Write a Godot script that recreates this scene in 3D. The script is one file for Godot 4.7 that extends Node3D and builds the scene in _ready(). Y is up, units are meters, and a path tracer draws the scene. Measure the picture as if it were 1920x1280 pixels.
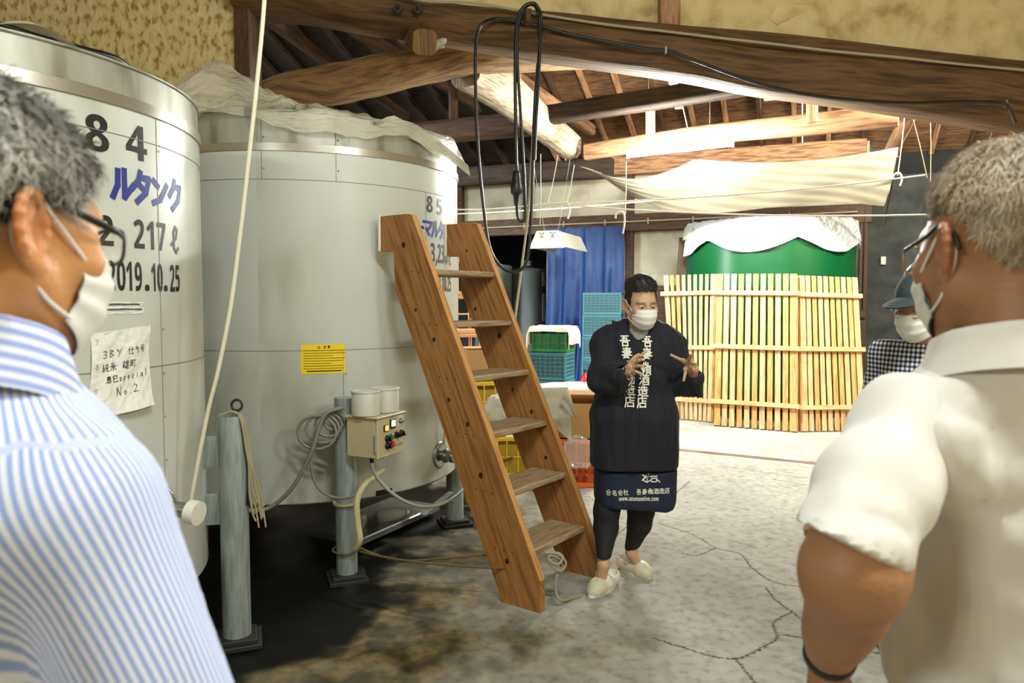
extends Node3D


var M := {}          # materials
var names := {}
var deep := {}
var rng := RandomNumberGenerator.new()


func _ready():
	rng.seed = 7
	# camera
	var cam := Camera3D.new()
	cam.name = "camera"
	cam.position = Vector3(0, 1.55, 0)
	cam.rotation = Vector3(-atan(77.0 / 1400.0), 0, 0)
	cam.fov = rad_to_deg(2.0 * atan(640.0 / 1400.0))
	cam.near = 0.05
	cam.far = 60.0
	var lens := CameraAttributesPhysical.new()
	lens.frustum_focal_length = 26.0
	lens.frustum_focus_distance = 4.0
	lens.exposure_aperture = 5.6
	lens.exposure_multiplier = 1.0
	cam.attributes = lens
	add_child(cam)
	cam.current = true
	# sky and exposure
	var env := Environment.new()
	var sky := Sky.new()
	var sm := ProceduralSkyMaterial.new()
	sm.sky_top_color = Color(0.80, 0.86, 0.92)
	sm.sky_horizon_color = Color(0.93, 0.94, 0.93)
	sm.ground_horizon_color = Color(0.55, 0.55, 0.52)
	sm.ground_bottom_color = Color(0.35, 0.35, 0.33)
	sm.sky_energy_multiplier = 6.0
	sky.sky_material = sm
	env.background_mode = Environment.BG_SKY
	env.sky = sky
	env.tonemap_mode = Environment.TONE_MAPPER_LINEAR
	env.tonemap_exposure = 1.0
	env.sdfgi_enabled = true
	env.ssao_enabled = true
	env.ssil_enabled = true
	var we := WorldEnvironment.new()
	we.name = "world_environment"
	we.environment = env
	add_child(we)
	make_materials()
	lamps()
	shell()
	roof_timbers()
	tanks()
	ladder()
	speaker_person()
	near_people()
	far_people()
	back_room()
	clutter()
	hanging()


# ------------------------------------------------------------------ nodes

func numbered(nm: String) -> String:
	if not names.has(nm):
		names[nm] = 0
		return nm
	names[nm] += 1
	return "%s_%03d" % [nm, names[nm]]


func put_meta(o: Node, label: String, cat := "", grp := "", kind := "") -> void:
	if label != "":
		o.set_meta("label", label)
	if cat != "":
		o.set_meta("category", cat)
	if grp != "":
		o.set_meta("group", grp)
	if kind != "":
		o.set_meta("kind", kind)


func thing(nm: String, label: String, cat: String, at: Vector3, grp := "", turn := 0.0) -> Node3D:
	var o := Node3D.new()
	o.name = numbered(nm)
	add_child(o)
	o.position = at
	o.rotation.y = turn
	put_meta(o, label, cat, grp)
	return o


func where(o: Node) -> Transform3D:
	var t := Transform3D()
	while o is Node3D and o != self:
		t = o.transform * t
		o = o.get_parent()
	return t


# a part: the geometry is given in world metres and is moved into the parent's own axes
func part(nm: String, g: Geo, m: Material, parent: Node, label := "") -> MeshInstance3D:
	var o := MeshInstance3D.new()
	o.name = nm
	if parent != self:
		g.move(where(parent).affine_inverse())
	o.mesh = g.commit()
	o.material_override = m
	parent.add_child(o, true)
	if label != "":
		o.set_meta("label", label)
	return o


# a thing that is one mesh; its origin goes to the middle of its foot
func solo(nm: String, g: Geo, m: Material, label: String, cat: String, grp := "", kind := "") -> MeshInstance3D:
	var b := g.bounds()
	var at := Vector3(b.get_center().x, b.position.y, b.get_center().z)
	g.move(Transform3D(Basis(), -at))
	var o := MeshInstance3D.new()
	o.name = numbered(nm)
	o.mesh = g.commit()
	o.material_override = m
	o.position = at
	add_child(o)
	put_meta(o, label, cat, grp, kind)
	return o


func struct(nm: String, g: Geo, m: Material, label := "") -> MeshInstance3D:
	var o := solo(nm, g, m, label, "", "", "structure")
	return o


# ------------------------------------------------------------------ lamps

func lamp_light(called: String, at: Vector3, col: Color, energy: float, size := 0.05) -> void:
	var l := OmniLight3D.new()
	l.name = called
	l.position = at
	l.light_color = col
	l.light_energy = energy
	l.light_size = size
	l.omni_range = 30.0
	l.omni_attenuation = 2.0
	l.shadow_enabled = true
	add_child(l, true)


func tube_lamp(label: String, a: Vector3, b: Vector3, col: Color, energy: float, glow: float, hang := 0.2) -> void:
	var mid := (a + b) / 2
	var t := thing("fluorescent_lamp", label, "lamp", Vector3(mid.x, mid.y - 0.02, mid.z))
	var g := Geo.new()
	g.tube([a, b], [0.016, 0.016], 14)
	var m := StandardMaterial3D.new()
	m.albedo_color = Color(0.95, 0.95, 0.92)
	m.emission_enabled = true
	m.emission = col
	m.emission_energy_multiplier = glow
	m.cull_mode = BaseMaterial3D.CULL_DISABLED
	part("tube", g, m, t)
	var along := (b - a).normalized()
	if true:
		for s in [0.2, 0.8]:
			g = Geo.new()
			var e := a.lerp(b, s) + Vector3(0, 0.07, 0)
			g.tube([e, e + Vector3(0, hang, 0)], [0.004], 6)
			part("hanger", g, M.steel, t)
		g = Geo.new()
		var x := Transform3D(Basis(along, Vector3.UP, along.cross(Vector3.UP)), mid + Vector3(0, 0.055, 0))
		g.box(Vector3((b - a).length() + 0.06, 0.05, 0.07), x, 0.008)
		part("housing", g, M.white_paint, t)
	for s in [0.0, 1.0]:
		g = Geo.new()
		var e: Vector3 = a.lerp(b, s)
		var out: Vector3 = along * (0.02 if s > 0.5 else -0.02)
		g.box(Vector3(0.025, 0.09, 0.04), Transform3D(Basis(along, Vector3.UP, along.cross(Vector3.UP)), e + out * 0.7 + Vector3(0, 0.02, 0)), 0.005)
		part("holder", g, M.white_paint, t)
	for k in 4:
		lamp_light("lamp_light", a.lerp(b, (k + 0.5) / 4.0) + Vector3(0, -0.07, 0), col, energy / 4.0, 0.06)


func lamps():
	# the tube that the photograph shows, above the cleared floor of the rear room
	tube_lamp("lit fluorescent tube hanging under the pale beam of the rear room", Vector3(1.326, 3.191, -8.5), Vector3(2.268, 3.16, -7.75), Color(0.99, 1.0, 0.97), 19.0, 7.0, 1.25)
	# tubes of the same kind out of frame
	tube_lamp("added fluorescent tube brightening the rear room floor, hidden behind the great lintel", Vector3(4.2, 3.9, -7.2), Vector3(5.3, 3.9, -6.95), Color(0.98, 1.0, 0.98), 23.0, 6.0, 2.0)  # added unseen tube that brightens the rear floor
	tube_lamp("fluorescent tube high over the two nearest men", Vector3(0.1, 4.35, -0.75), Vector3(1.25, 4.35, -0.55), Color(0.98, 1.0, 0.98), 10.0, 6.0, 0.4)
	tube_lamp("fluorescent tube above the tanks, behind the photographer's left shoulder", Vector3(-2.45, 2.9, 0.75), Vector3(-1.6, 2.9, 1.35), Color(0.98, 1.0, 0.98), 3.4, 6.0, 1.8)
	tube_lamp("fluorescent tube at the right of the front room", Vector3(2.3, 3.4, -0.45), Vector3(3.4, 3.4, -0.15), Color(0.98, 1.0, 0.98), 5.5, 6.0, 1.25)


# ------------------------------------------------------------------ geometry

class Geo:
	var v := PackedVector3Array()
	var n := PackedVector3Array()
	var uv := PackedVector2Array()
	var c := PackedColorArray()
	var ix := PackedInt32Array()
	var tint := Color.WHITE
	var off := Vector2.ZERO
	var crisp := false

	func add(p: Vector3, nn: Vector3, t: Vector2) -> int:
		v.append(p)
		n.append(nn)
		uv.append(t + off)
		c.append(tint)
		return v.size() - 1

	# seen from the front the corners run clockwise
	func tri(a: Vector3, b: Vector3, d: Vector3, ta := Vector2.ZERO, tb := Vector2.ZERO, td := Vector2.ZERO) -> void:
		var nn := (d - a).cross(b - a).normalized()
		var i := add(a, nn, ta)
		add(b, nn, tb)
		add(d, nn, td)
		ix.append_array([i, i + 1, i + 2])

	func face(p: PackedVector3Array, outward: Vector3, t: PackedVector2Array) -> void:
		var nn := (p[2] - p[0]).cross(p[1] - p[0]).normalized()
		var flip := nn.dot(outward) < 0.0
		if flip:
			nn = -nn
		var i := v.size()
		for k in p.size():
			add(p[k], nn, t[k])
		for k in range(1, p.size() - 1):
			if flip:
				ix.append_array([i, i + k + 1, i + k])
			else:
				ix.append_array([i, i + k, i + k + 1])

	func box(size: Vector3, x := Transform3D(), bevel := 0.004) -> void:
		var h := size / 2
		var b := minf(bevel, minf(h.x, minf(h.y, h.z)) * 0.6)
		for a in 3:
			var e := (a + 1) % 3
			var f := (a + 2) % 3
			for s: float in [-1.0, 1.0]:
				var ps := PackedVector3Array()
				var ts := PackedVector2Array()
				for q in [Vector2(-1, -1), Vector2(1, -1), Vector2(1, 1), Vector2(-1, 1)]:
					var p := Vector3()
					p[a] = s * h[a]
					p[e] = q.x * (h[e] - b)
					p[f] = q.y * (h[f] - b)
					ps.append(x * p)
					ts.append(Vector2(p.x, p.y) if a == 2 else Vector2(p.x, p.z) if a == 1 else Vector2(p.z, p.y))
				var out := Vector3()
				out[a] = s
				face(ps, x.basis * out, ts)
			if b > 0.0:
				for s: float in [-1.0, 1.0]:
					for r in [-1.0, 1.0]:
						var ps := PackedVector3Array()
						var ts := PackedVector2Array()
						for q in [Vector2(-1, 0), Vector2(1, 0), Vector2(1, 1), Vector2(-1, 1)]:
							var p := Vector3()
							p[a] = q.x * (h[a] - b)
							p[e] = s * (h[e] - b * q.y)
							p[f] = r * (h[f] - b * (1.0 - q.y))
							ps.append(x * p)
							ts.append(Vector2(p.x, p.y + p.z))
						var out := Vector3()
						out[e] = s
						out[f] = r
						face(ps, x.basis * out, ts)
		if b > 0.0:
			for sx in [-1.0, 1.0]:
				for sy in [-1.0, 1.0]:
					for sz in [-1.0, 1.0]:
						var s := Vector3(sx, sy, sz)
						var k := h - Vector3.ONE * b
						var ps := PackedVector3Array([x * (s * Vector3(h.x, k.y, k.z)), x * (s * Vector3(k.x, h.y, k.z)), x * (s * Vector3(k.x, k.y, h.z))])
						face(ps, x.basis * s, PackedVector2Array([Vector2(s.x * h.x, s.y * h.y), Vector2(s.x * h.x, s.y * h.y), Vector2(s.x * h.x, s.y * h.y)]))

	# a bar from a to b: wide along the side vector, high along the third axis
	func bar(a: Vector3, b: Vector3, wide: float, high: float, up := Vector3.UP, bevel := 0.006) -> void:
		var x := (b - a).normalized()
		var z := x.cross(up).normalized()
		var y := z.cross(x).normalized()
		box(Vector3((b - a).length(), high, wide), Transform3D(Basis(x, y, z), (a + b) / 2), bevel)

	# rows of points as one smooth surface; ts may hold a texture point for each
	func grid(rows: Array, closed := false, ts: Array = [], flip := false) -> void:
		var r := rows.size()
		var w: int = rows[0].size()
		var i0 := v.size()
		var nn := PackedVector3Array()
		nn.resize(r * w)
		var cols := w if closed else w - 1
		for i in r - 1:
			for j in cols:
				var j2 := (j + 1) % w
				var a: Vector3 = rows[i][j]
				var b: Vector3 = rows[i][j2]
				var d: Vector3 = rows[i + 1][j2]
				var e: Vector3 = rows[i + 1][j]
				var q := (d - a).cross(b - e)
				if flip:
					q = -q
				nn[i * w + j] += q
				nn[i * w + j2] += q
				nn[(i + 1) * w + j2] += q
				nn[(i + 1) * w + j] += q
		var wide := w + 1 if closed else w
		var far := 0.0
		for i in r:
			if i > 0:
				far += (rows[i][0] - rows[i - 1][0]).length()
			var side := 0.0
			for j in wide:
				var jj := j % w
				if j > 0:
					side += (rows[i][jj] - rows[i][(j - 1) % w]).length()
				add(rows[i][jj], nn[i * w + jj].normalized(), ts[i][jj] if ts.size() else Vector2(side, far))
		for i in r - 1:
			for j in wide - 1:
				var a := i0 + i * wide + j
				if flip:
					ix.append_array([a, a + wide, a + wide + 1, a, a + wide + 1, a + 1])
				else:
					ix.append_array([a, a + 1, a + wide + 1, a, a + wide + 1, a + wide])

	func fan(ring: PackedVector3Array, outward: Vector3) -> void:
		var mid := Vector3()
		for p in ring:
			mid += p
		mid /= ring.size()
		for k in ring.size():
			var q := ring[(k + 1) % ring.size()]
			face(PackedVector3Array([mid, ring[k], q]), outward, PackedVector2Array([Vector2(mid.x, mid.z), Vector2(ring[k].x, ring[k].z), Vector2(q.x, q.z)]))

	func rings(rs: Array, caps := true) -> void:
		grid(rs, true, [], true)
		if caps:
			var last := rs.size() - 1
			var mid0 := Vector3()
			var mid1 := Vector3()
			for p in rs[0]:
				mid0 += p / rs[0].size()
			for p in rs[last]:
				mid1 += p / rs[last].size()
			fan(rs[0], mid0 - mid1)
			fan(rs[last], mid1 - mid0)

	func tube(path: Array, radii: Array, sides := 10, caps := true) -> void:
		var rs := []
		var side := Vector3.ZERO
		for k in path.size():
			var t: Vector3 = (path[mini(k + 1, path.size() - 1)] - path[maxi(k - 1, 0)]).normalized()
			if side == Vector3.ZERO:
				side = t.cross(Vector3.UP if absf(t.y) < 0.9 else Vector3.RIGHT).normalized()
			side = (side - t * side.dot(t)).normalized()
			var up := t.cross(side)
			var r: float = radii[mini(k, radii.size() - 1)]
			var ring := PackedVector3Array()
			for j in sides:
				var a := TAU * j / sides
				ring.append(path[k] + (side * cos(a) + up * sin(a)) * r)
			rs.append(ring)
		rings(rs, caps)

	# profile of (radius, height) turned about the axis through at
	func lathe(profile: Array, at: Vector3, segs := 48, b := Basis()) -> void:
		var rs := []
		for q in profile:
			var ring := PackedVector3Array()
			for j in segs:
				var a := -TAU * j / segs
				ring.append(at + b * Vector3(sin(a) * q.x, q.y, cos(a) * q.x))
			rs.append(ring)
		grid(rs, true)

	# an outline in the x-y plane, depth along z, with the front at z = +depth / 2
	func prism(outline: PackedVector2Array, depth: float, x: Transform3D) -> void:
		var t := Geometry2D.triangulate_polygon(outline)
		for s: float in [-0.5, 0.5]:
			for k in range(0, t.size(), 3):
				var ps := PackedVector3Array()
				var ts := PackedVector2Array()
				for q in 3:
					var p := outline[t[k + q]]
					ps.append(x * Vector3(p.x, p.y, s * depth))
					ts.append(p)
				face(ps, x.basis.z * s, ts)
		var ccw := not Geometry2D.is_polygon_clockwise(outline)
		for k in outline.size():
			var a := outline[k]
			var b := outline[(k + 1) % outline.size()]
			var d := b - a
			var out := Vector3(d.y, -d.x, 0) if ccw else Vector3(-d.y, d.x, 0)
			face(PackedVector3Array([x * Vector3(a.x, a.y, -depth / 2), x * Vector3(b.x, b.y, -depth / 2), x * Vector3(b.x, b.y, depth / 2), x * Vector3(a.x, a.y, depth / 2)]), x.basis * out,
				PackedVector2Array([Vector2(a.x, 0), Vector2(b.x, d.length()), Vector2(b.x, d.length() + depth), Vector2(a.x, depth)]))

	# a cloth or film: f(s, t) for s and t from 0 to 1, as thick as given
	func sheet(nx: int, ny: int, f: Callable, thick := 0.002) -> void:
		var rows := []
		var ts := []
		for i in ny + 1:
			var r := PackedVector3Array()
			var u := PackedVector2Array()
			for j in nx + 1:
				r.append(f.call(float(j) / nx, float(i) / ny))
				u.append(Vector2(float(j) / nx, float(i) / ny))
			rows.append(r)
			ts.append(u)
		var k0 := v.size()
		grid(rows, false, ts)
		if thick <= 0.0:
			return
		var back := []
		for i in ny + 1:
			var r := PackedVector3Array()
			for j in nx + 1:
				var k := k0 + i * (nx + 1) + j
				r.append(v[k] - n[k] * thick)
			back.append(r)
		grid(back, false, ts, true)

	func move(x: Transform3D) -> void:
		for i in v.size():
			v[i] = x * v[i]
			n[i] = (x.basis * n[i]).normalized()

	func bounds() -> AABB:
		var b := AABB(v[0], Vector3.ZERO)
		for p in v:
			b = b.expand(p)
		return b

	func join(g: Geo, x := Transform3D()) -> void:
		var k := v.size()
		for i in g.v.size():
			v.append(x * g.v[i])
			n.append((x.basis * g.n[i]).normalized())
		uv.append_array(g.uv)
		c.append_array(g.c)
		for i in g.ix:
			ix.append(i + k)

	func commit() -> ArrayMesh:
		var a := []
		a.resize(Mesh.ARRAY_MAX)
		a[Mesh.ARRAY_VERTEX] = v
		a[Mesh.ARRAY_NORMAL] = n
		a[Mesh.ARRAY_TEX_UV] = uv
		a[Mesh.ARRAY_COLOR] = c
		a[Mesh.ARRAY_INDEX] = ix
		var m := ArrayMesh.new()
		m.add_surface_from_arrays(Mesh.PRIMITIVE_TRIANGLES, a)
		return m


# a smooth line through some points
static func curve(pts: Array, steps := 6) -> Array:
	var out := []
	for k in pts.size() - 1:
		var p0: Vector3 = pts[maxi(k - 1, 0)]
		var p1: Vector3 = pts[k]
		var p2: Vector3 = pts[k + 1]
		var p3: Vector3 = pts[mini(k + 2, pts.size() - 1)]
		for s in steps:
			var t := float(s) / steps
			out.append(0.5 * (2.0 * p1 + (p2 - p0) * t + (2.0 * p0 - 5.0 * p1 + 4.0 * p2 - p3) * t * t + (3.0 * p1 - p0 - 3.0 * p2 + p3) * t * t * t))
	out.append(pts[pts.size() - 1])
	return out


# a rope or wire that hangs between two points
static func sagging(a: Vector3, b: Vector3, sag: float, steps := 12) -> Array:
	var out := []
	for k in steps + 1:
		var t := float(k) / steps
		out.append(a.lerp(b, t) + Vector3(0, -sag * 4.0 * t * (1.0 - t), 0))
	return out


# ------------------------------------------------------------------ distance fields

class Field:
	var o: Vector3
	var h: float
	var nx: int
	var ny: int
	var nz: int
	var d := PackedFloat32Array()
	var sub := false

	func _init(lo: Vector3, hi: Vector3, cell: float):
		o = lo
		h = cell
		nx = int((hi.x - lo.x) / cell) + 2
		ny = int((hi.y - lo.y) / cell) + 2
		nz = int((hi.z - lo.z) / cell) + 2
		d.resize(nx * ny * nz)
		d.fill(9.0)

	func span(lo: Vector3, hi: Vector3) -> PackedInt32Array:
		return PackedInt32Array([clampi(int(floor((lo.x - o.x) / h)), 0, nx), clampi(int(ceil((hi.x - o.x) / h)) + 1, 0, nx),
			clampi(int(floor((lo.y - o.y) / h)), 0, ny), clampi(int(ceil((hi.y - o.y) / h)) + 1, 0, ny),
			clampi(int(floor((lo.z - o.z) / h)), 0, nz), clampi(int(ceil((hi.z - o.z) / h)) + 1, 0, nz)])

	# a capsule that tapers from ra at a to rb at b
	func cap(a: Vector3, b: Vector3, ra: float, rb: float, k := 0.015) -> void:
		var m := Vector3.ONE * (maxf(ra, rb) + k + 3.0 * h)
		var s := span(Vector3(minf(a.x, b.x), minf(a.y, b.y), minf(a.z, b.z)) - m, Vector3(maxf(a.x, b.x), maxf(a.y, b.y), maxf(a.z, b.z)) + m)
		var ba := b - a
		var l2 := maxf(ba.length_squared(), 1e-9)
		for z in range(s[4], s[5]):
			for y in range(s[2], s[3]):
				var i := (z * ny + y) * nx + s[0]
				var p := o + Vector3(s[0] * h, y * h, z * h) - a
				for x in range(s[0], s[1]):
					var t := clampf(p.dot(ba) / l2, 0.0, 1.0)
					var e := (p - ba * t).length() - ra - (rb - ra) * t
					var w := d[i]
					if sub:
						w = -w
					var q := maxf(k - absf(w - e), 0.0)
					w = minf(w, e) - q * q / (4.0 * k)
					d[i] = -w if sub else w
					p.x += h
					i += 1

	func ell(c: Vector3, r: Vector3, k := 0.015, b := Basis()) -> void:
		var e0 := Vector3(Vector3(b.x.x * r.x, b.y.x * r.y, b.z.x * r.z).length(), Vector3(b.x.y * r.x, b.y.y * r.y, b.z.y * r.z).length(), Vector3(b.x.z * r.x, b.y.z * r.y, b.z.z * r.z).length())
		var m := e0 + Vector3.ONE * (k + 3.0 * h)
		var s := span(c - m, c + m)
		var inv := b.transposed()
		var ri := Vector3.ONE / r
		var r2 := ri * ri
		for z in range(s[4], s[5]):
			for y in range(s[2], s[3]):
				var i := (z * ny + y) * nx + s[0]
				for x in range(s[0], s[1]):
					var p := inv * (o + Vector3(x * h, y * h, z * h) - c)
					var k0 := (p * ri).length()
					var e := k0 * (k0 - 1.0) / maxf((p * r2).length(), 1e-6)
					var w := d[i]
					if sub:
						w = -w
					var q := maxf(k - absf(w - e), 0.0)
					w = minf(w, e) - q * q / (4.0 * k)
					d[i] = -w if sub else w
					i += 1

	# a box with half sizes hs and rounded edges
	func rbox(c: Vector3, hs: Vector3, r: float, k := 0.015, b := Basis()) -> void:
		var m := Vector3.ONE * (hs.length() + k + 3.0 * h)
		var s := span(c - m, c + m)
		var inv := b.transposed()
		var hh := hs - Vector3.ONE * r
		for z in range(s[4], s[5]):
			for y in range(s[2], s[3]):
				var i := (z * ny + y) * nx + s[0]
				for x in range(s[0], s[1]):
					var p := (inv * (o + Vector3(x * h, y * h, z * h) - c)).abs() - hh
					var e := Vector3(maxf(p.x, 0.0), maxf(p.y, 0.0), maxf(p.z, 0.0)).length() + minf(maxf(p.x, maxf(p.y, p.z)), 0.0) - r
					var w := d[i]
					if sub:
						w = -w
					var q := maxf(k - absf(w - e), 0.0)
					w = minf(w, e) - q * q / (4.0 * k)
					d[i] = -w if sub else w
					i += 1

	# keep only what lies behind the plane
	func cut(at: Vector3, normal: Vector3) -> void:
		var nn := normal.normalized()
		var i := 0
		for z in nz:
			for y in ny:
				var e := nn.dot(o + Vector3(0, y * h, z * h) - at)
				for x in nx:
					if e > d[i]:
						d[i] = e
					e += nn.x * h
					i += 1

	func bump(noise: FastNoiseLite, amp: float, stretch := Vector3.ONE) -> void:
		var i := 0
		for z in nz:
			for y in ny:
				for x in nx:
					if absf(d[i]) < amp + 3.0 * h:
						var p := (o + Vector3(x, y, z) * h) * stretch
						d[i] += noise.get_noise_3dv(p) * amp
					i += 1

	func at(p: Vector3) -> float:
		var q := (p - o) / h
		var x := clampi(int(q.x), 0, nx - 2)
		var y := clampi(int(q.y), 0, ny - 2)
		var z := clampi(int(q.z), 0, nz - 2)
		var f := Vector3(clampf(q.x - x, 0, 1), clampf(q.y - y, 0, 1), clampf(q.z - z, 0, 1))
		var i := (z * ny + y) * nx + x
		var k := nx * ny
		var a := lerpf(lerpf(d[i], d[i + 1], f.x), lerpf(d[i + nx], d[i + nx + 1], f.x), f.y)
		var b := lerpf(lerpf(d[i + k], d[i + k + 1], f.x), lerpf(d[i + k + nx], d[i + k + nx + 1], f.x), f.y)
		return lerpf(a, b, f.z)

	# where a line first meets the surface
	func hit(from: Vector3, way: Vector3, most: float) -> Vector3:
		var t := 0.0
		while t < most:
			var e := at(from + way * t)
			if e < 0.0005:
				break
			t += clampf(e * 0.7, 0.0008, h * 2.0)
		return from + way * t

	func mesh(g: Geo, x := Transform3D(), paint = null, lay = null) -> void:
		var idx := PackedInt32Array()
		idx.resize(d.size())
		idx.fill(-1)
		var kz := nx * ny
		var lim := 3.0 * h
		var corner := [0, 1, nx, nx + 1, kz, kz + 1, kz + nx, kz + nx + 1]
		var cp := [Vector3(0, 0, 0), Vector3(1, 0, 0), Vector3(0, 1, 0), Vector3(1, 1, 0), Vector3(0, 0, 1), Vector3(1, 0, 1), Vector3(0, 1, 1), Vector3(1, 1, 1)]
		var ea := [0, 2, 4, 6, 0, 1, 4, 5, 0, 1, 2, 3]
		var eb := [1, 3, 5, 7, 2, 3, 6, 7, 4, 5, 6, 7]
		var w := PackedFloat32Array()
		w.resize(8)
		for zz in nz - 1:
			for yy in ny - 1:
				var i := (zz * ny + yy) * nx
				for xx in nx - 1:
					if d[i] < lim and d[i] > -lim:
						var neg := 0
						for k in 8:
							w[k] = d[i + corner[k]]
							if w[k] < 0.0:
								neg += 1
						if neg != 0 and neg != 8:
							var sum := Vector3()
							var cnt := 0
							for k in 12:
								var a: float = w[ea[k]]
								var b: float = w[eb[k]]
								if (a < 0.0) != (b < 0.0):
									sum += (cp[ea[k]] as Vector3).lerp(cp[eb[k]], a / (a - b))
									cnt += 1
							var p := o + (Vector3(xx, yy, zz) + sum / cnt) * h
							var nn := Vector3(w[1] + w[3] + w[5] + w[7] - w[0] - w[2] - w[4] - w[6], w[2] + w[3] + w[6] + w[7] - w[0] - w[1] - w[4] - w[5], w[4] + w[5] + w[6] + w[7] - w[0] - w[1] - w[2] - w[3]).normalized()
							if paint != null:
								g.tint = paint.call(p, nn)
							idx[i] = g.add(x * p, (x.basis * nn).normalized(), lay.call(p, nn) if lay != null else Vector2(p.x, p.y))
					i += 1
		g.tint = Color.WHITE
		for zz in range(1, nz - 1):
			for yy in range(1, ny - 1):
				var i := (zz * ny + yy) * nx + 1
				for xx in range(1, nx - 1):
					if idx[i] >= 0:
						var s := d[i] < 0.0
						if s != (d[i + 1] < 0.0):
							quad(g, idx[i], idx[i - nx], idx[i - nx - kz], idx[i - kz], s)
						if s != (d[i + nx] < 0.0):
							quad(g, idx[i], idx[i - kz], idx[i - kz - 1], idx[i - 1], s)
						if s != (d[i + kz] < 0.0):
							quad(g, idx[i], idx[i - 1], idx[i - 1 - nx], idx[i - nx], s)
					i += 1

	func quad(g: Geo, a: int, b: int, e: int, f: int, s: bool) -> void:
		if mini(mini(a, b), mini(e, f)) < 0:
			return
		if s:
			g.ix.append_array([a, e, b, a, f, e])
		else:
			g.ix.append_array([a, b, e, a, e, f])


# ------------------------------------------------------------------ materials

func noise(sd: int, freq: float, oct := 4, kind := FastNoiseLite.TYPE_SIMPLEX_SMOOTH) -> FastNoiseLite:
	var f := FastNoiseLite.new()
	f.seed = sd
	f.noise_type = kind
	f.frequency = freq
	f.fractal_octaves = oct
	return f


# noise run through a row of [place, colour] stops
func ramp_tex(f: FastNoiseLite, stops: Array, w := 256, h := 256) -> ImageTexture:
	var src := f.get_seamless_image(w, h)
	var lut := []
	for k in 256:
		var t := k / 255.0
		var c: Color = stops[0][1]
		for s in stops.size() - 1:
			if t >= stops[s][0]:
				c = (stops[s][1] as Color).lerp(stops[s + 1][1], clampf((t - stops[s][0]) / (stops[s + 1][0] - stops[s][0]), 0, 1))
		lut.append(c)
	var im := Image.create(w, h, false, Image.FORMAT_RGB8)
	var by := src.get_data()
	src.convert(Image.FORMAT_L8)
	by = src.get_data()
	for y in h:
		for x in w:
			im.set_pixel(x, y, lut[by[y * w + x]])
	return ImageTexture.create_from_image(im)


func mat(c: Color, rough := 0.7, metal := 0.0, tex: Texture2D = null, scale := Vector3.ONE, tri := false) -> StandardMaterial3D:
	var m := StandardMaterial3D.new()
	m.albedo_color = c
	m.roughness = rough
	m.metallic = metal
	m.cull_mode = BaseMaterial3D.CULL_DISABLED
	if tex:
		m.albedo_texture = tex
		m.uv1_scale = scale
		m.uv1_triplanar = tri
		m.uv1_world_triplanar = false
	return m


func relief(m: StandardMaterial3D, f: FastNoiseLite, cm: float, size := 256) -> void:
	m.heightmap_enabled = true
	m.heightmap_texture = ImageTexture.create_from_image(f.get_seamless_image(size, size))
	m.heightmap_scale = cm


func wood(sd: int, dark: Color, mid: Color, light: Color, scale: Vector3, rough := 0.75, relief_cm := 0.25) -> StandardMaterial3D:
	var f := noise(sd, 0.02, 5)
	f.domain_warp_enabled = true
	f.domain_warp_amplitude = 12.0
	var m := mat(Color.WHITE, rough, 0.0, ramp_tex(f, [[0.0, dark], [0.38, mid], [0.62, light], [0.8, mid], [1.0, dark]]), scale)
	if relief_cm > 0.0:
		relief(m, noise(sd + 1, 0.03, 4), relief_cm)
	return m


func film(c: Color, alpha: float, rough: float) -> StandardMaterial3D:
	var m := mat(c, rough)
	m.transparency = BaseMaterial3D.TRANSPARENCY_ALPHA
	m.albedo_color.a = alpha
	return m


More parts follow.
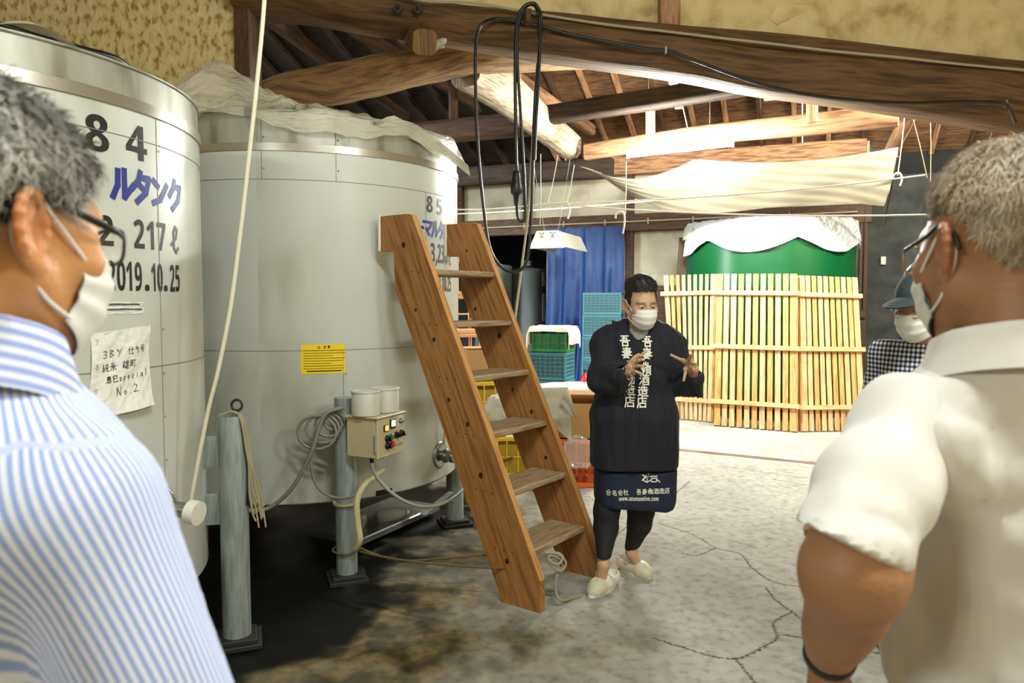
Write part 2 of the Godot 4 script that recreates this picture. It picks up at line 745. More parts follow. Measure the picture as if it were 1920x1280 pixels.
func make_materials():
	M.white_paint = mat(Color(0.80, 0.80, 0.76), 0.45)
	# tank shells: pale grey paint with rust runs and dust
	M.tank = mat(Color(0.80, 0.815, 0.80), 0.36, 0.0, ramp_tex(noise(11, 0.008, 5), [[0.0, Color(0.80, 0.79, 0.74)], [0.35, Color(0.93, 0.93, 0.91)], [0.7, Color(0.96, 0.96, 0.95)], [1.0, Color(1, 1, 1)]]), Vector3(0.5, 0.22, 1))
	M.rim = mat(Color(0.66, 0.66, 0.63), 0.42, 0.35, ramp_tex(noise(12, 0.01, 5), [[0.0, Color(0.62, 0.60, 0.54)], [0.45, Color(0.9, 0.9, 0.87)], [1.0, Color(1, 1, 1)]]), Vector3(2.0, 0.5, 1))
	M.band = mat(Color(0.62, 0.61, 0.58), 0.30, 0.75)
	M.seam = mat(Color(0.50, 0.51, 0.50), 0.6)
	M.steel = mat(Color(0.62, 0.63, 0.62), 0.28, 0.9)
	M.galv = mat(Color(0.68, 0.72, 0.72), 0.45, 0.35, ramp_tex(noise(13, 0.02, 4), [[0.0, Color(0.72, 0.74, 0.73)], [0.5, Color(0.88, 0.90, 0.89)], [1.0, Color(1, 1, 1)]]), Vector3(6, 0.7, 1))
	M.iron = mat(Color(0.20, 0.20, 0.19), 0.6, 0.4)
	M.plaster = mat(Color.WHITE, 0.95, 0.0, ramp_tex(noise(21, 0.012, 6), [[0.0, Color(0.60, 0.51, 0.32)], [0.30, Color(0.74, 0.66, 0.45)], [0.5, Color(0.80, 0.72, 0.51)], [1.0, Color(0.84, 0.77, 0.57)]], 512, 512), Vector3(0.5, 0.5, 0.5), true)
	relief(M.plaster, noise(22, 0.05, 5), 1.2)
	var spots := noise(25, 0.045, 4)
	spots.domain_warp_enabled = true
	spots.domain_warp_amplitude = 18.0
	spots.frequency = 0.03
	M.plaster_mould = mat(Color.WHITE, 0.95, 0.0, ramp_tex(spots, [[0.0, Color(0.54, 0.42, 0.20)], [0.26, Color(0.64, 0.53, 0.31)], [0.40, Color(0.77, 0.69, 0.47)], [0.58, Color(0.82, 0.75, 0.55)], [1.0, Color(0.84, 0.78, 0.58)]], 512, 512), Vector3(0.9, 0.55, 0.5), true)
	relief(M.plaster_mould, noise(22, 0.05, 5), 1.0)
	M.panel = mat(Color.WHITE, 0.95, 0.0, ramp_tex(noise(23, 0.012, 5), [[0.0, Color(0.56, 0.52, 0.42)], [0.5, Color(0.70, 0.67, 0.58)], [1.0, Color(0.76, 0.73, 0.65)]]), Vector3(0.5, 0.5, 0.5), true)
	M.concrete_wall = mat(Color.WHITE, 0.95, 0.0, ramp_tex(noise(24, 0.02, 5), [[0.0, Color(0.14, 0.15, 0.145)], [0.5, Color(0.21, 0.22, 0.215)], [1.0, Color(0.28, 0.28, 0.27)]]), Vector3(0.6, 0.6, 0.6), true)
	M.shade_wall = mat(Color(0.10, 0.10, 0.10), 0.95)  # near-black colour stands in for shade in the store and roof space
	# old timber: stained nearly black in the grain
	M.old_beam = wood(31, Color(0.20, 0.13, 0.06), Color(0.33, 0.23, 0.11), Color(0.41, 0.30, 0.16), Vector3(0.22, 2.6, 1), 0.8, 0.5)
	M.log_beam = wood(32, Color(0.24, 0.16, 0.08), Color(0.40, 0.29, 0.15), Color(0.50, 0.38, 0.20), Vector3(2.4, 0.3, 1), 0.8, 0.5)
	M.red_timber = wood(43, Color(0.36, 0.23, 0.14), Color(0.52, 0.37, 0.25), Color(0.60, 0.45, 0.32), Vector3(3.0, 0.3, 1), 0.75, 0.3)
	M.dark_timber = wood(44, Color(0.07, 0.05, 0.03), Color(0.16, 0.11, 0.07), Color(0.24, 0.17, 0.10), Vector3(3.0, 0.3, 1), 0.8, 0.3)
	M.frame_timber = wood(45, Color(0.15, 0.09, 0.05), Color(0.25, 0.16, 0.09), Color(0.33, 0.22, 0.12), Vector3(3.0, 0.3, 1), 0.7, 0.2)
	M.red_beam = wood(33, Color(0.34, 0.21, 0.13), Color(0.56, 0.39, 0.26), Color(0.68, 0.52, 0.37), Vector3(0.4, 4.0, 1), 0.75, 0.3)
	M.grey_beam = wood(34, Color(0.38, 0.32, 0.25), Color(0.56, 0.49, 0.40), Color(0.68, 0.61, 0.52), Vector3(3.0, 0.4, 1), 0.8, 0.4)
	M.dark_beam = wood(35, Color(0.07, 0.05, 0.03), Color(0.16, 0.11, 0.07), Color(0.24, 0.17, 0.10), Vector3(0.4, 4.0, 1), 0.8, 0.3)
	M.roof_board = wood(36, Color(0.11, 0.07, 0.035), Color(0.34, 0.22, 0.12), Color(0.47, 0.33, 0.19), Vector3(0.5, 4.0, 1), 0.8, 0.3)
	M.roof_board_b = wood(37, Color(0.07, 0.04, 0.02), Color(0.30, 0.18, 0.08), Color(0.46, 0.30, 0.15), Vector3(0.6, 5.0, 1), 0.8, 0.3)
	M.shade_board = wood(46, Color(0.05, 0.035, 0.02), Color(0.13, 0.085, 0.05), Color(0.20, 0.13, 0.07), Vector3(0.5, 4.0, 1), 0.85, 0.3)  # darkened boards: shade of the left roof put into the colour
	M.frame_wood = wood(38, Color(0.15, 0.09, 0.05), Color(0.25, 0.16, 0.09), Color(0.33, 0.22, 0.12), Vector3(0.6, 5.0, 1), 0.7, 0.2)
	M.ladder = wood(39, Color(0.42, 0.26, 0.12), Color(0.57, 0.38, 0.19), Color(0.66, 0.46, 0.25), Vector3(0.30, 4.0, 1), 0.5, 0.10)
	M.tread = wood(40, Color(0.46, 0.36, 0.24), Color(0.60, 0.50, 0.36), Color(0.68, 0.59, 0.46), Vector3(0.6, 5.0, 1), 0.7, 0.15)
	M.knot = mat(Color(0.15, 0.08, 0.035), 0.6)
	M.pine = wood(41, Color(0.74, 0.52, 0.30), Color(0.87, 0.68, 0.46), Color(0.92, 0.76, 0.56), Vector3(0.4, 6.0, 1), 0.65, 0.08)
	M.pine_b = wood(42, Color(0.64, 0.43, 0.20), Color(0.78, 0.58, 0.32), Color(0.86, 0.68, 0.42), Vector3(0.4, 6.0, 1), 0.65, 0.08)
	M.pine.albedo_color = Color(0.93, 0.91, 0.90)
	M.pine_b.albedo_color = Color(0.93, 0.90, 0.88)
	M.ply = mat(Color(0.82, 0.66, 0.42), 0.7)
	# plastics, films, cloth
	M.clear = film(Color(0.93, 0.94, 0.90), 0.16, 0.12)
	M.milky = film(Color(0.80, 0.78, 0.70), 0.72, 0.55)
	M.sling = film(Color(0.50, 0.47, 0.39), 0.74, 0.55)
	relief(M.milky, noise(52, 0.02, 4), 0.8)
	M.film_cover = film(Color(0.90, 0.88, 0.78), 0.50, 0.30)
	relief(M.film_cover, noise(51, 0.03, 4), 1.5)
	M.silver_cover = mat(Color(0.82, 0.84, 0.83), 0.42, 0.25)
	relief(M.silver_cover, noise(53, 0.03, 4), 2.0)
	M.blue_tarp = mat(Color(0.03, 0.21, 0.42), 0.55)
	M.blue_tarp.backlight_enabled = true
	M.blue_tarp.backlight = Color(0.01, 0.08, 0.2)
	relief(M.blue_tarp, noise(54, 0.04, 3), 0.8)
	M.green_tank = mat(Color(0.02, 0.30, 0.15), 0.30)
	M.rubber = mat(Color(0.025, 0.025, 0.025), 0.42)
	M.black = mat(Color(0.02, 0.02, 0.022), 0.5)
	M.grey_cable = mat(Color(0.50, 0.50, 0.44), 0.5)
	M.white_plastic = mat(Color(0.88, 0.88, 0.84), 0.4)
	M.rope_white = mat(Color(0.86, 0.84, 0.76), 0.85)
	M.rope_dirty = mat(Color(0.60, 0.57, 0.46), 0.9)
	M.rope_brown = mat(Color(0.40, 0.34, 0.22), 0.9)
	M.hose = mat(Color(0.76, 0.73, 0.56), 0.5)
	M.cream_metal = mat(Color(0.72, 0.68, 0.53), 0.45)
	M.can_white = mat(Color(0.76, 0.76, 0.72), 0.4)
	M.yellow = mat(Color(0.94, 0.80, 0.05), 0.55)
	M.paper = mat(Color(0.90, 0.90, 0.88), 0.8)
	relief(M.paper, noise(55, 0.02, 4), 0.6)
	M.ink = mat(Color(0.06, 0.07, 0.08), 0.8)
	M.print_black = mat(Color(0.035, 0.05, 0.055), 0.5)
	M.print_grey = mat(Color(0.27, 0.31, 0.31), 0.5)
	M.print_pale = mat(Color(0.62, 0.62, 0.60), 0.8)
	M.print_blue = mat(Color(0.05, 0.14, 0.50), 0.5)
	M.print_red = mat(Color(0.60, 0.06, 0.04), 0.5)
	M.print_white = mat(Color(0.90, 0.90, 0.84), 0.8)
	M.cardboard = mat(Color(0.70, 0.53, 0.34), 0.85)
	M.orange = mat(Color(0.96, 0.44, 0.13), 0.45)
	M.peach = mat(Color(0.94, 0.72, 0.52), 0.5)
	M.yellow_crate = mat(Color(0.93, 0.76, 0.16), 0.45)
	M.teal = mat(Color(0.19, 0.40, 0.44), 0.5)
	M.blue_crate = mat(Color(0.25, 0.44, 0.47), 0.5)
	M.green_crate = mat(Color(0.02, 0.42, 0.20), 0.45)
	M.lime_crate = mat(Color(0.35, 0.60, 0.12), 0.45)
	M.red = mat(Color(0.70, 0.06, 0.05), 0.35)
	M.green_button = mat(Color(0.03, 0.45, 0.22), 0.4)
	M.dark_tank = mat(Color(0.36, 0.38, 0.37), 0.5, 0.1)
	M.cream_paint = mat(Color(0.72, 0.70, 0.63), 0.5)
	M.glow_amber = mat(Color(1.0, 0.75, 0.2), 0.4)
	M.glow_amber.emission_enabled = true
	M.glow_amber.emission = Color(1.0, 0.72, 0.22)
	M.glow_amber.emission_energy_multiplier = 1.0
	M.glow_white = mat(Color(0.9, 0.95, 1.0), 0.4)
	M.glow_white.emission_enabled = true
	M.glow_white.emission = Color(0.85, 0.95, 1.0)
	M.glow_white.emission_energy_multiplier = 1.1
	M.floor = mat(Color.WHITE, 1.0)
	M.floor.metallic_specular = 0.28
	paint_floor()
	M.kerb = mat(Color.WHITE, 0.85, 0.0, ramp_tex(noise(61, 0.02, 5), [[0.0, Color(0.62, 0.50, 0.44)], [0.5, Color(0.78, 0.67, 0.61)], [1.0, Color(0.82, 0.74, 0.69)]]), Vector3(0.7, 0.7, 0.7), true)
	# people
	M.skin = mat(Color.WHITE, 0.5)
	M.skin.vertex_color_use_as_albedo = true
	M.skin.subsurf_scatter_enabled = true
	M.skin.subsurf_scatter_strength = 0.12
	relief(M.skin, noise(71, 0.06, 4), 0.06)
	M.skin.uv1_triplanar = true
	M.skin.uv1_scale = Vector3(6, 6, 6)
	M.hair_vc = mat(Color.WHITE, 0.5)
	M.hair_vc.vertex_color_use_as_albedo = true
	M.mask = mat(Color(0.90, 0.90, 0.88), 0.9)
	M.mask.backlight_enabled = true
	M.mask.backlight = Color(0.12, 0.12, 0.12)
	M.glass = film(Color(1, 1, 1), 0.05, 0.02)
	M.gold = mat(Color(0.70, 0.55, 0.28), 0.3, 0.9)
	M.eye = mat(Color(0.80, 0.78, 0.74), 0.25)
	M.navy = mat(Color(0.055, 0.065, 0.12), 0.85)
	M.navy.rim_enabled = true
	M.navy.rim = 0.25
	M.navy_apron = mat(Color(0.07, 0.11, 0.20), 0.85)
	M.legging = mat(Color(0.05, 0.055, 0.065), 0.8)
	M.tee_grey = mat(Color(0.55, 0.55, 0.55), 0.9)
	M.shirt_white = mat(Color(0.83, 0.82, 0.80), 0.9)
	M.shirt_white.backlight_enabled = true
	M.shirt_white.backlight = Color(0.10, 0.10, 0.10)
	M.clog = mat(Color.WHITE, 0.5)
	M.clog.vertex_color_use_as_albedo = true
	M.trousers = mat(Color(0.10, 0.11, 0.13), 0.9)
	M.dark_shirt = mat(Color(0.05, 0.055, 0.07), 0.9)
	M.cap_grey = mat(Color(0.22, 0.26, 0.27), 0.85)
	# blue and white stripes, four to a texture
	var im := Image.create(64, 4, false, Image.FORMAT_RGB8)
	for x in 64:
		var k := (x % 16) / 16.0
		var s := smoothstep(0.0, 0.14, k) * (1.0 - smoothstep(0.50, 0.64, k))
		for y in 4:
			im.set_pixel(x, y, Color(0.84, 0.86, 0.92).lerp(Color(0.56, 0.63, 0.84), s))
	M.stripes = mat(Color.WHITE, 0.9, 0.0, ImageTexture.create_from_image(im), Vector3(1, 1, 1))
	M.stripes.backlight_enabled = true
	M.stripes.backlight = Color(0.10, 0.10, 0.10)
	im = Image.create(32, 32, false, Image.FORMAT_RGB8)
	for x in 32:
		for y in 32:
			var a := 0.5 if x < 16 else 0.0
			var b := 0.5 if y < 16 else 0.0
			im.set_pixel(x, y, Color(0.86, 0.88, 0.92).lerp(Color(0.04, 0.05, 0.10), a + b))
	M.checks = mat(Color.WHITE, 0.9, 0.0, ImageTexture.create_from_image(im), Vector3(55, 55, 55))


# concrete: pale where it is dry, dark and damp under the tanks, with cracks and trodden stains and some painted shadow
func paint_floor() -> void:
	var n := 1800
	var lo := Vector2(-5.0, -12.2)     # world x and z of the first corner
	var size := 13.2
	var px := size / n
	var big := noise(81, 0.0035, 5).get_image(n, n)
	var fine := noise(82, 0.03, 5).get_image(n, n)
	var rg := noise(84, 0.010, 3)
	rg.fractal_type = FastNoiseLite.FRACTAL_RIDGED
	rg.domain_warp_enabled = true
	rg.domain_warp_amplitude = 14.0
	var ridge := rg.get_image(n, n)
	var blot := noise(83, 0.012, 4).get_image(n, n)
	for i in [big, fine, blot, ridge]:
		i.convert(Image.FORMAT_L8)
	var a := (big as Image).get_data()
	var b := (fine as Image).get_data()
	var e := (blot as Image).get_data()
	var rd := ridge.get_data()
	var out := PackedByteArray()
	out.resize(n * n * 3)
	var rgh := PackedByteArray()
	rgh.resize(n * n)
	# the edge of the damp ground: x to the left of this line, by depth
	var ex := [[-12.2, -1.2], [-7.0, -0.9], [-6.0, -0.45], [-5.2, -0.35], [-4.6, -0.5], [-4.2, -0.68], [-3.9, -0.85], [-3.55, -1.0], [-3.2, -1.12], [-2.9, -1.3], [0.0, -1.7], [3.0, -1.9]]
	for y in n:
		var wz := lo.y + y * px
		var edge := -1.5
		for k in ex.size() - 1:
			if wz >= ex[k][0] and wz <= ex[k + 1][0]:
				edge = lerpf(ex[k][1], ex[k + 1][1], (wz - ex[k][0]) / (ex[k + 1][0] - ex[k][0]))
		for x in n:
			var i := y * n + x
			var wx := lo.x + x * px
			var g := a[i] / 255.0
			var f := b[i] / 255.0
			var t := e[i] / 255.0
			# wetness, with a ragged edge
			var w := smoothstep(-0.16, 0.10, edge - wx + (g - 0.5) * 0.9 + (t - 0.5) * 0.7)
			# brownish trodden dirt between damp and dry, widened to paint the speaker's cast shadow
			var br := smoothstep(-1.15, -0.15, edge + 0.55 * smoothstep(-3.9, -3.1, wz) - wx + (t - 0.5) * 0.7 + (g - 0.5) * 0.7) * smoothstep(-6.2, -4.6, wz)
			var r0 := lerpf(0.62, 0.72, g) + (f - 0.5) * 0.12
			var tide := smoothstep(0.80, 0.97, rd[i] / 255.0)
			var spot := smoothstep(0.55, 0.9, t) * 0.05 + smoothstep(0.62, 0.8, f) * 0.07
			r0 -= spot
			var cr := r0
			var cg := r0 * 0.985
			var cb := r0 * 0.93
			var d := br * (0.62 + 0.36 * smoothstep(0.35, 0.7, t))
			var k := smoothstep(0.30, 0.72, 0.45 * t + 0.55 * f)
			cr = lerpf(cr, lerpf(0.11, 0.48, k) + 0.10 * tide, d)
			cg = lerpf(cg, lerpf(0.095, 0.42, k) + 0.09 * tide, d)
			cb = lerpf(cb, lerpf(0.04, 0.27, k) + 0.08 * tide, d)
			cr = lerpf(cr, 0.024 + 0.06 * f + 0.05 * tide * t, w)
			cg = lerpf(cg, 0.028 + 0.055 * f, w)
			cb = lerpf(cb, 0.024 + 0.045 * f, w)
			var j := i * 3
			out[j] = int(clampf(cr, 0, 1) * 255)
			out[j + 1] = int(clampf(cg, 0, 1) * 255)
			out[j + 2] = int(clampf(cb, 0, 1) * 255)
			rgh[i] = int(lerpf(0.66 + 0.25 * f, 0.36 + 0.25 * t, w) * 255)
	var im := Image.create_from_data(n, n, false, Image.FORMAT_RGB8, out)
	# cracks, as the photograph shows them
	for c in [[Vector3(1.521, 0, -6.279), Vector3(1.056, 0, -5.397), Vector3(0.728, 0, -4.895), Vector3(0.632, 0, -4.575)],
			[Vector3(1.03, 0, -5.072), Vector3(1.194, 0, -4.839), Vector3(1.28, 0, -4.575), Vector3(1.4, 0, -4.459), Vector3(1.395, 0, -4.242), Vector3(1.444, 0, -4.006), Vector3(1.627, 0, -3.916), Vector3(1.878, 0, -3.788)],
			[Vector3(1.375, 0, -3.931), Vector3(1.369, 0, -3.753), Vector3(1.397, 0, -3.61), Vector3(1.415, 0, -3.489), Vector3(1.436, 0, -3.386)],
			[Vector3(1.397, 0, -3.61), Vector3(1.262, 0, -3.489), Vector3(1.223, 0, -3.332), Vector3(1.143, 0, -3.253), Vector3(1.015, 0, -3.149), Vector3(0.968, 0, -3.13), Vector3(0.877, 0, -3.149), Vector3(0.738, 0, -3.253), Vector3(0.646, 0, -3.332)],
			[Vector3(0.968, 0, -3.13), Vector3(0.977, 0, -3.029), Vector3(0.982, 0, -2.909), Vector3(0.959, 0, -2.716)], [Vector3(1.265, 0, -3.359), Vector3(1.378, 0, -3.305), Vector3(1.697, 0, -3.13)],
			[Vector3(1.28, 0, -4.575), Vector3(1.127, 0, -4.43), Vector3(1.041, 0, -4.478)], [Vector3(2.257, 0, -6.373), Vector3(2.558, 0, -6.098)], [Vector3(1.94, 0, -6.891), Vector3(2.293, 0, -6.612), Vector3(2.626, 0, -6.373)], [Vector3(1.693, 0, -3.623), Vector3(1.733, 0, -3.386), Vector3(1.823, 0, -3.279)]]:
		var path := curve(c, 8)
		for k in path.size() - 1:
			var steps := int((path[k + 1] - path[k]).length() / (px * 0.5)) + 1
			for s in steps:
				var p: Vector3 = path[k].lerp(path[k + 1], float(s) / steps)
				var q := Vector2((p.x - lo.x) / px, (p.z - lo.y) / px) + Vector2(rng.randf_range(-0.7, 0.7), rng.randf_range(-0.7, 0.7))
				var r := rng.randf()
				for m in (2 if r < 0.25 else 1):
					var u := Vector2i(int(q.x) + m, int(q.y))
					if u.x > 0 and u.y > 0 and u.x < n and u.y < n:
						im.set_pixelv(u, im.get_pixelv(u).darkened(0.18 + 0.22 * rng.randf()))
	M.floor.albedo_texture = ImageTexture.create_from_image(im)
	M.floor.roughness_texture = ImageTexture.create_from_image(Image.create_from_data(n, n, false, Image.FORMAT_L8, rgh))
	M.floor.roughness_texture_channel = BaseMaterial3D.TEXTURE_CHANNEL_RED
	# the floor's own texture points are metres from its corner
	M.floor.uv1_scale = Vector3(1.0 / size, 1.0 / size, 1)
	M.floor.texture_repeat = true
	# close to, the same concrete has a fine grain
	M.floor.detail_enabled = true
	M.floor.detail_blend_mode = BaseMaterial3D.BLEND_MODE_MUL
	M.floor.detail_uv_layer = BaseMaterial3D.DETAIL_UV_2
	M.floor.uv2_triplanar = true
	M.floor.uv2_world_triplanar = true
	M.floor.uv2_scale = Vector3(0.8, 0.8, 0.8)
	M.floor.detail_albedo = ramp_tex(noise(85, 0.03, 6), [[0.0, Color(0.74, 0.73, 0.69)], [0.30, Color(0.91, 0.905, 0.89)], [0.5, Color(0.97, 0.97, 0.965)], [1.0, Color(1, 1, 1)]], 512, 512)


# ------------------------------------------------------------------ lettering

var STROKES := {
	"吾": "15,8 85,8; 45,8 36,48; 24,28 70,28 66,48; 5,48 95,48; 26,62 26,97; 26,62 76,62 74,97; 26,92 74,92",
	"妻": "15,14 85,14; 22,30 78,30 78,58; 8,44 92,44; 22,58 78,58; 50,3 50,62; 44,58 26,84 70,98; 68,66 52,86 16,98; 5,73 95,73",
	"嶺": "50,0 50,20; 30,6 30,20 70,20 70,6; 26,28 6,50; 26,28 46,48; 18,50 36,50; 12,62 40,62 34,78; 24,70 24,98; 54,32 96,32; 74,32 70,42; 58,42 58,84; 58,42 92,42 92,84; 58,56 92,56; 58,70 92,70; 58,84 92,84; 66,86 52,98; 82,86 97,98",
	"酒": "12,10 22,18; 6,34 17,41; 6,92 24,62; 32,12 96,12; 38,32 38,96; 38,32 92,32 92,96; 56,12 54,48 46,60; 74,12 74,56 86,58; 38,72 92,72; 38,94 92,94",
	"造": "40,6 34,24; 36,18 88,18; 62,4 62,36; 28,38 96,38; 42,50 42,76; 42,50 84,50 84,76; 42,74 84,74; 10,12 20,22; 4,40 18,40 10,60 20,74; 4,92 20,80 40,92 98,94",
	"店": "52,2 54,14; 14,16 94,16; 16,16 14,60 4,98; 54,26 54,58; 54,40 88,40; 30,60 30,96; 30,60 84,60 84,96; 30,92 84,92",
	"合": "50,4 8,44; 50,4 94,44; 34,44 66,44; 28,60 28,96; 28,60 74,60 74,96; 28,92 74,92",
	"名": "44,4 14,42; 40,18 78,18 56,50 10,76; 36,34 50,44; 40,62 40,97; 40,62 84,62 84,97; 40,93 84,93",
	"会": "50,4 8,42; 50,4 94,42; 32,40 68,40; 16,58 86,58; 46,58 28,90 78,86; 66,72 84,96",
	"社": "22,4 30,14; 8,26 40,26 8,62; 26,46 26,98; 34,46 44,58; 52,40 94,40; 72,10 72,92; 46,92 98,92",
	"ル": "30,12 28,55 8,92; 56,8 56,88 94,50", "タ": "44,4 34,30 8,56; 40,20 86,20 70,64 26,96; 34,40 70,62", "ン": "12,20 38,36; 10,90 50,76 92,26",
	"ク": "44,4 34,30 8,56; 40,22 86,22 70,66 26,97", "マ": "8,16 92,16 78,40 46,66; 34,52 66,86", "ー": "6,50 94,50", "サ": "6,32 94,32; 32,8 32,60; 68,8 68,50 34,95",
	"仕": "30,4 8,44; 22,30 22,96; 40,36 96,36; 68,6 68,90; 46,90 92,90", "号": "28,8 28,34; 28,8 72,8 72,34; 28,34 72,34; 6,50 94,50; 40,50 36,68 76,68 70,94 56,96",
	"純": "24,4 10,26 30,28; 30,28 8,52 40,52; 24,52 24,96; 12,66 8,84; 36,66 42,80; 48,24 92,16; 54,40 54,60 88,60 88,36; 70,8 70,88 96,90 96,80",
	"米": "24,12 36,32; 78,10 64,32; 6,46 94,46; 50,4 50,97; 46,48 10,90; 54,48 92,90",
	"雄": "8,24 46,24; 26,4 22,40 6,80; 30,48 16,80 42,76; 38,62 48,86; 64,4 50,44; 58,28 58,98; 58,28 96,28; 78,10 78,96; 58,52 92,52; 58,74 92,74; 58,96 98,96",
	"町": "8,16 8,80; 8,16 48,16 48,80; 28,16 28,78; 8,48 48,48; 8,78 48,78; 56,22 98,22; 78,22 78,92 64,86",
	"恵": "20,14 80,14; 26,26 26,58; 26,26 76,26 76,58; 26,42 76,42; 26,56 76,56; 50,2 50,58; 14,72 8,92; 32,68 34,94 70,94 72,82; 50,68 58,78; 80,68 92,84",
	"巳": "16,12 82,12 82,48; 16,48 82,48; 16,12 16,94 90,94 90,78",
	"注": "14,10 24,18; 8,36 18,42; 8,94 26,64; 62,4 72,14; 36,24 96,24; 66,24 66,92; 42,56 92,56; 34,92 98,92", "意": "50,0 50,8; 18,10 82,10; 34,14 38,22; 66,14 62,22; 6,26 94,26; 26,36 26,62; 26,36 74,36 74,62; 26,49 74,49; 26,62 74,62; 14,74 8,92; 32,72 34,94 70,94 74,84; 50,70 58,80; 80,70 92,86",
	"3": "20,14 60,8 72,28 40,46 74,64 62,90 18,86", "B": "20,8 20,94; 20,8 68,20 24,48 76,70 20,94", "Y": "15,8 46,48; 84,8 36,98", "9": "72,28 40,12 22,34 46,50 72,28 66,96",
	"s": "72,52 36,50 34,66 70,76 66,94 28,94", "p": "28,50 28,124; 28,56 66,48 74,72 60,92 28,88", "e": "26,72 74,68 62,50 36,54 28,78 44,96 74,88", "c": "72,56 42,50 28,72 42,96 74,90",
	"i": "50,52 50,96; 50,34 50,38", "a": "70,54 40,50 28,74 42,96 68,80 70,52 76,96", "l": "50,4 50,96", "N": "20,96 26,10 70,92 84,4", "o": "50,50 28,72 50,96 74,74 50,50", ".": "44,92 50,97", "2": "20,30 44,10 70,28 56,56 16,92 84,88",
	"ℓ": "20,70 60,44 72,16 56,4 40,24 42,80 60,96 80,80",
}


# brush strokes of one character laid on a surface: place(u, v) gives a point, u to the right and v up, in metres
func write_char(g: Geo, ch: String, at: Vector2, size: Vector2, thick: float, place: Callable, fine := 0.012) -> void:
	if not STROKES.has(ch):
		return
	for st in (STROKES[ch] as String).split(";"):
		var pts := PackedVector2Array()
		for q in st.strip_edges().split(" "):
			var xy := q.split(",")
			pts.append(at + Vector2(xy[0].to_float() / 100.0 * size.x, -xy[1].to_float() / 100.0 * size.y))
		for k in pts.size() - 1:
			var a := pts[k]
			var b := pts[k + 1]
			var way := (b - a).normalized()
			var side := way.orthogonal() * thick / 2
			var ext := way * thick * 0.35
			a -= ext
			b += ext
			var n := int(ceil((b - a).length() / fine))
			for s in n:
				var p := a.lerp(b, float(s) / n)
				var q := a.lerp(b, float(s + 1) / n)
				g.face(PackedVector3Array([place.call(p.x - side.x, p.y - side.y), place.call(p.x + side.x, p.y + side.y), place.call(q.x + side.x, q.y + side.y), place.call(q.x - side.x, q.y - side.y)]),
					Vector3(0, 0, 1), PackedVector2Array([Vector2.ZERO, Vector2.RIGHT, Vector2.ONE, Vector2.DOWN]))


# printed latin letters and figures laid on a surface; at is the left end of the line's foot
func print_text(g: Geo, text: String, at: Vector2, height: float, wide: float, place: Callable, bold := true, fit := 0.0) -> float:
	var t := TextMesh.new()
	var f := SystemFont.new()
	f.font_names = PackedStringArray(["Droid Sans"])
	f.font_weight = 700 if bold else 400
	t.font = f
	t.text = text
	t.font_size = 32
	t.pixel_size = 0.01
	t.depth = 0.0
	t.curve_step = 1.0
	t.horizontal_alignment = HORIZONTAL_ALIGNMENT_LEFT
	var arr := t.get_mesh_arrays()
	var vs: PackedVector3Array = arr[Mesh.ARRAY_VERTEX]
	var ids: PackedInt32Array = arr[Mesh.ARRAY_INDEX]
	if vs.is_empty():
		print("no text for ", text)
		return 0.0
	var lo := Vector2(1e9, 1e9)
	var hi := -lo
	for p in vs:
		lo = lo.min(Vector2(p.x, p.y))
		hi = hi.max(Vector2(p.x, p.y))
	if fit > 0.0:
		wide = fit / ((hi.x - lo.x) * height / 0.228)
	var k := height / 0.228      # a capital of this face is 0.714 em tall
	for q in range(0, ids.size(), 3):
		var ps := PackedVector3Array()
		var ts := PackedVector2Array()
		for m in 3:
			var p := vs[ids[q + m]]
			ps.append(place.call(at.x + (p.x - lo.x) * k * wide, at.y + (p.y - lo.y) * k))
			ts.append(Vector2(p.x, p.y))
		g.face(ps, Vector3(0, 0, 1), ts)
	return (hi.x - lo.x) * k * wide


# ------------------------------------------------------------------ the building

const WALL_U := Vector3(0.3746, 0, -0.9272)    # into the rear room, along its side walls
const WALL_V := Vector3(0.9272, 0, 0.3746)     # along its back wall, to the right


# a point of the rear room: metres along the back wall, height, metres in front of it
func rear(a: float, y: float, c: float) -> Vector3:
	return Vector3(2.914, y, -12.0) + WALL_V * a - WALL_U * c


func rear_basis() -> Basis:
	return Basis(WALL_V, Vector3.UP, -WALL_U)


func rear_box(g: Geo, a0: float, a1: float, y0: float, y1: float, c0: float, c1: float, bevel := 0.004) -> void:
	g.box(Vector3(a1 - a0, y1 - y0, c1 - c0), Transform3D(rear_basis(), rear((a0 + a1) / 2, (y0 + y1) / 2, (c0 + c1) / 2)), bevel)


func slab(g: Geo, lo: Vector3, hi: Vector3, bevel := 0.0) -> void:
	g.box(hi - lo, Transform3D(Basis(), (lo + hi) / 2), bevel)


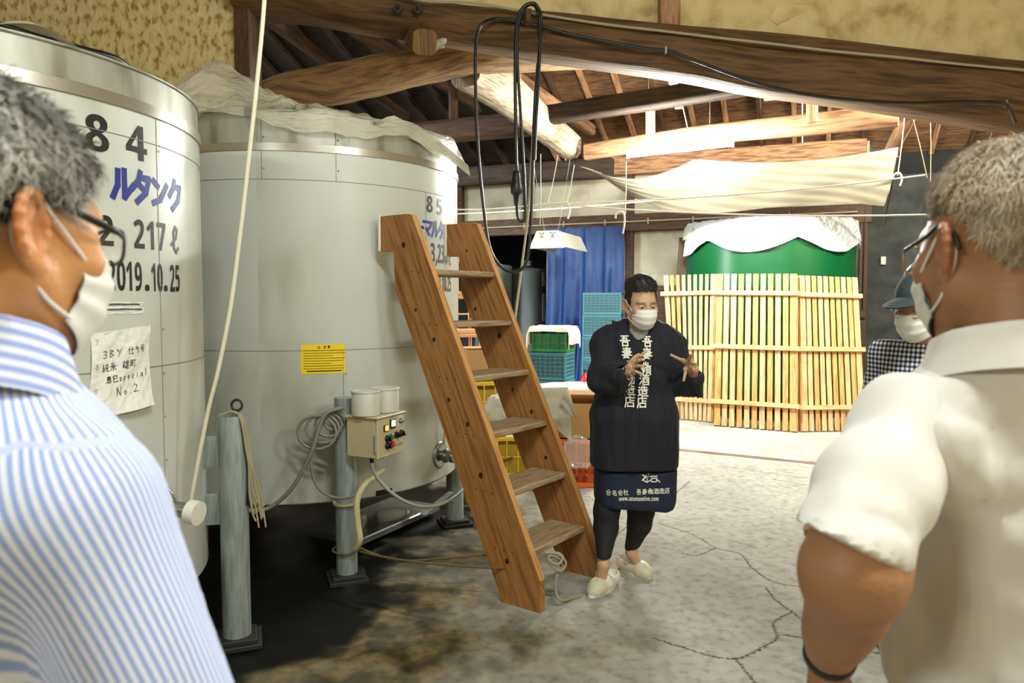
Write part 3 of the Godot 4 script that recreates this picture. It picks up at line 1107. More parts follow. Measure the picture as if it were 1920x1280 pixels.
func shell():
	# floor: its texture points are metres from the corner that the paint starts at
	var g := Geo.new()
	var lo := Vector3(-7.0, 0, -17.0)
	var hi := Vector3(8.6, 0, 4.0)
	g.face(PackedVector3Array([lo, Vector3(hi.x, 0, lo.z), hi, Vector3(lo.x, 0, hi.z)]), Vector3.UP,
		PackedVector2Array([Vector2(lo.x + 5.0, lo.z + 12.2), Vector2(hi.x + 5.0, lo.z + 12.2), Vector2(hi.x + 5.0, hi.z + 12.2), Vector2(lo.x + 5.0, hi.z + 12.2)]))
	slab(g, Vector3(-7.0, -0.2, -17.0), Vector3(8.6, -0.004, 4.0))
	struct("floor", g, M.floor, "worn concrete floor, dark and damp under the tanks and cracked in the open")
	# a low pink concrete kerb across the rear floor
	g = Geo.new()
	g.bar(Vector3(0.91, 0, -7.888) + Vector3(0, 0.012, 0), Vector3(1.719, 0, -7.688) + Vector3(0, 0.012, 0), 0.16, 0.03, Vector3.UP, 0.006)
	g.bar(Vector3(1.719, 0, -7.688) + Vector3(0, 0.012, 0), Vector3(3.33, 0, -6.781) + Vector3(0, 0.012, 0), 0.17, 0.035, Vector3.UP, 0.006)
	struct("trim_1", g, M.kerb, "low pinkish concrete kerb that runs across the floor")
	# walls of the front room
	g = Geo.new()
	slab(g, Vector3(-5.2, 0, -6.4), Vector3(-5.0, 4.9, 4.0))
	struct("wall_left", g, M.plaster)
	g = Geo.new()
	slab(g, Vector3(4.7, 0, -6.4), Vector3(4.9, 4.9, 4.0))
	struct("wall_right", g, M.plaster)
	g = Geo.new()
	slab(g, Vector3(-5.2, 0, 3.6), Vector3(4.9, 4.9, 3.8))
	struct("wall_near", g, M.plaster)
	g = Geo.new()
	slab(g, Vector3(-5.2, 4.8, -6.35), Vector3(4.9, 4.95, 3.8))
	struct("ceiling", g, M.frame_wood)
	# the partition with the wide opening: plaster to the left and above the lintel
	g = Geo.new()
	slab(g, Vector3(-7.0, 0, -6.62), Vector3(-2.30, 7.6, -6.4))
	struct("wall_partition", g, M.plaster_mould, "cream plaster wall blotched with brown mould behind the tanks")
	var top := [Vector3(-2.319, 4.213, -6.4), Vector3(-1.428, 4.13, -6.4), Vector3(-0.447, 4.017, -6.4), Vector3(0.537, 3.93, -6.4), Vector3(1.423, 3.846, -6.4), Vector3(2.328, 3.772, -6.4), Vector3(3.317, 3.658, -6.4), Vector3(4.217, 3.561, -6.4), Vector3(4.622, 3.526, -6.4)]
	var bot := [Vector3(-2.324, 3.965, -6.4), Vector3(-1.788, 3.947, -6.4), Vector3(-1.342, 3.868, -6.4), Vector3(-0.94, 3.816, -6.4), Vector3(-0.3, 3.71, -6.4), Vector3(0.229, 3.623, -6.4), Vector3(0.781, 3.552, -6.4), Vector3(1.513, 3.446, -6.4), Vector3(2.117, 3.332, -6.4), Vector3(2.766, 3.248, -6.4), Vector3(3.417, 3.155, -6.4), Vector3(4.064, 3.048, -6.4), Vector3(4.644, 2.982, -6.4)]
	var line := curve(top, 6)
	g = Geo.new()
	for k in line.size() - 1:
		var a: Vector3 = line[k]
		var b: Vector3 = line[k + 1]
		var ps := []
		for z in [-6.42, -6.60]:
			g.face(PackedVector3Array([Vector3(a.x, a.y, z), Vector3(b.x, b.y, z), Vector3(b.x, 7.6, z), Vector3(a.x, 7.6, z)]), Vector3(0, 0, 1 if z > -6.5 else -1), PackedVector2Array([Vector2(a.x, a.y), Vector2(b.x, b.y), Vector2(b.x, 7.6), Vector2(a.x, 7.6)]))
		g.face(PackedVector3Array([Vector3(a.x, a.y, -6.42), Vector3(b.x, b.y, -6.42), Vector3(b.x, b.y, -6.60), Vector3(a.x, a.y, -6.60)]), Vector3.DOWN, PackedVector2Array([Vector2.ZERO, Vector2.RIGHT, Vector2.ONE, Vector2.DOWN]))
	slab(g, Vector3(4.72, 0, -6.60), Vector3(8.6, 4.0, -6.42))
	slab(g, Vector3(4.70, 3.3, -6.60), Vector3(8.6, 7.6, -6.42))
	struct("wall_upper", g, M.plaster, "cream plaster above the great lintel, rough and patched")
	# a pale patch where the plaster has flaked
	g = Geo.new()
	var ring := PackedVector2Array()
	for q in [Vector2(1437, 40), Vector2(1450, 20), Vector2(1478, 14), Vector2(1508, 17), Vector2(1492, 32), Vector2(1470, 44), Vector2(1452, 52)]:
		ring.append(Vector2((q.x - 960) / 218.75, 1.55 + (563 - q.y) / 218.75))
	g.prism(ring, 0.012, Transform3D(Basis(), Vector3(0, 0, -6.417)))
	solo("plaster_flake", g, M.plaster, "pale flaked patch of plaster above the lintel", "plaster patch")
	# the lintel: one crooked trunk, squared
	g = Geo.new()
	var up := curve(top, 5)
	var dn := curve(bot, 4)
	var rs := []
	for k in 61:
		var t := k / 60.0
		var a: Vector3 = up[int(t * (up.size() - 1))].lerp(up[mini(int(t * (up.size() - 1)) + 1, up.size() - 1)], fmod(t * (up.size() - 1), 1.0))
		var x := a.x
		var b: Vector3 = dn[0]
		for q in dn.size() - 1:
			if x >= dn[q].x and x <= dn[q + 1].x:
				b = dn[q].lerp(dn[q + 1], (x - dn[q].x) / (dn[q + 1].x - dn[q].x))
		var y1 := a.y + 0.02
		var y0 := b.y
		var hh := y1 - y0
		var wob := 0.02 * sin(x * 2.1) + 0.012 * sin(x * 5.3)
		rs.append(PackedVector3Array([Vector3(x, y1, -6.36), Vector3(x, y1 - hh * 0.15, -6.22 + wob), Vector3(x, y0 + hh * 0.45, -6.18 + wob), Vector3(x, y0 + hh * 0.26, -6.20 + wob), Vector3(x, y0 + 0.03, -6.27 + wob), Vector3(x, y0, -6.36), Vector3(x, y0 + 0.01, -6.62), Vector3(x, y0 + hh * 0.5, -6.72), Vector3(x, y1, -6.68)]))
	var ts := []
	for k in rs.size():
		var u := PackedVector2Array()
		var s := 0.0
		for j in rs[k].size():
			if j > 0:
				s += (rs[k][j] - rs[k][j - 1]).length()
			u.append(Vector2(rs[k][j].x, s))
		ts.append(u)
	g.grid(rs, true, ts)
	struct("beam_lintel", g, M.old_beam, "great crooked lintel beam over the wide opening")
	# posts and struts of the partition
	g = Geo.new()
	g.bar(Vector3(-2.255, 0, -6.45), Vector3(-2.255, 7.0, -6.45), 0.30, 0.13, Vector3.RIGHT, 0.01)
	struct("post_1", g, M.frame_wood, "dark post at the left side of the opening")
	g = Geo.new()
	g.bar(Vector3(1.321, 3.819, -6.36), Vector3(1.31, 4.734, -6.36), 0.16, 0.165, Vector3.RIGHT, 0.008)
	struct("post_2", g, M.red_beam, "short square strut on the lintel between plaster panels")
	g = Geo.new()
	g.bar(Vector3(4.50, 0, -6.45), Vector3(4.50, 7.0, -6.45), 0.28, 0.14, Vector3.RIGHT, 0.01)
	struct("post_3", g, M.frame_wood, "post at the right side of the opening")
	rear_shell()


func rear_shell():
	# back wall: plaster panels between dark posts and rails
	var g := Geo.new()
	rear_box(g, -9.5, -4.2, 2.35, 7.0, -0.22, -0.06)
	rear_box(g, -4.2, -1.75, 2.95, 7.0, -0.22, -0.06)
	rear_box(g, -1.75, 2.55, 0, 7.0, -0.22, -0.06)
	rear_box(g, -9.5, -8.3, 0, 2.6, -0.22, -0.06)
	struct("wall_back", g, M.panel, "cream plaster panels of the back wall")
	g = Geo.new()
	rear_box(g, 2.55, 7.5, 0, 3.42, -0.40, -0.20)
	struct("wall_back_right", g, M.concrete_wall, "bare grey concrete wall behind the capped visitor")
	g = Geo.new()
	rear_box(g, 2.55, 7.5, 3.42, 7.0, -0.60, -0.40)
	struct("wall_roof_shade", g, M.shade_wall, "black sheet painted as the unlit roof space above the grey wall")  # black slab stands in for the shade of the roof space
	# the dark store behind the opening in the back wall
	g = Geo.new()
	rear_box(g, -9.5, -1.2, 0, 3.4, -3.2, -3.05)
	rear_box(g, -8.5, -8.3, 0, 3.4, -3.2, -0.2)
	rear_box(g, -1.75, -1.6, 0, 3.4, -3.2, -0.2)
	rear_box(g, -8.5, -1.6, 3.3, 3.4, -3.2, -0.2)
	struct("wall_store", g, M.shade_wall, "dark walls of the store behind the tarpaulin")
	g = Geo.new()
	rear_box(g, 7.4, 7.6, 0, 7.0, -0.3, 5.6)
	struct("wall_rear_right", g, M.concrete_wall)
	g = Geo.new()
	rear_box(g, -9.6, -9.4, 0, 7.0, -0.3, 9.0)
	struct("wall_rear_left", g, M.dark_beam)
	# plates and rails along the back wall, and its posts
	for q in [[-9.5, 2.5, 3.62, 3.92, -0.06, 0.16, M.red_beam, "upper wall plate under the roof boards of the rear room"], [-9.5, 2.6, 2.70, 2.98, -0.06, 0.10, M.frame_wood, "dark rail along the back wall above the tarpaulin"]]:
		g = Geo.new()
		g.off = Vector2(rng.randf() * 9.0, rng.randf() * 9.0)
		rear_box(g, q[0], q[1], q[2], q[3], q[4], q[5], 0.01)
		struct("rail", g, q[6], q[7])
	for a in [-6.4, -4.15, -2.86, -1.02, 2.50]:
		g = Geo.new()
		g.off = Vector2(rng.randf() * 9.0, rng.randf() * 9.0)
		var tall: float = 0.0 if a > -1.5 else 2.9
		rear_box(g, a - 0.06, a + 0.06, tall, 3.7, -0.05, 0.07, 0.008)
		struct("post", g, M.frame_wood)
	# brown boards low on the back wall
	g = Geo.new()
	rear_box(g, -0.95, 2.42, 1.72, 1.80, -0.06, 0.05, 0.006)
	struct("rail", g, M.frame_wood)
	for k in 12:
		g = Geo.new()
		g.off = Vector2(rng.randf() * 9.0, rng.randf() * 9.0)
		rear_box(g, -0.95 + k * 0.28, -0.675 + k * 0.28, 0.0, 1.72, -0.05, 0.02, 0.004)
		var o := struct("board", g, M.frame_wood)
	# roof: rafters and boards that rise from the back wall towards the front
	var slope := 0.44
	var w := Node3D.new()
	w.name = "roof"
	w.position = rear(-1.0, 3.95, 0.0)
	w.set_meta("kind", "structure")
	w.set_meta("label", "stained boards and rafters of the sloping roof, darkened at the left for shade")
	add_child(w)
	var up := (Vector3.UP * slope - WALL_U).normalized()
	var nrm := WALL_V.cross(up).normalized()
	if nrm.y < 0:
		nrm = -nrm
	var base := rear(0, 3.95, 0.0)
	var joints := [-9.6, -7.1, -4.6, -2.15, -0.02, 1.62, 4.1, 7.6]
	var row := 0
	var c := -0.5
	while c < 9.2:
		for j in joints.size() - 1:
			var a0: float = joints[j]
			var a1: float = joints[j + 1]
			# boards are missing where daylight comes through
			if row >= 9 and row <= 13 and j == 3:
				a1 = -0.13
			if row >= 9 and row <= 12 and j == 4:
				a1 = 1.12
			if row >= 9 and row <= 12 and j == 5:
				a0 = 1.34
			g = Geo.new()
			g.off = Vector2(rng.randf() * 20.0, rng.randf() * 20.0)
			var mid := base + WALL_V * ((a0 + a1) / 2) + up * (c + 0.085) + nrm * (0.006 * (row % 2) + rng.randf() * 0.004)
			g.box(Vector3(a1 - a0 - 0.012, 0.014, 0.179), Transform3D(Basis(WALL_V, nrm, -up), mid), 0.003)
			part("board", g, M.shade_board if j < 3 else M.roof_board if rng.randf() < 0.55 else M.roof_board_b, w)  # left boards take the colour darkened for shade
		row += 1
		c += 0.175
	# boards close the roof from above, with the same gaps as skylights
	var a := -9.3
	var n := 0
	while a < 7.4:
		g = Geo.new()
		g.off = Vector2(rng.randf() * 20.0, rng.randf() * 20.0)
		g.bar(base + WALL_V * a - nrm * 0.055 - up * 0.4, base + WALL_V * a - nrm * 0.055 + up * 9.2, 0.062, 0.085, nrm, 0.006)
		part("rafter", g, M.dark_beam if a < -2.3 else M.red_beam if n % 3 != 1 else M.frame_wood, w)  # left rafters are darker to paint the shade there
		a += 0.47
		n += 1
	g = Geo.new()
	var lo := Vector3(-7.2, 7.5, -6.7)
	slab(g, lo, Vector3(8.8, 7.6, -3.0))
	struct("ceiling_loft", g, M.frame_wood)
	g = Geo.new()
	slab(g, Vector3(-7.2, 4.9, -6.9), Vector3(-7.0, 7.6, -6.3))
	struct("wall_loft", g, M.frame_wood)


# a trunk or squared beam along a smooth line; sizes are (wide, high) at each point
func timber(line: Array, sizes: Array, m: Material, label: String, squareness := 0.6, steps := 7, sides := 16) -> MeshInstance3D:
	var g := Geo.new()
	g.off = Vector2(rng.randf() * 9.0, rng.randf() * 9.0)
	var path := curve(line, steps)
	var rs := []
	for k in path.size():
		var t: Vector3 = (path[mini(k + 1, path.size() - 1)] - path[maxi(k - 1, 0)]).normalized()
		var side := t.cross(Vector3.UP).normalized()
		var up := side.cross(t).normalized()
		var f := float(k) / steps
		var q := mini(int(f), sizes.size() - 2)
		var s: Vector2 = (sizes[q] as Vector2).lerp(sizes[q + 1], f - q)
		var ring := PackedVector3Array()
		for j in sides:
			var a := TAU * (j + 0.5) / sides
			var e := Vector2(cos(a), sin(a))
			var box := e / maxf(absf(e.x), absf(e.y))
			e = e.lerp(box, squareness)
			var wob := 1.0 + 0.03 * sin(k * 0.9 + j * 1.7) * (1.0 - squareness)
			ring.append(path[k] + (side * e.x * s.x / 2 + up * e.y * s.y / 2) * wob)
		rs.append(ring)
	g.rings(rs)
	return solo("roof_beam", g, m, label, "beam", "", "")


func roof_timbers():
	timber([Vector3(-2.326, 3.289, -6.75), Vector3(-2.101, 3.434, -6.8), Vector3(-1.695, 3.518, -6.9), Vector3(-1.277, 3.634, -7), Vector3(-0.802, 3.777, -7.15), Vector3(-0.307, 3.894, -7.3), Vector3(0.213, 4.011, -7.6), Vector3(0.841, 4.152, -8), Vector3(1.628, 4.238, -8.3)],
		[Vector2(0.28, 0.26), Vector2(0.30, 0.28), Vector2(0.32, 0.36), Vector2(0.33, 0.36), Vector2(0.33, 0.32), Vector2(0.32, 0.30), Vector2(0.30, 0.30), Vector2(0.28, 0.28), Vector2(0.26, 0.26)], M.log_beam, "crooked brown log beam rising behind the plastic-covered tank", 0.35, 8, 20)
	timber([Vector3(-0.693, 3.6, -6), Vector3(-0.997, 4.089, -7.2)], [Vector2(0.19, 0.19), Vector2(0.19, 0.19)], M.log_beam, "sawn beam end resting on the crooked log under the lintel", 0.9)
	timber([Vector3(-0.453, 3.839, -7.35), Vector3(-0.057, 3.783, -8.1), Vector3(0.348, 3.682, -9), Vector3(0.782, 3.578, -9.9)], [Vector2(0.34, 0.42), Vector2(0.33, 0.40), Vector2(0.30, 0.34), Vector2(0.28, 0.32)], M.grey_beam, "thick pale beam slanting back to a square cut end", 0.8)
	timber([Vector3(-0.478, 4.22, -7.6), Vector3(0.264, 4.173, -9.4), Vector3(1.183, 4.094, -11.2)], [Vector2(0.14, 0.16), Vector2(0.14, 0.16), Vector2(0.14, 0.16)], M.red_timber, "thin reddish beam running above the thick slanting beam", 0.95)
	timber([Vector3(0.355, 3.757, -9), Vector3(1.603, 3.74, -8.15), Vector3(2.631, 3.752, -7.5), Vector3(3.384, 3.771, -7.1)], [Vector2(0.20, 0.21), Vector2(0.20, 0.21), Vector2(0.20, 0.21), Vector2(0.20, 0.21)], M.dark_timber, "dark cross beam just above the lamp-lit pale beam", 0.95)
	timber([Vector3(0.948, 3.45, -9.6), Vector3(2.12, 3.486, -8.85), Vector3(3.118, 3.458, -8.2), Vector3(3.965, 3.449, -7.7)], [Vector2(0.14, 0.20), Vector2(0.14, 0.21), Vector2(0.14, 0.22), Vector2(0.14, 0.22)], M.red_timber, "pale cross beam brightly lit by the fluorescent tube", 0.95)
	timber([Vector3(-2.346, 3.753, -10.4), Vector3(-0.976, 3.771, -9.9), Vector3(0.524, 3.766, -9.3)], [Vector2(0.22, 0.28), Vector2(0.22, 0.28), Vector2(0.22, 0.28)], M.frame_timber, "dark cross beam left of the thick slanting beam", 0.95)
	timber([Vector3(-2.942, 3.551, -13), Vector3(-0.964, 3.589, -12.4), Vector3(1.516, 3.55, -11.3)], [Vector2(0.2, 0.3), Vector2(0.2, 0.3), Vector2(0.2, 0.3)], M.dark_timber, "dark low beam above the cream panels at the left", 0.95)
	timber([Vector3(-2.378, 4.301, -7.4), Vector3(-2.132, 4.431, -9.5), Vector3(-1.689, 4.492, -12)], [Vector2(0.11, 0.13), Vector2(0.11, 0.13), Vector2(0.11, 0.13)], M.frame_timber, "slim dark rafter beam in the shadow at the upper left", 0.95)
	timber([Vector3(-1.62, 4.293, -7.6), Vector3(-1.261, 4.403, -9), Vector3(-0.506, 4.609, -12)], [Vector2(0.11, 0.13), Vector2(0.11, 0.13), Vector2(0.11, 0.13)], M.frame_timber, "slim rafter beam passing behind the crooked log", 0.95)
	timber([Vector3(-0.766, 3.81, -9.8), Vector3(-0.763, 4.386, -9.8)], [Vector2(0.12, 0.12), Vector2(0.12, 0.12)], M.frame_timber, "short upright strut on the dark cross beam", 0.95)
	timber([Vector3(4.276, 3.147, -8.3), Vector3(4.693, 2.502, -9.4)], [Vector2(0.02, 0.02), Vector2(0.02, 0.02)], M.frame_timber, "thin batten at the right end of the plastic sheet", 0.95)
	timber([Vector3(4.673, 3.339, -9.3), Vector3(4.264, 3.589, -8)], [Vector2(0.13, 0.15), Vector2(0.13, 0.15)], M.red_timber, "slanting brace at the right end of the lit beam", 0.95)
	timber([Vector3(1.643, 3.479, -8.9), Vector3(1.584, 3.772, -8.6)], [Vector2(0.11, 0.10), Vector2(0.11, 0.10)], M.red_timber, "short reddish strut between the dark beam and the lit beam", 0.95)
	timber([Vector3(3.159, 3.421, -7.9), Vector3(3.151, 3.782, -7.9)], [Vector2(0.10, 0.10), Vector2(0.10, 0.10)], M.red_timber, "bright short strut above the lit beam near its right end", 0.95)


# ------------------------------------------------------------------ tanks

# a point on a tank's side: angle from the front, height, distance off the shell
func on_tank(mid: Vector3, r: float, ang: float, y: float, off := 0.0) -> Vector3:
	return mid + Vector3(sin(ang) * (r + off), y, cos(ang) * (r + off))


func steel_tank(label: String, mid: Vector3, r: float, bottom: float, band: float, rim: float, seams: Array, joints: Array) -> Node3D:
	var t := thing("storage_tank", label, "tank", mid, "", 0.0)
	var g := Geo.new()
	g.lathe([Vector2(0.0, bottom + 0.05), Vector2(r * 0.92, bottom + 0.015), Vector2(r - 0.02, bottom), Vector2(r, bottom + 0.02), Vector2(r, band)], mid, 128)
	part("shell", g, M.tank, t)
	g = Geo.new()
	g.lathe([Vector2(r + 0.001, band - 0.045), Vector2(r + 0.007, band - 0.044)], mid, 128)
	g.lathe([Vector2(r + 0.007, band - 0.044), Vector2(r + 0.007, band - 0.002)], mid, 128)
	g.lathe([Vector2(r + 0.007, band - 0.002), Vector2(r + 0.001, band)], mid, 128)
	part("band", g, M.band, t, "brushed metal band below the rim")
	g = Geo.new()
	g.lathe([Vector2(r - 0.004, band), Vector2(r - 0.004, rim - 0.012)], mid, 128)
	g.lathe([Vector2(r - 0.004, rim - 0.012), Vector2(r + 0.003, rim - 0.010), Vector2(r + 0.004, rim - 0.002), Vector2(r, rim), Vector2(r - 0.03, rim), Vector2(r - 0.03, rim - 0.02), Vector2(r * 0.5, rim - 0.0), Vector2(0.0, rim + 0.02)], mid, 128)
	part("rim", g, M.rim, t, "grey metal rim")
	# sheet seams
	for y in seams:
		g = Geo.new()
		g.lathe([Vector2(r, y - 0.002), Vector2(r + 0.0018, y - 0.0014), Vector2(r + 0.0018, y + 0.0014), Vector2(r, y + 0.002)], mid, 128)
		part("seam", g, M.seam, t)
	for q in joints:
		g = Geo.new()
		var a: float = q[0]
		var top: float = q[2]
		g.tube([on_tank(mid, r, a, q[1]), on_tank(mid, r, a, top)], [0.0018], 6)
		part("seam", g, M.seam, t)
		var y: float = q[1] + 0.06
		while y < top:
			g = Geo.new()
			var p := on_tank(mid, r, a + 0.012, y)
			g.lathe([Vector2(0.0, 0.003), Vector2(0.0035, 0.002), Vector2(0.005, 0.0), Vector2(0.005, -0.002)], p, 8, Basis(Vector3(cos(a), 0, -sin(a)), Vector3(sin(a), 0, cos(a)), Vector3.UP))
			part("rivet", g, M.steel, t)
			y += 0.17
	return t


func tank_leg(t: Node3D, foot: Vector3, top: float, tank_mid: Vector3, r: float, rad := 0.055) -> void:
	var g := Geo.new()
	g.tube([foot + Vector3(0, 0.03, 0), Vector3(foot.x, top, foot.z)], [rad, rad], 28)
	var leg := part("leg", g, M.galv, t)
	g = Geo.new()
	g.box(Vector3(0.21, 0.022, 0.21), Transform3D(Basis(Vector3.UP, 0.35), foot + Vector3(0, 0.011, 0)), 0.003)
	g.box(Vector3(0.17, 0.02, 0.17), Transform3D(Basis(Vector3.UP, 0.35), foot + Vector3(0, 0.032, 0)), 0.003)
	part("foot_plate", g, M.iron, leg)
	var out := Vector3(foot.x - tank_mid.x, 0, foot.z - tank_mid.z)
	var dist := out.length()
	out = out.normalized()
	for y in [0.62, top - 0.16]:
		g = Geo.new()
		var p := tank_mid + out * (r + (dist - r) / 2) + Vector3(0, y, 0)
		g.box(Vector3(maxf(dist - r, 0.03) + 0.02, 0.14, 0.012), Transform3D(Basis(out, Vector3.UP, out.cross(Vector3.UP)), p), 0.002)
		part("bracket", g, M.galv, leg)


func tank_place(mid: Vector3, r: float, a0: float, y0: float, off := 0.0015) -> Callable:
	return func(u: float, v: float): return on_tank(mid, r, a0 + u / r, y0 + v, off)


func tanks():
	var c84 := Vector3(-2.34, 0, -3.01)
	var c85 := Vector3(-1.41, 0, -5.15)
	# ---- the near tank
	var t := steel_tank("big pale grey tank marked 84, nearest on the left", c84, 1.0, 0.35, 2.285, 2.40, [1.30, 2.14], [[1.41, 0.36, 2.24], [0.80, 0.36, 2.24]])
	tank_leg(t, Vector3(-1.248, 0, -3.279), 1.04, c84, 1.0, 0.062)
	tank_leg(t, c84 + Vector3(-0.5, 0, 0.98), 1.04, c84, 1.0)
	tank_leg(t, c84 + Vector3(-0.5, 0, -0.98), 1.04, c84, 1.0)
	var g := Geo.new()
	var row := [Vector2(1.134, 2.129), Vector2(1.297, 2.125), Vector2(1.232, 1.971), Vector2(1.32, 1.967), Vector2(1.423, 1.965), Vector2(1.53, 1.961)]
	for k in 2:
		print_text(g, ["8", "4"][k], Vector2(-0.045, -0.062), 0.125, 1.1, tank_place(c84, 1.0, row[k].x, 2.127))
	var b := Geo.new()
	for k in 4:
		write_char(b, ["ル", "タ", "ン", "ク"][k], Vector2(-0.05, 0.06), Vector2(0.105, 0.12), 0.024, tank_place(c84, 1.0, row[k + 2].x, 1.968))
	for k in 3:
		write_char(b, ["サ", "ー", "マ"][k], Vector2(-0.055, 0.06), Vector2(0.105, 0.12), 0.024, tank_place(c84, 1.0, row[2].x - 0.37 + 0.115 * k, 1.968))
	part("numeral_line", g, M.print_black, t, "black stencilled figures")
	g = Geo.new()
	print_text(g, "2", Vector2(-0.045, -0.052), 0.105, 0.9, tank_place(c84, 1.0, (Vector2(1.171, 1.797)).x, 1.795))
	print_text(g, "217", Vector2(0, -0.052), 0.105, 1.0, tank_place(c84, 1.0, (Vector2(1.277, 1.787)).x, 1.795), true, (Vector2(1.453, 1.802)).x - (Vector2(1.277, 1.787)).x)
	write_char(g, "ℓ", Vector2(-0.03, 0.055), Vector2(0.085, 0.11), 0.013, tank_place(c84, 1.0, (Vector2(1.506, 1.798)).x, 1.792))
	part("numeral_line", g, M.print_black, t, "black stencilled figures 2 217")
	g = Geo.new()
	var d0: float = (Vector2(1.157, 1.63)).x
	print_text(g, "2019", Vector2(0, -0.05), 0.105, 1.0, tank_place(c84, 1.0, d0, 1.636), true, (Vector2(1.31, 1.634)).x - d0)
	print_text(g, ".", Vector2(0, -0.05), 0.105, 1.0, tank_place(c84, 1.0, (Vector2(1.324, 1.635)).x, 1.636))
	print_text(g, "10", Vector2(0, -0.05), 0.105, 1.0, tank_place(c84, 1.0, (Vector2(1.36, 1.636)).x, 1.636), true, (Vector2(1.426, 1.638)).x - (Vector2(1.36, 1.636)).x)
	print_text(g, ".", Vector2(0, -0.05), 0.105, 1.0, tank_place(c84, 1.0, (Vector2(1.432, 1.638)).x, 1.636))
	print_text(g, "25", Vector2(0, -0.05), 0.105, 1.0, tank_place(c84, 1.0, (Vector2(1.475, 1.639)).x, 1.636), true, (Vector2(1.549, 1.641)).x - (Vector2(1.475, 1.639)).x)
	part("numeral_line", g, M.print_black, t, "black stencilled figures 2019.10.25")
	part("lettering", b, M.print_blue, t, "blue katakana lettering")
	# a small printed strip
	g = Geo.new()
	var place := tank_place(c84, 1.0, (Vector2(1.147, 1.519)).x, 1.524, 0.0)
	g.sheet(14, 2, func(s: float, q: float): return place.call(-0.16 + s * 0.33, 0.022 - q * 0.044) + Vector3(0.001, 0, 0.001), 0.0)
	var strip := part("label_strip", g, M.paper, t, "narrow white printed label")
	g = Geo.new()
	for line in 2:
		var u := -0.03
		while u < 0.15:
			var wd := 0.006 + 0.006 * rng.randf()
			write_char(g, "ー", Vector2(u, 0.016 - line * 0.018), Vector2(wd, 0.006), 0.006, tank_place(c84, 1.0, (Vector2(1.147, 1.519)).x, 1.524, 0.0022))
			u += wd + 0.004
	part("print", g, M.print_grey, strip)
	# the handwritten note, curling off the shell at its foot
	var n0: float = (Vector2(1.209, 1.309)).x
	var note := func(u: float, v: float): return on_tank(c84, 1.0, n0 + u + 0.05 * v, 1.30 + v + 0.09 * u, 0.004 + 0.05 * pow(maxf(0.0, -v - 0.02) / 0.15, 2.0) * (0.4 + 2.0 * maxf(0.0, u + 0.06)) + 0.004 * sin(u * 40.0) * sin(v * 31.0))
	g = Geo.new()
	g.sheet(20, 20, func(s: float, q: float): return note.call(-0.125 + s * 0.25, 0.148 - q * 0.298), 0.0008)
	var paper := solo("paper_note", g, M.paper, "creased white paper note with handwriting stuck on the near tank", "note")
	var lift := func(u: float, v: float): return note.call(u, v) + Vector3(0.0012, 0, 0.0012)
	var pale := Geo.new()
	for k in 3:
		print_text(pale, ["7", "8", "9"][k], Vector2(-0.110, 0.105 - 0.085 * k), 0.018, 0.9, lift, false)
	part("print", pale, M.print_pale, paper, "faint printed figures 7, 8 and 9")
	var lines := [["3BY 仕9号", -0.085, 0.082, 0.030], ["純米 雄町", -0.085, 0.037, 0.033], ["恵巳special", -0.07, -0.010, 0.026], ["No.2", -0.035, -0.055, 0.034]]
	for q in lines:
		g = Geo.new()
		var u: float = q[1]
		for ch in (q[0] as String):
			var wide: float = q[3] * (0.5 if ch == " " or ch == "." else 0.62 if "specialo".contains(ch) else 0.85)
			write_char(g, ch, Vector2(u, q[2]), Vector2(wide, q[3]), 0.0023, lift, 0.01)
			u += wide + 0.003
		part("handwriting", g, M.ink, paper, "line of black brush-pen handwriting")
	# ---- the tank with the ladder
	t = steel_tank("big pale grey tank marked 85, behind the wooden ladder", c85, 1.03, 0.385, 2.42, 2.60, [1.27, 2.22], [[0.445, 0.39, 1.27], [0.03, 2.22, 2.60], [0.42, 2.22, 2.60], [1.02, 1.27, 2.22]])
	tank_leg(t, Vector3(-0.919, 0, -4.045), 1.02, c85, 1.03, 0.058)
	tank_leg(t, Vector3(-0.397, 0, -5.072), 1.0, c85, 1.03, 0.06)
	tank_leg(t, c85 + Vector3(-1.1, 0, 0.05), 1.0, c85, 1.03)
	tank_leg(t, c85 + Vector3(-0.1, 0, -1.1), 1.0, c85, 1.03)
	g = Geo.new()
	b = Geo.new()
	var gr := Geo.new()
	print_text(g, "8", Vector2(-0.035, -0.05), 0.10, 1.0, tank_place(c85, 1.03, (Vector2(1.057, 2.151)).x, 2.15))
	print_text(gr, "5", Vector2(-0.035, -0.05), 0.10, 1.0, tank_place(c85, 1.03, (Vector2(1.172, 2.145)).x, 2.145))
	var kx := [Vector2(0.951, 1.992), Vector2(1.034, 1.986), Vector2(1.118, 1.98), Vector2(1.198, 1.976), Vector2(1.27, 1.979), Vector2(1.327, 1.977)]
	for k in 6:
		write_char(b, ["ー", "マ", "ル", "タ", "ン", "ク"][k], Vector2(-0.05, 0.055), Vector2(0.10, 0.11), 0.018, tank_place(c85, 1.03, kx[k].x, 2.0))
	print_text(g, "3,236", Vector2(0, -0.06), 0.12, 1.0, tank_place(c85, 1.03, (Vector2(1.065, 1.824)).x, 1.83), true, 1.03 * ((Vector2(1.286, 1.836)).x - (Vector2(1.065, 1.824)).x))
	write_char(gr, "ℓ", Vector2(0, 0.05), Vector2(0.06, 0.10), 0.012, tank_place(c85, 1.03, (Vector2(1.286, 1.836)).x + 0.01, 1.83))
	print_text(g, "2019.10.25", Vector2(0, -0.05), 0.105, 1.0, tank_place(c85, 1.03, (Vector2(1.047, 1.675)).x, 1.66), true, 1.03 * ((Vector2(1.344, 1.683)).x - (Vector2(1.047, 1.675)).x))
	part("numeral_line", g, M.print_black, t, "black stencilled figures")
	part("numeral", gr, M.print_grey, t, "faded grey figures")
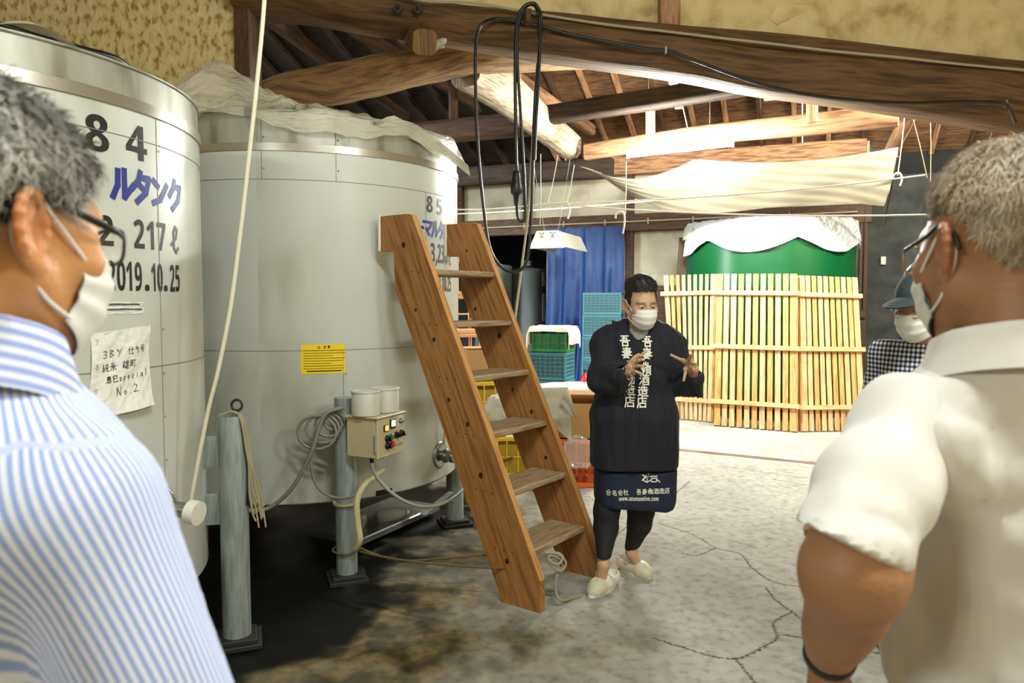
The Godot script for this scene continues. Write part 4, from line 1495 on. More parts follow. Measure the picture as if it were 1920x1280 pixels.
	part("lettering", b, M.print_blue, t, "blue katakana lettering")
	# yellow notice
	var y0: Vector2 = Vector2(0.338, 1.221)
	place = tank_place(c85, 1.03, y0.x, y0.y, 0.0015)
	var wide := 0.122
	var tall := 0.083
	g = Geo.new()
	g.sheet(14, 2, func(s: float, q: float): return place.call(-wide + s * 2.0 * wide, tall - q * 2.0 * tall), 0.0)
	var notice := part("notice", g, M.yellow, t, "yellow caution notice")
	g = Geo.new()
	var ontop := tank_place(c85, 1.03, y0.x, y0.y, 0.0026)
	write_char(g, "注", Vector2(0.0, 0.076), Vector2(0.015, 0.016), 0.0022, ontop)
	write_char(g, "意", Vector2(0.024, 0.076), Vector2(0.015, 0.016), 0.0022, ontop)
	for q in [[-0.032, 0.060, -0.024, 0.075], [-0.024, 0.075, -0.016, 0.060], [-0.016, 0.060, -0.032, 0.060]]:
		var dx: float = q[2] - q[0]
		var a := Vector2(q[0], q[1])
		var e := Vector2(q[2], q[3])
		var sd := (e - a).orthogonal().normalized() * 0.001
		g.face(PackedVector3Array([ontop.call(a.x - sd.x, a.y - sd.y), ontop.call(a.x + sd.x, a.y + sd.y), ontop.call(e.x + sd.x, e.y + sd.y), ontop.call(e.x - sd.x, e.y - sd.y)]), Vector3(0, 0, 1), PackedVector2Array([Vector2.ZERO, Vector2.RIGHT, Vector2.ONE, Vector2.DOWN]))
	for line in 9:
		var u := -0.108
		var stop := 0.108 if line % 3 != 2 else 0.04
		if line == 8:
			u = -0.09
			stop = 0.09
		while u < stop:
			var wd := 0.004 + 0.010 * rng.randf()
			write_char(g, "ー", Vector2(u, 0.050 - line * 0.0145), Vector2(wd, 0.004), 0.0032 if line < 8 else 0.006, ontop)
			u += wd + 0.0028
	part("print", g, M.print_black, notice)
	# valve spigot low on the right, with its flange
	var va: Vector2 = Vector2(1.161, 0.494)
	var out := Vector3(sin(va.x), 0, cos(va.x))
	var p := on_tank(c85, 1.03, va.x, va.y + 0.06)
	var ax := Basis(Vector3(cos(va.x), 0, -sin(va.x)), out, Vector3.UP)
	g = Geo.new()
	g.lathe([Vector2(0.0, 0.012), Vector2(0.075, 0.012), Vector2(0.088, 0.004), Vector2(0.088, -0.004)], p, 28, ax)
	var fl := part("flange", g, M.steel, t, "round polished flange")
	g = Geo.new()
	g.lathe([Vector2(0.034, 0.0), Vector2(0.034, 0.03), Vector2(0.046, 0.032), Vector2(0.046, 0.05), Vector2(0.036, 0.052), Vector2(0.036, 0.075), Vector2(0.043, 0.078), Vector2(0.043, 0.105), Vector2(0.030, 0.11), Vector2(0.027, 0.09), Vector2(0.0, 0.085)], p, 24, ax)
	part("spigot", g, M.steel, fl, "chromed drain spigot with a nut")
	# level pipe above the spigot
	g = Geo.new()
	g.tube([p + Vector3(0, 0.08, 0) + out * 0.03, p + Vector3(0.015, 0.22, 0) + out * 0.03, p + Vector3(0.03, 0.30, -0.03) + out * 0.03, p + Vector3(0.03, 0.42, -0.05) + out * 0.03], [0.012, 0.012, 0.02, 0.012], 10)
	part("level_pipe", g, M.hose, t, "short level pipe above the spigot")
	g = Geo.new()
	var pl: Vector2 = Vector2(0.681, 0.413)
	place = tank_place(c85, 1.03, pl.x, pl.y, 0.0)
	g.sheet(6, 2, func(s: float, q: float): return place.call(-0.055 + s * 0.11, 0.016 - q * 0.032) + Vector3(0.001, 0, 0.002), 0.0)
	part("maker_plate", g, M.black, t, "small black plate")
	# drain cock of the near tank
	var cp := Vector3(-1.233, 0.742, -2.8)
	var o := thing("drain_tap", "chromed tap low on the near tank, beside the white rope", "tap", cp)
	g = Geo.new()
	g.tube([cp + Vector3(-0.22, 0.03, -0.03), cp + Vector3(0.0, 0.0, 0.0)], [0.030, 0.030], 18)
	part("pipe", g, M.steel, o)
	g = Geo.new()
	g.tube([cp + Vector3(-0.005, 0, 0), cp + Vector3(0.035, -0.005, 0.01)], [0.046, 0.046], 20)
	part("nut", g, M.white_plastic, o, "pale ribbed cap nut")
	g = Geo.new()
	var arc := []
	for k in 13:
		var an := PI * k / 12.0
		arc.append(cp + Vector3(-0.11 - 0.05 * cos(an), 0.03 + 0.07 * sin(an), 0.0))
	g.tube(arc, [0.006], 8)
	part("handle", g, M.steel, o)
	tank_covers(c84, c85)


func tank_covers(c84: Vector3, c85: Vector3):
	# the film over the far tank: draped on its rim, hanging over in folds
	var r := 1.03
	var tent := func(ang: float, rad: float) -> float:
		# height of the film: a ridge at the back left, low at the front
		var x := sin(ang) * rad
		var z := cos(ang) * rad
		return 2.60 + 0.10 * (1.0 - rad / 1.05) + (0.22 * exp(-(pow(x + 0.05, 2.0) * 1.6 + pow(z + 0.30, 2.0) * 2.0)) + 0.40 * exp(-(pow(x + 0.62, 2.0) * 9.0 + pow(z - 0.05, 2.0) * 4.0))) * clampf(1.6 - 1.6 * pow(rad / 1.06, 6.0), 0.0, 1.0) * (1.0 if rad < 1.0 else exp(-(rad - 1.0) * 8.0)) + 0.020 * sin(ang * 13.0 + rad * 9.0) * sin(rad * 7.0)
	var f := noise(91, 0.9, 3)
	var g := Geo.new()
	var rows := []
	var ts := []
	for i in 27:
		var row := PackedVector3Array()
		var tt := PackedVector2Array()
		for j in 120:
			var ang := TAU * j / 120.0
			var drop := 0.045 + 0.045 * sin(ang * 2.0 + 0.6) + 0.03 * sin(ang * 5.0) + f.get_noise_2d(cos(ang) * 3.0, sin(ang) * 3.0) * 0.05
			# it hangs lower at the far left and the right
			drop += 0.10 * exp(-pow(wrapf(ang - 1.15, -PI, PI) / 0.45, 2.0)) + 0.16 * exp(-pow(wrapf(ang + 0.75, -PI, PI) / 0.35, 2.0))
			var p: Vector3
			if i < 20:
				var rad := (r + 0.012) * i / 19.0
				p = c85 + Vector3(sin(ang) * rad, tent.call(ang, rad) + f.get_noise_2d(sin(ang) * rad * 4.0, cos(ang) * rad * 4.0) * 0.05 * (1.0 - pow(i / 19.0, 6.0)), cos(ang) * rad)
			else:
				var q := (i - 19) / 7.0
				var rad := r + 0.014 + 0.02 * q + 0.018 * q * sin(ang * 17.0 + 2.0 * sin(ang * 3.0))
				p = c85 + Vector3(sin(ang) * rad, tent.call(ang, r) - drop * q, cos(ang) * rad)
			row.append(p)
			tt.append(Vector2(ang / TAU * 6.0, i / 27.0 * 2.0))
		rows.append(row)
		ts.append(tt)
	g.grid(rows, true, ts)
	# a loose corner that sticks out at the right
	solo("plastic_cover", g, M.film_cover, "crumpled yellowed plastic film draped over the far tank's top", "plastic cover")
	g = Geo.new()
	var q0 := Vector3(-0.792, 2.582, -4.33)
	var q1 := Vector3(-0.389, 2.481, -4.84)
	var q2 := Vector3(-0.282, 2.376, -4.86)
	g.sheet(12, 5, func(s: float, t: float):
		var a: Vector3 = q0.lerp(q1, s) if s < 0.85 else q0.lerp(q1, 0.85).lerp(q2, (s - 0.85) / 0.15)
		var up := 0.10 * (1.0 - s * 0.55) * smoothstep(0.0, 0.3, s)
		return a + Vector3(0.0, up * (1.0 - t) - 0.02 * t, 0.03 * sin(s * 9.0 + t * 3.0) + 0.02) + Vector3(0.012, 0, 0.02) * t, 0.002)
	solo("plastic_flap", g, M.milky, "white flap of plastic sticking out at the right of the far tank's rim", "plastic cover")
	# film and black hoses on the near tank's top
	g = Geo.new()
	g.sheet(24, 10, func(s: float, t: float):
		var ang := 0.35 + s * 0.85
		var rad := 0.99 - 0.5 * t
		return c84 + Vector3(sin(ang) * rad, 2.405 + 0.05 * sin(s * 11.0) * sin(t * 5.0 + s) + 0.06 * t, cos(ang) * rad), 0.0015)
	solo("plastic_cover", g, M.film_cover, "crumpled clear film lying on the near tank's top", "plastic cover")
	for k in 3:
		g = Geo.new()
		var pts := []
		for j in 9:
			var ang := 0.2 + 0.16 * j
			var rad := 0.90 - 0.07 * k + 0.02 * sin(j * 1.3 + k)
			pts.append(c84 + Vector3(sin(ang) * rad, 2.432 + 0.012 * k + 0.01 * sin(j * 2.0), cos(ang) * rad))
		g.tube(curve(pts, 5), [0.012], 10)
		solo("hose", g, M.rubber, ["dark hose lying outermost on the near tank's top", "dark hose lying in the middle of three on the near tank's top", "dark hose lying innermost on the near tank's top"][k], "hose", "hoses on the near tank")


# ------------------------------------------------------------------ the ladder

func ladder():
	# horizontal ways: run goes from the foot to the tank, side across the ladder to its right
	var run := Vector3(-0.807, 0, -0.590)
	var side := Vector3(0.590, 0, -0.807)
	var foot := Vector3(0.3195, 0, -3.84)     # middle of the front of the foot
	var half := 0.285
	var reach := 1.10
	var top := 2.03
	var t := thing("wooden_ladder", "wide wooden step ladder leaning on the far tank", "ladder", foot, "", 0.0)
	# one side plank in its own plane: x along the run, y up
	var out := PackedVector2Array([Vector2(0.0, 0.0), Vector2(0.0, 0.16), Vector2(reach - 0.245, top - 0.01), Vector2(reach - 0.20, top), Vector2(reach - 0.0, top), Vector2(reach, top - 0.20), Vector2(reach - 0.10, top - 0.205), Vector2(reach - 0.115, top - 0.42), Vector2(0.235, 0.0)])
	for s: float in [-1.0, 1.0]:
		var x := Transform3D(Basis(run, Vector3.UP, run.cross(Vector3.UP)), foot + side * (s * half))
		var g := Geo.new()
		g.off = Vector2(3.0 * s, 1.3)
		var raw := Geo.new()
		raw.prism(out, 0.042, x)
		# the grain runs along the plank: turn the texture points with it
		var an := atan2(top, reach - 0.2)
		for k in raw.uv.size():
			raw.uv[k] = raw.uv[k].rotated(-an) + g.off
		var rail := part("side_rail", raw, M.ladder, t)
		g = Geo.new()
		g.box(Vector3(0.024, 0.205, 0.05), Transform3D(x.basis, x * Vector3(reach + 0.012, top - 0.098, 0)), 0.006)
		part("pad", g, M.white_plastic, rail, "white pad at the rail's top")
		g = Geo.new()
		for q in [[0.36, 0.64], [0.60, 1.02], [0.845, 1.50], [0.20, 0.22], [0.47, 0.90], [0.70, 1.34], [0.93, 1.86]]:
			var r := 0.007 + 0.008 * rng.randf()
			for f in [-0.5, 0.5]:
				var p: Vector3 = x * Vector3(q[0] * 1.0 + 0.05 * (rng.randf() - 0.5), q[1], f * 0.0428)
				var ring := PackedVector3Array()
				for k in 12:
					var a := TAU * k / 12
					ring.append(p + run * cos(a) * r + Vector3.UP * sin(a) * r * 1.25)
				g.fan(ring, x.basis.z * f)
		part("knot", g, M.knot, rail)
		# paler strip that paints the light on the rail's front edge
		g = Geo.new()
		for q in [[out[1], out[2]], [out[2], out[3]]]:
			var a: Vector3 = x * Vector3(q[0].x, q[0].y, 0)
			var b: Vector3 = x * Vector3(q[1].x, q[1].y, 0)
			g.bar(a, b, 0.040, 0.003, Vector3.UP, 0.001)
		part("edge", g, M.pine_b, rail, "pale strip painting light on the front edge")
		# screws in threes beside each tread
		g = Geo.new()
		for k in 6:
			var y := 0.285 + 0.2875 * k
			for j in 3:
				var f := 0.03 + 0.055 * j
				var p: Vector3 = x * Vector3((reach - 0.2) * y / top * 0.99 + f + 0.015, y - 0.016 + 0.004 * j, s * 0.0214)
				var ring := PackedVector3Array()
				for m in 8:
					var a := TAU * m / 8
					ring.append(p + run * cos(a) * 0.0045 + Vector3.UP * sin(a) * 0.0045)
				g.fan(ring, x.basis.z * s)
		part("screw", g, M.knot, rail)
	for k in 6:
		var y := 0.285 + 0.2875 * k
		var x0 := (reach - 0.2) * (y - 0.10) / top
		var g := Geo.new()
		g.off = Vector2(k * 1.7, k * 0.9)
		var mid := foot + run * (x0 + 0.115) + Vector3.UP * (y - 0.016)
		g.box(Vector3(half * 2.0 - 0.042, 0.032, 0.235), Transform3D(Basis(side, Vector3.UP, side.cross(Vector3.UP)), mid), 0.006)
		part("tread", g, M.tread, t)
	# the pale front-edge strips paint light on the rails
	# the rope that ties the foot to the tank's leg, and the knot on the rail
	var g := Geo.new()
	var leg := Vector3(-0.919, 0, -4.045)
	var a := Vector3(0.134, 0.222, -3.68)
	var ry := 0.22
	var l0 := leg + Vector3(-0.075, 0.17, 0.0)
	g.tube(curve([leg + Vector3(0.06, 0.19, -0.05), leg + Vector3(0.075, 0.185, 0.02), leg + Vector3(0.3, 0.15, 0.12), Vector3(-0.364, 0.189, -3.85), Vector3(-0.125, 0.219, -3.82), Vector3(-0.055, 0.221, -3.8), Vector3(-0.078, 0.256, -3.82), Vector3(-0.117, 0.232, -3.84), Vector3(-0.069, 0.212, -3.8), Vector3(0.014, 0.2, -3.78)], 6), [0.0065], 8)
	g.tube(curve([leg + Vector3(0.065, 0.17, 0.0), leg + Vector3(0.02, 0.165, 0.075), leg + Vector3(-0.07, 0.17, 0.03), leg + Vector3(-0.05, 0.175, -0.06), leg + Vector3(0.05, 0.175, -0.06), leg + Vector3(0.08, 0.165, 0.02), Vector3(-0.56, 0.175, -3.85), Vector3(-0.218, 0.18, -3.75), Vector3(0.014, 0.182, -3.72)], 6), [0.0065], 8)
	solo("rope", g, M.rope_brown, "thin brown rope tied from the far tank's leg to the ladder's foot", "rope")
	g = Geo.new()
	g.tube(curve([Vector3(0.165, 0.283, -3.66), Vector3(0.227, 0.271, -3.68), Vector3(0.274, 0.22, -3.7), Vector3(0.246, 0.181, -3.68), Vector3(0.197, 0.223, -3.66), Vector3(0.186, 0.267, -3.66), Vector3(0.235, 0.249, -3.68), Vector3(0.256, 0.198, -3.7), Vector3(0.225, 0.153, -3.68), Vector3(0.222, 0.084, -3.67), Vector3(0.246, 0.039, -3.66), Vector3(0.316, 0, -3.767) + Vector3(0, 0.007, 0), Vector3(0.367, 0, -3.808) + Vector3(0, 0.007, 0)], 6), [0.0065], 8)
	g.tube(curve([Vector3(0.215, 0.28, -3.7), Vector3(0.186, 0.251, -3.66), Vector3(0.229, 0.223, -3.66), Vector3(0.258, 0.251, -3.69), Vector3(0.221, 0.269, -3.7), Vector3(0.192, 0.234, -3.66)], 6), [0.007], 8)
	solo("rope", g, M.rope_dirty, "knotted grey rope end hanging from the ladder's foot", "rope")


# ------------------------------------------------------------------ people

var head_geo: Geo
var head_field: Field     # the head without its ears, for the hair to lie on


# a head in its own axes: up is y, the face looks to +z, the middle of the ears is the origin
func make_head() -> void:
	var f := Field.new(Vector3(-0.105, -0.215, -0.13), Vector3(0.105, 0.15, 0.145), 0.0028)
	f.ell(Vector3(0, 0.035, -0.012), Vector3(0.076, 0.096, 0.098), 0.01)
	f.ell(Vector3(0, -0.015, 0.035), Vector3(0.063, 0.085, 0.066), 0.03)
	f.cap(Vector3(0, -0.098, 0.062), Vector3(0, -0.075, 0.03), 0.026, 0.04, 0.03)
	for s: float in [-1.0, 1.0]:
		f.cap(Vector3(0.056 * s, -0.045, 0.005), Vector3(0.022 * s, -0.098, 0.058), 0.022, 0.018, 0.03)
		f.ell(Vector3(0.046 * s, -0.022, 0.066), Vector3(0.022, 0.024, 0.022), 0.025)     # cheek
	f.cap(Vector3(-0.036, 0.026, 0.083), Vector3(0.036, 0.026, 0.083), 0.012, 0.012, 0.02)     # brow
	f.cap(Vector3(0, -0.07, -0.03), Vector3(0, -0.21, -0.05), 0.056, 0.062, 0.03)     # neck
	f.cap(Vector3(0, 0.012, 0.091), Vector3(0, -0.026, 0.106), 0.009, 0.0115, 0.012)     # nose
	for s: float in [-1.0, 1.0]:
		f.ell(Vector3(0.012 * s, -0.031, 0.098), Vector3(0.009, 0.008, 0.010), 0.008)
	f.cap(Vector3(-0.018, -0.062, 0.091), Vector3(0.018, -0.062, 0.091), 0.008, 0.008, 0.008)     # lips
	f.cap(Vector3(-0.016, -0.073, 0.089), Vector3(0.016, -0.073, 0.089), 0.008, 0.008, 0.008)
	f.sub = true
	for s: float in [-1.0, 1.0]:
		f.ell(Vector3(0.031 * s, 0.006, 0.104), Vector3(0.019, 0.011, 0.016), 0.012)     # eye sockets
	f.cap(Vector3(-0.022, -0.0675, 0.105), Vector3(0.022, -0.0675, 0.105), 0.004, 0.004, 0.004)
	f.sub = false
	for s: float in [-1.0, 1.0]:
		f.ell(Vector3(0.031 * s, 0.005, 0.084), Vector3(0.015, 0.011, 0.013), 0.004)     # lids
	head_field = Field.new(Vector3(-0.105, -0.215, -0.13), Vector3(0.105, 0.15, 0.145), 0.0028)
	head_field.d = f.d.duplicate()
	for s: float in [-1.0, 1.0]:
		# ear: a bowl with a rim and a lobe
		var b := Basis(Vector3.UP, -0.42 * s) * Basis(Vector3.RIGHT, -0.18)
		var e := Vector3(0.080 * s, -0.004, -0.012)
		f.ell(e, Vector3(0.0075, 0.032, 0.019), 0.008, b)
		var last := Vector3.ZERO
		for k in 12:
			var a := lerpf(-0.95, 3.9, k / 11.0)
			var p := e + b * Vector3(0.0055 * s, 0.004 + 0.030 * sin(a), -0.003 + 0.0185 * -cos(a))
			if k > 0:
				f.cap(last, p, 0.0046, 0.0046, 0.004)
			last = p
		f.ell(e + b * Vector3(0.003 * s, -0.030, 0.006), Vector3(0.006, 0.011, 0.010), 0.007, b)
		f.ell(e + b * Vector3(0.004 * s, -0.004, 0.017), Vector3(0.005, 0.008, 0.005), 0.005, b)
		f.sub = true
		f.ell(e + b * Vector3(0.009 * s, -0.002, 0.004), Vector3(0.0055, 0.013, 0.009), 0.006, b)
		f.sub = false
	head_geo = Geo.new()
	f.mesh(head_geo, Transform3D(), func(p: Vector3, n: Vector3) -> Color:
		var warm := 0.0
		warm += 0.5 * smoothstep(0.068, 0.085, absf(p.x)) * smoothstep(0.06, 0.0, absf(p.y))
		warm += 0.4 * exp(-p.distance_squared_to(Vector3(0, -0.028, 0.115)) / 0.0004)
		var lip := exp(-(pow(p.x / 0.024, 2.0) + pow((p.y + 0.068) / 0.011, 2.0))) * smoothstep(0.08, 0.09, p.z)
		var brow := 0.0
		for s: float in [-1.0, 1.0]:
			brow = maxf(brow, exp(-(pow((p.x - 0.034 * s) / 0.021, 4.0) + pow((p.y - 0.029 + absf(p.x) * 0.1) / 0.0055, 2.0))) * smoothstep(0.05, 0.07, p.z))
		var c := Color(0.60, 0.37, 0.22).lerp(Color(0.55, 0.22, 0.13), clampf(warm, 0, 1))
		c = c.lerp(Color(0.50, 0.20, 0.16), lip * 0.8)
		return c.lerp(Color(0.05, 0.04, 0.03), brow * 0.8))


# the head of a person: skin joins the body's mesh, the rest are children
func head_basis(yaw: float, pitch: float, roll := 0.0) -> Basis:
	return Basis(Vector3.UP, yaw) * Basis(Vector3.RIGHT, pitch) * Basis(Vector3.BACK, roll)


func add_head(g: Geo, x: Transform3D, tone: Color) -> void:
	var k := g.c.size()
	g.join(head_geo, x)
	for i in range(k, g.c.size()):
		g.c[i] = g.c[i] * tone


func eyes(x: Transform3D, who: Node3D) -> void:
	for s: float in [-1.0, 1.0]:
		var g := Geo.new()
		g.lathe([Vector2(0.0, 0.0145), Vector2(0.0045, 0.0139), Vector2(0.0047, 0.0136)], x * Vector3(0.031 * s, 0.0025, 0.0846), 16, x.basis * Basis(Vector3.RIGHT, Vector3.BACK, Vector3.DOWN))
		part("iris", g, M.black, who)
		g = Geo.new()
		var pts := []
		for k in 9:
			var a := lerpf(-1.0, 1.0, k / 8.0)
			pts.append(x * Vector3(0.031 * s + 0.0135 * a, 0.0055 - 0.003 * a * a - 0.001 * a * s, 0.0975 - 0.006 * a * a - 0.004 * a * s))
		g.tube(pts, [0.0014], 6)
		part("eyelash", g, M.black, who)


# a pleated mask over nose and chin, with its ear loops
func face_mask(x: Transform3D, who: Node3D) -> void:
	var shape := func(s: float, t: float) -> Vector3:
		# profile down the middle of the face
		var zs := [0.107, 0.120, 0.125, 0.122, 0.113, 0.099, 0.078]
		var ys := [-0.007, -0.023, -0.041, -0.062, -0.085, -0.106, -0.122]
		var q := t * 6.0
		var k := mini(int(q), 5)
		var zc := lerpf(zs[k], zs[k + 1], q - k)
		var yc := lerpf(ys[k], ys[k + 1], q - k)
		var a := (s - 0.5) * 2.0
		var ang := a * 1.32
		var rx := lerpf(0.072, 0.068, t)
		var z0 := 0.012
		var fold := 0.0016 * sin(t * 21.0) * (1.0 - 0.5 * absf(a))
		var edge_y := lerpf(-0.018, -0.082, t)
		var y := lerpf(yc, edge_y, pow(absf(a), 1.7))
		return x * Vector3(sin(ang) * (rx + fold), y, z0 + (zc - z0 + fold) * pow(maxf(cos(ang), 0.0), 0.75) + 0.004)
	var g := Geo.new()
	g.sheet(28, 32, shape, 0.0016)
	var m := part("face_mask", g, M.mask, who, "white pleated face mask")
	for s: float in [-1.0, 1.0]:
		g = Geo.new()
		var e := 0.01 if s < 0 else 0.99
		var up: Vector3 = shape.call(e, 0.06)
		var dn: Vector3 = shape.call(e, 0.94)
		var back := x * Vector3(0.083 * s, 0.006, -0.030)
		g.tube(curve([up, x * Vector3(0.080 * s, 0.012, 0.012), x * Vector3(0.083 * s, 0.030, -0.008), x * Vector3(0.082 * s, 0.018, -0.026), x * Vector3(0.079 * s, -0.012, -0.024), x * Vector3(0.077 * s, -0.036, -0.010), x * Vector3(0.074 * s, -0.062, 0.012), dn], 6), [0.0019], 8)
		part("ear_loop", g, M.mask, m)


func spectacles(x: Transform3D, who: Node3D, frame: Material, label: String, wide := 0.024, tall := 0.019, wire := 0.0016, arms: Material = null) -> void:
	var g := Geo.new()
	var lens := Geo.new()
	for s: float in [-1.0, 1.0]:
		var ring := []
		var pane := PackedVector3Array()
		for k in 25:
			var a := TAU * k / 24.0
			var c := cos(a)
			var d := sin(a)
			var e := 1.0 / pow(pow(absf(c), 3.2) + pow(absf(d), 3.2), 1.0 / 3.2)
			var p := x * Vector3(0.033 * s + wide * c * e, 0.000 + tall * d * e, 0.117 - 0.006 * absf(c * s * e) - 0.10 * pow(maxf(0.0, absf(0.033 + wide * c * e * s) - 0.02), 2.0) * 10.0)
			ring.append(p)
			if k < 24:
				pane.append(p)
		g.tube(ring, [wire], 8)
		lens.fan(pane, x.basis.z)
	g.tube([x * Vector3(-0.010, 0.006, 0.116), x * Vector3(0, 0.009, 0.119), x * Vector3(0.010, 0.006, 0.116)], [wire], 8)
	var o := part("glasses", g, frame, who, label)
	part("lens", lens, M.glass, o)
	for s: float in [-1.0, 1.0]:
		g = Geo.new()
		g.tube(curve([x * Vector3(0.058 * s, 0.009, 0.106), x * Vector3(0.070 * s, 0.012, 0.085), x * Vector3(0.079 * s, 0.022, 0.03), x * Vector3(0.084 * s, 0.032, -0.004), x * Vector3(0.084 * s, 0.018, -0.028), x * Vector3(0.083 * s, -0.002, -0.036)], 5), [wire * 1.1, wire * 1.1, wire * 1.1, wire * 1.2, wire * 1.5, wire * 2.0, wire * 2.0, wire * 2.0], 8)
		part("temple", g, arms if arms else frame, o)


# hair: a close cap with many short strands; low(p) tells how far a point of the scalp is inside the hairline
func hair(x: Transform3D, who: Node3D, label: String, thick: float, length: float, count: int, dark: Color, light: Color, low: Callable, wave := 0.3, seed_at := 5) -> void:
	var r := RandomNumberGenerator.new()
	r.seed = seed_at
	var f := noise(seed_at, 14.0, 3)
	var g := Geo.new()
	# the cap
	var rows := []
	var ts := []
	var cols := []
	for i in 34:
		var row := PackedVector3Array()
		for j in 56:
			var th := PI * 0.80 * i / 33.0
			var ph := TAU * j / 56.0
			var way := Vector3(sin(th) * sin(ph), cos(th), sin(th) * cos(ph))
			var c := Vector3(0, 0.03, -0.012)
			var p := head_field.hit(c + way * 0.128, -way, 0.1)
			var k: float = low.call(p)
			var lift := clampf(k, -0.003, 1.0)
			p += way * (minf(lift, thick) + (f.get_noise_3dv(p * 3.0) * (0.14 + 0.6 * clampf(wave - 0.6, 0.0, 1.0)) * thick if k > 0.0 else -0.002))
			row.append(x * p)
		rows.append(row)
	var k0 := g.v.size()
	g.grid(rows, true)
	for i in range(k0, g.v.size()):
		g.c[i] = dark.lerp(light, clampf(0.30 + f.get_noise_3dv(g.v[i] * 2.0) * 0.35, 0, 1))
	# strands
	for k in count:
		var way := Vector3(r.randfn(), r.randfn(), r.randfn()).normalized()
		if way.y < -0.55:
			continue
		var c := Vector3(0, 0.03, -0.012)
		var p := head_field.hit(c + way * 0.128, -way, 0.1)
		var q: float = low.call(p)
		if q < 0.0005:
			continue
		p += way * minf(q, thick) * 0.93
		# strands lie along the head, down and to the front or back
		var flow := (Vector3(way.x * 0.6, -0.35 - 0.5 * (1.0 - way.y), 0.45 * signf(way.z + 0.1)) + Vector3(r.randfn(), r.randfn(), r.randfn()) * wave).normalized()
		flow = (flow - way * flow.dot(way) * 0.9).normalized()
		var side := flow.cross(way).normalized() * (0.00075 + 0.0006 * r.randf())
		var n := 3
		var tone := dark.lerp(light, clampf(0.5 + f.get_noise_3dv(p * 1.5) * 0.9 + r.randfn() * 0.22, 0, 1))
		g.tint = tone
		var len := length * (0.5 + 0.7 * r.randf()) * clampf(q / 0.006, 0.35, 1.0)
		var a := p
		for m in n:
			var w0 := 1.0 - float(m) / n
			var w1 := 1.0 - float(m + 1) / n
			var b := a + (flow + way * (0.42 - 0.34 * m) + Vector3(r.randfn(), r.randfn(), r.randfn()) * wave * 0.25) * len / n
			var i := g.v.size()
			for z in [a - side * w0, a + side * w0, b + side * w1, b - side * w1]:
				g.add(x * (z as Vector3), (x.basis * way).normalized(), Vector2.ZERO)
			g.ix.append_array([i, i + 2, i + 1, i, i + 3, i + 2])
			a = b
	g.tint = Color.WHITE
	part("hair", g, M.hair_vc, who, label)


# five fingers and a palm, from joints given as points
func hand(f: Field, wrist: Vector3, palm: Array, fingers: Array, radius := 0.0085) -> void:
	# palm: the knuckle ends that the palm reaches; fingers: chains of joints
	for k in palm:
		f.cap(wrist, k, 0.021, 0.0125, 0.012)
	for ch in fingers:
		for j in (ch as Array).size() - 1:
			var s: float = 1.0 - 0.10 * j
			f.cap(ch[j], ch[j + 1], radius * s, radius * (s - 0.09), 0.0035)


func skin_paint(tone: Color) -> Callable:
	return func(_p: Vector3, _n: Vector3) -> Color: return Color(0.60, 0.37, 0.22) * tone


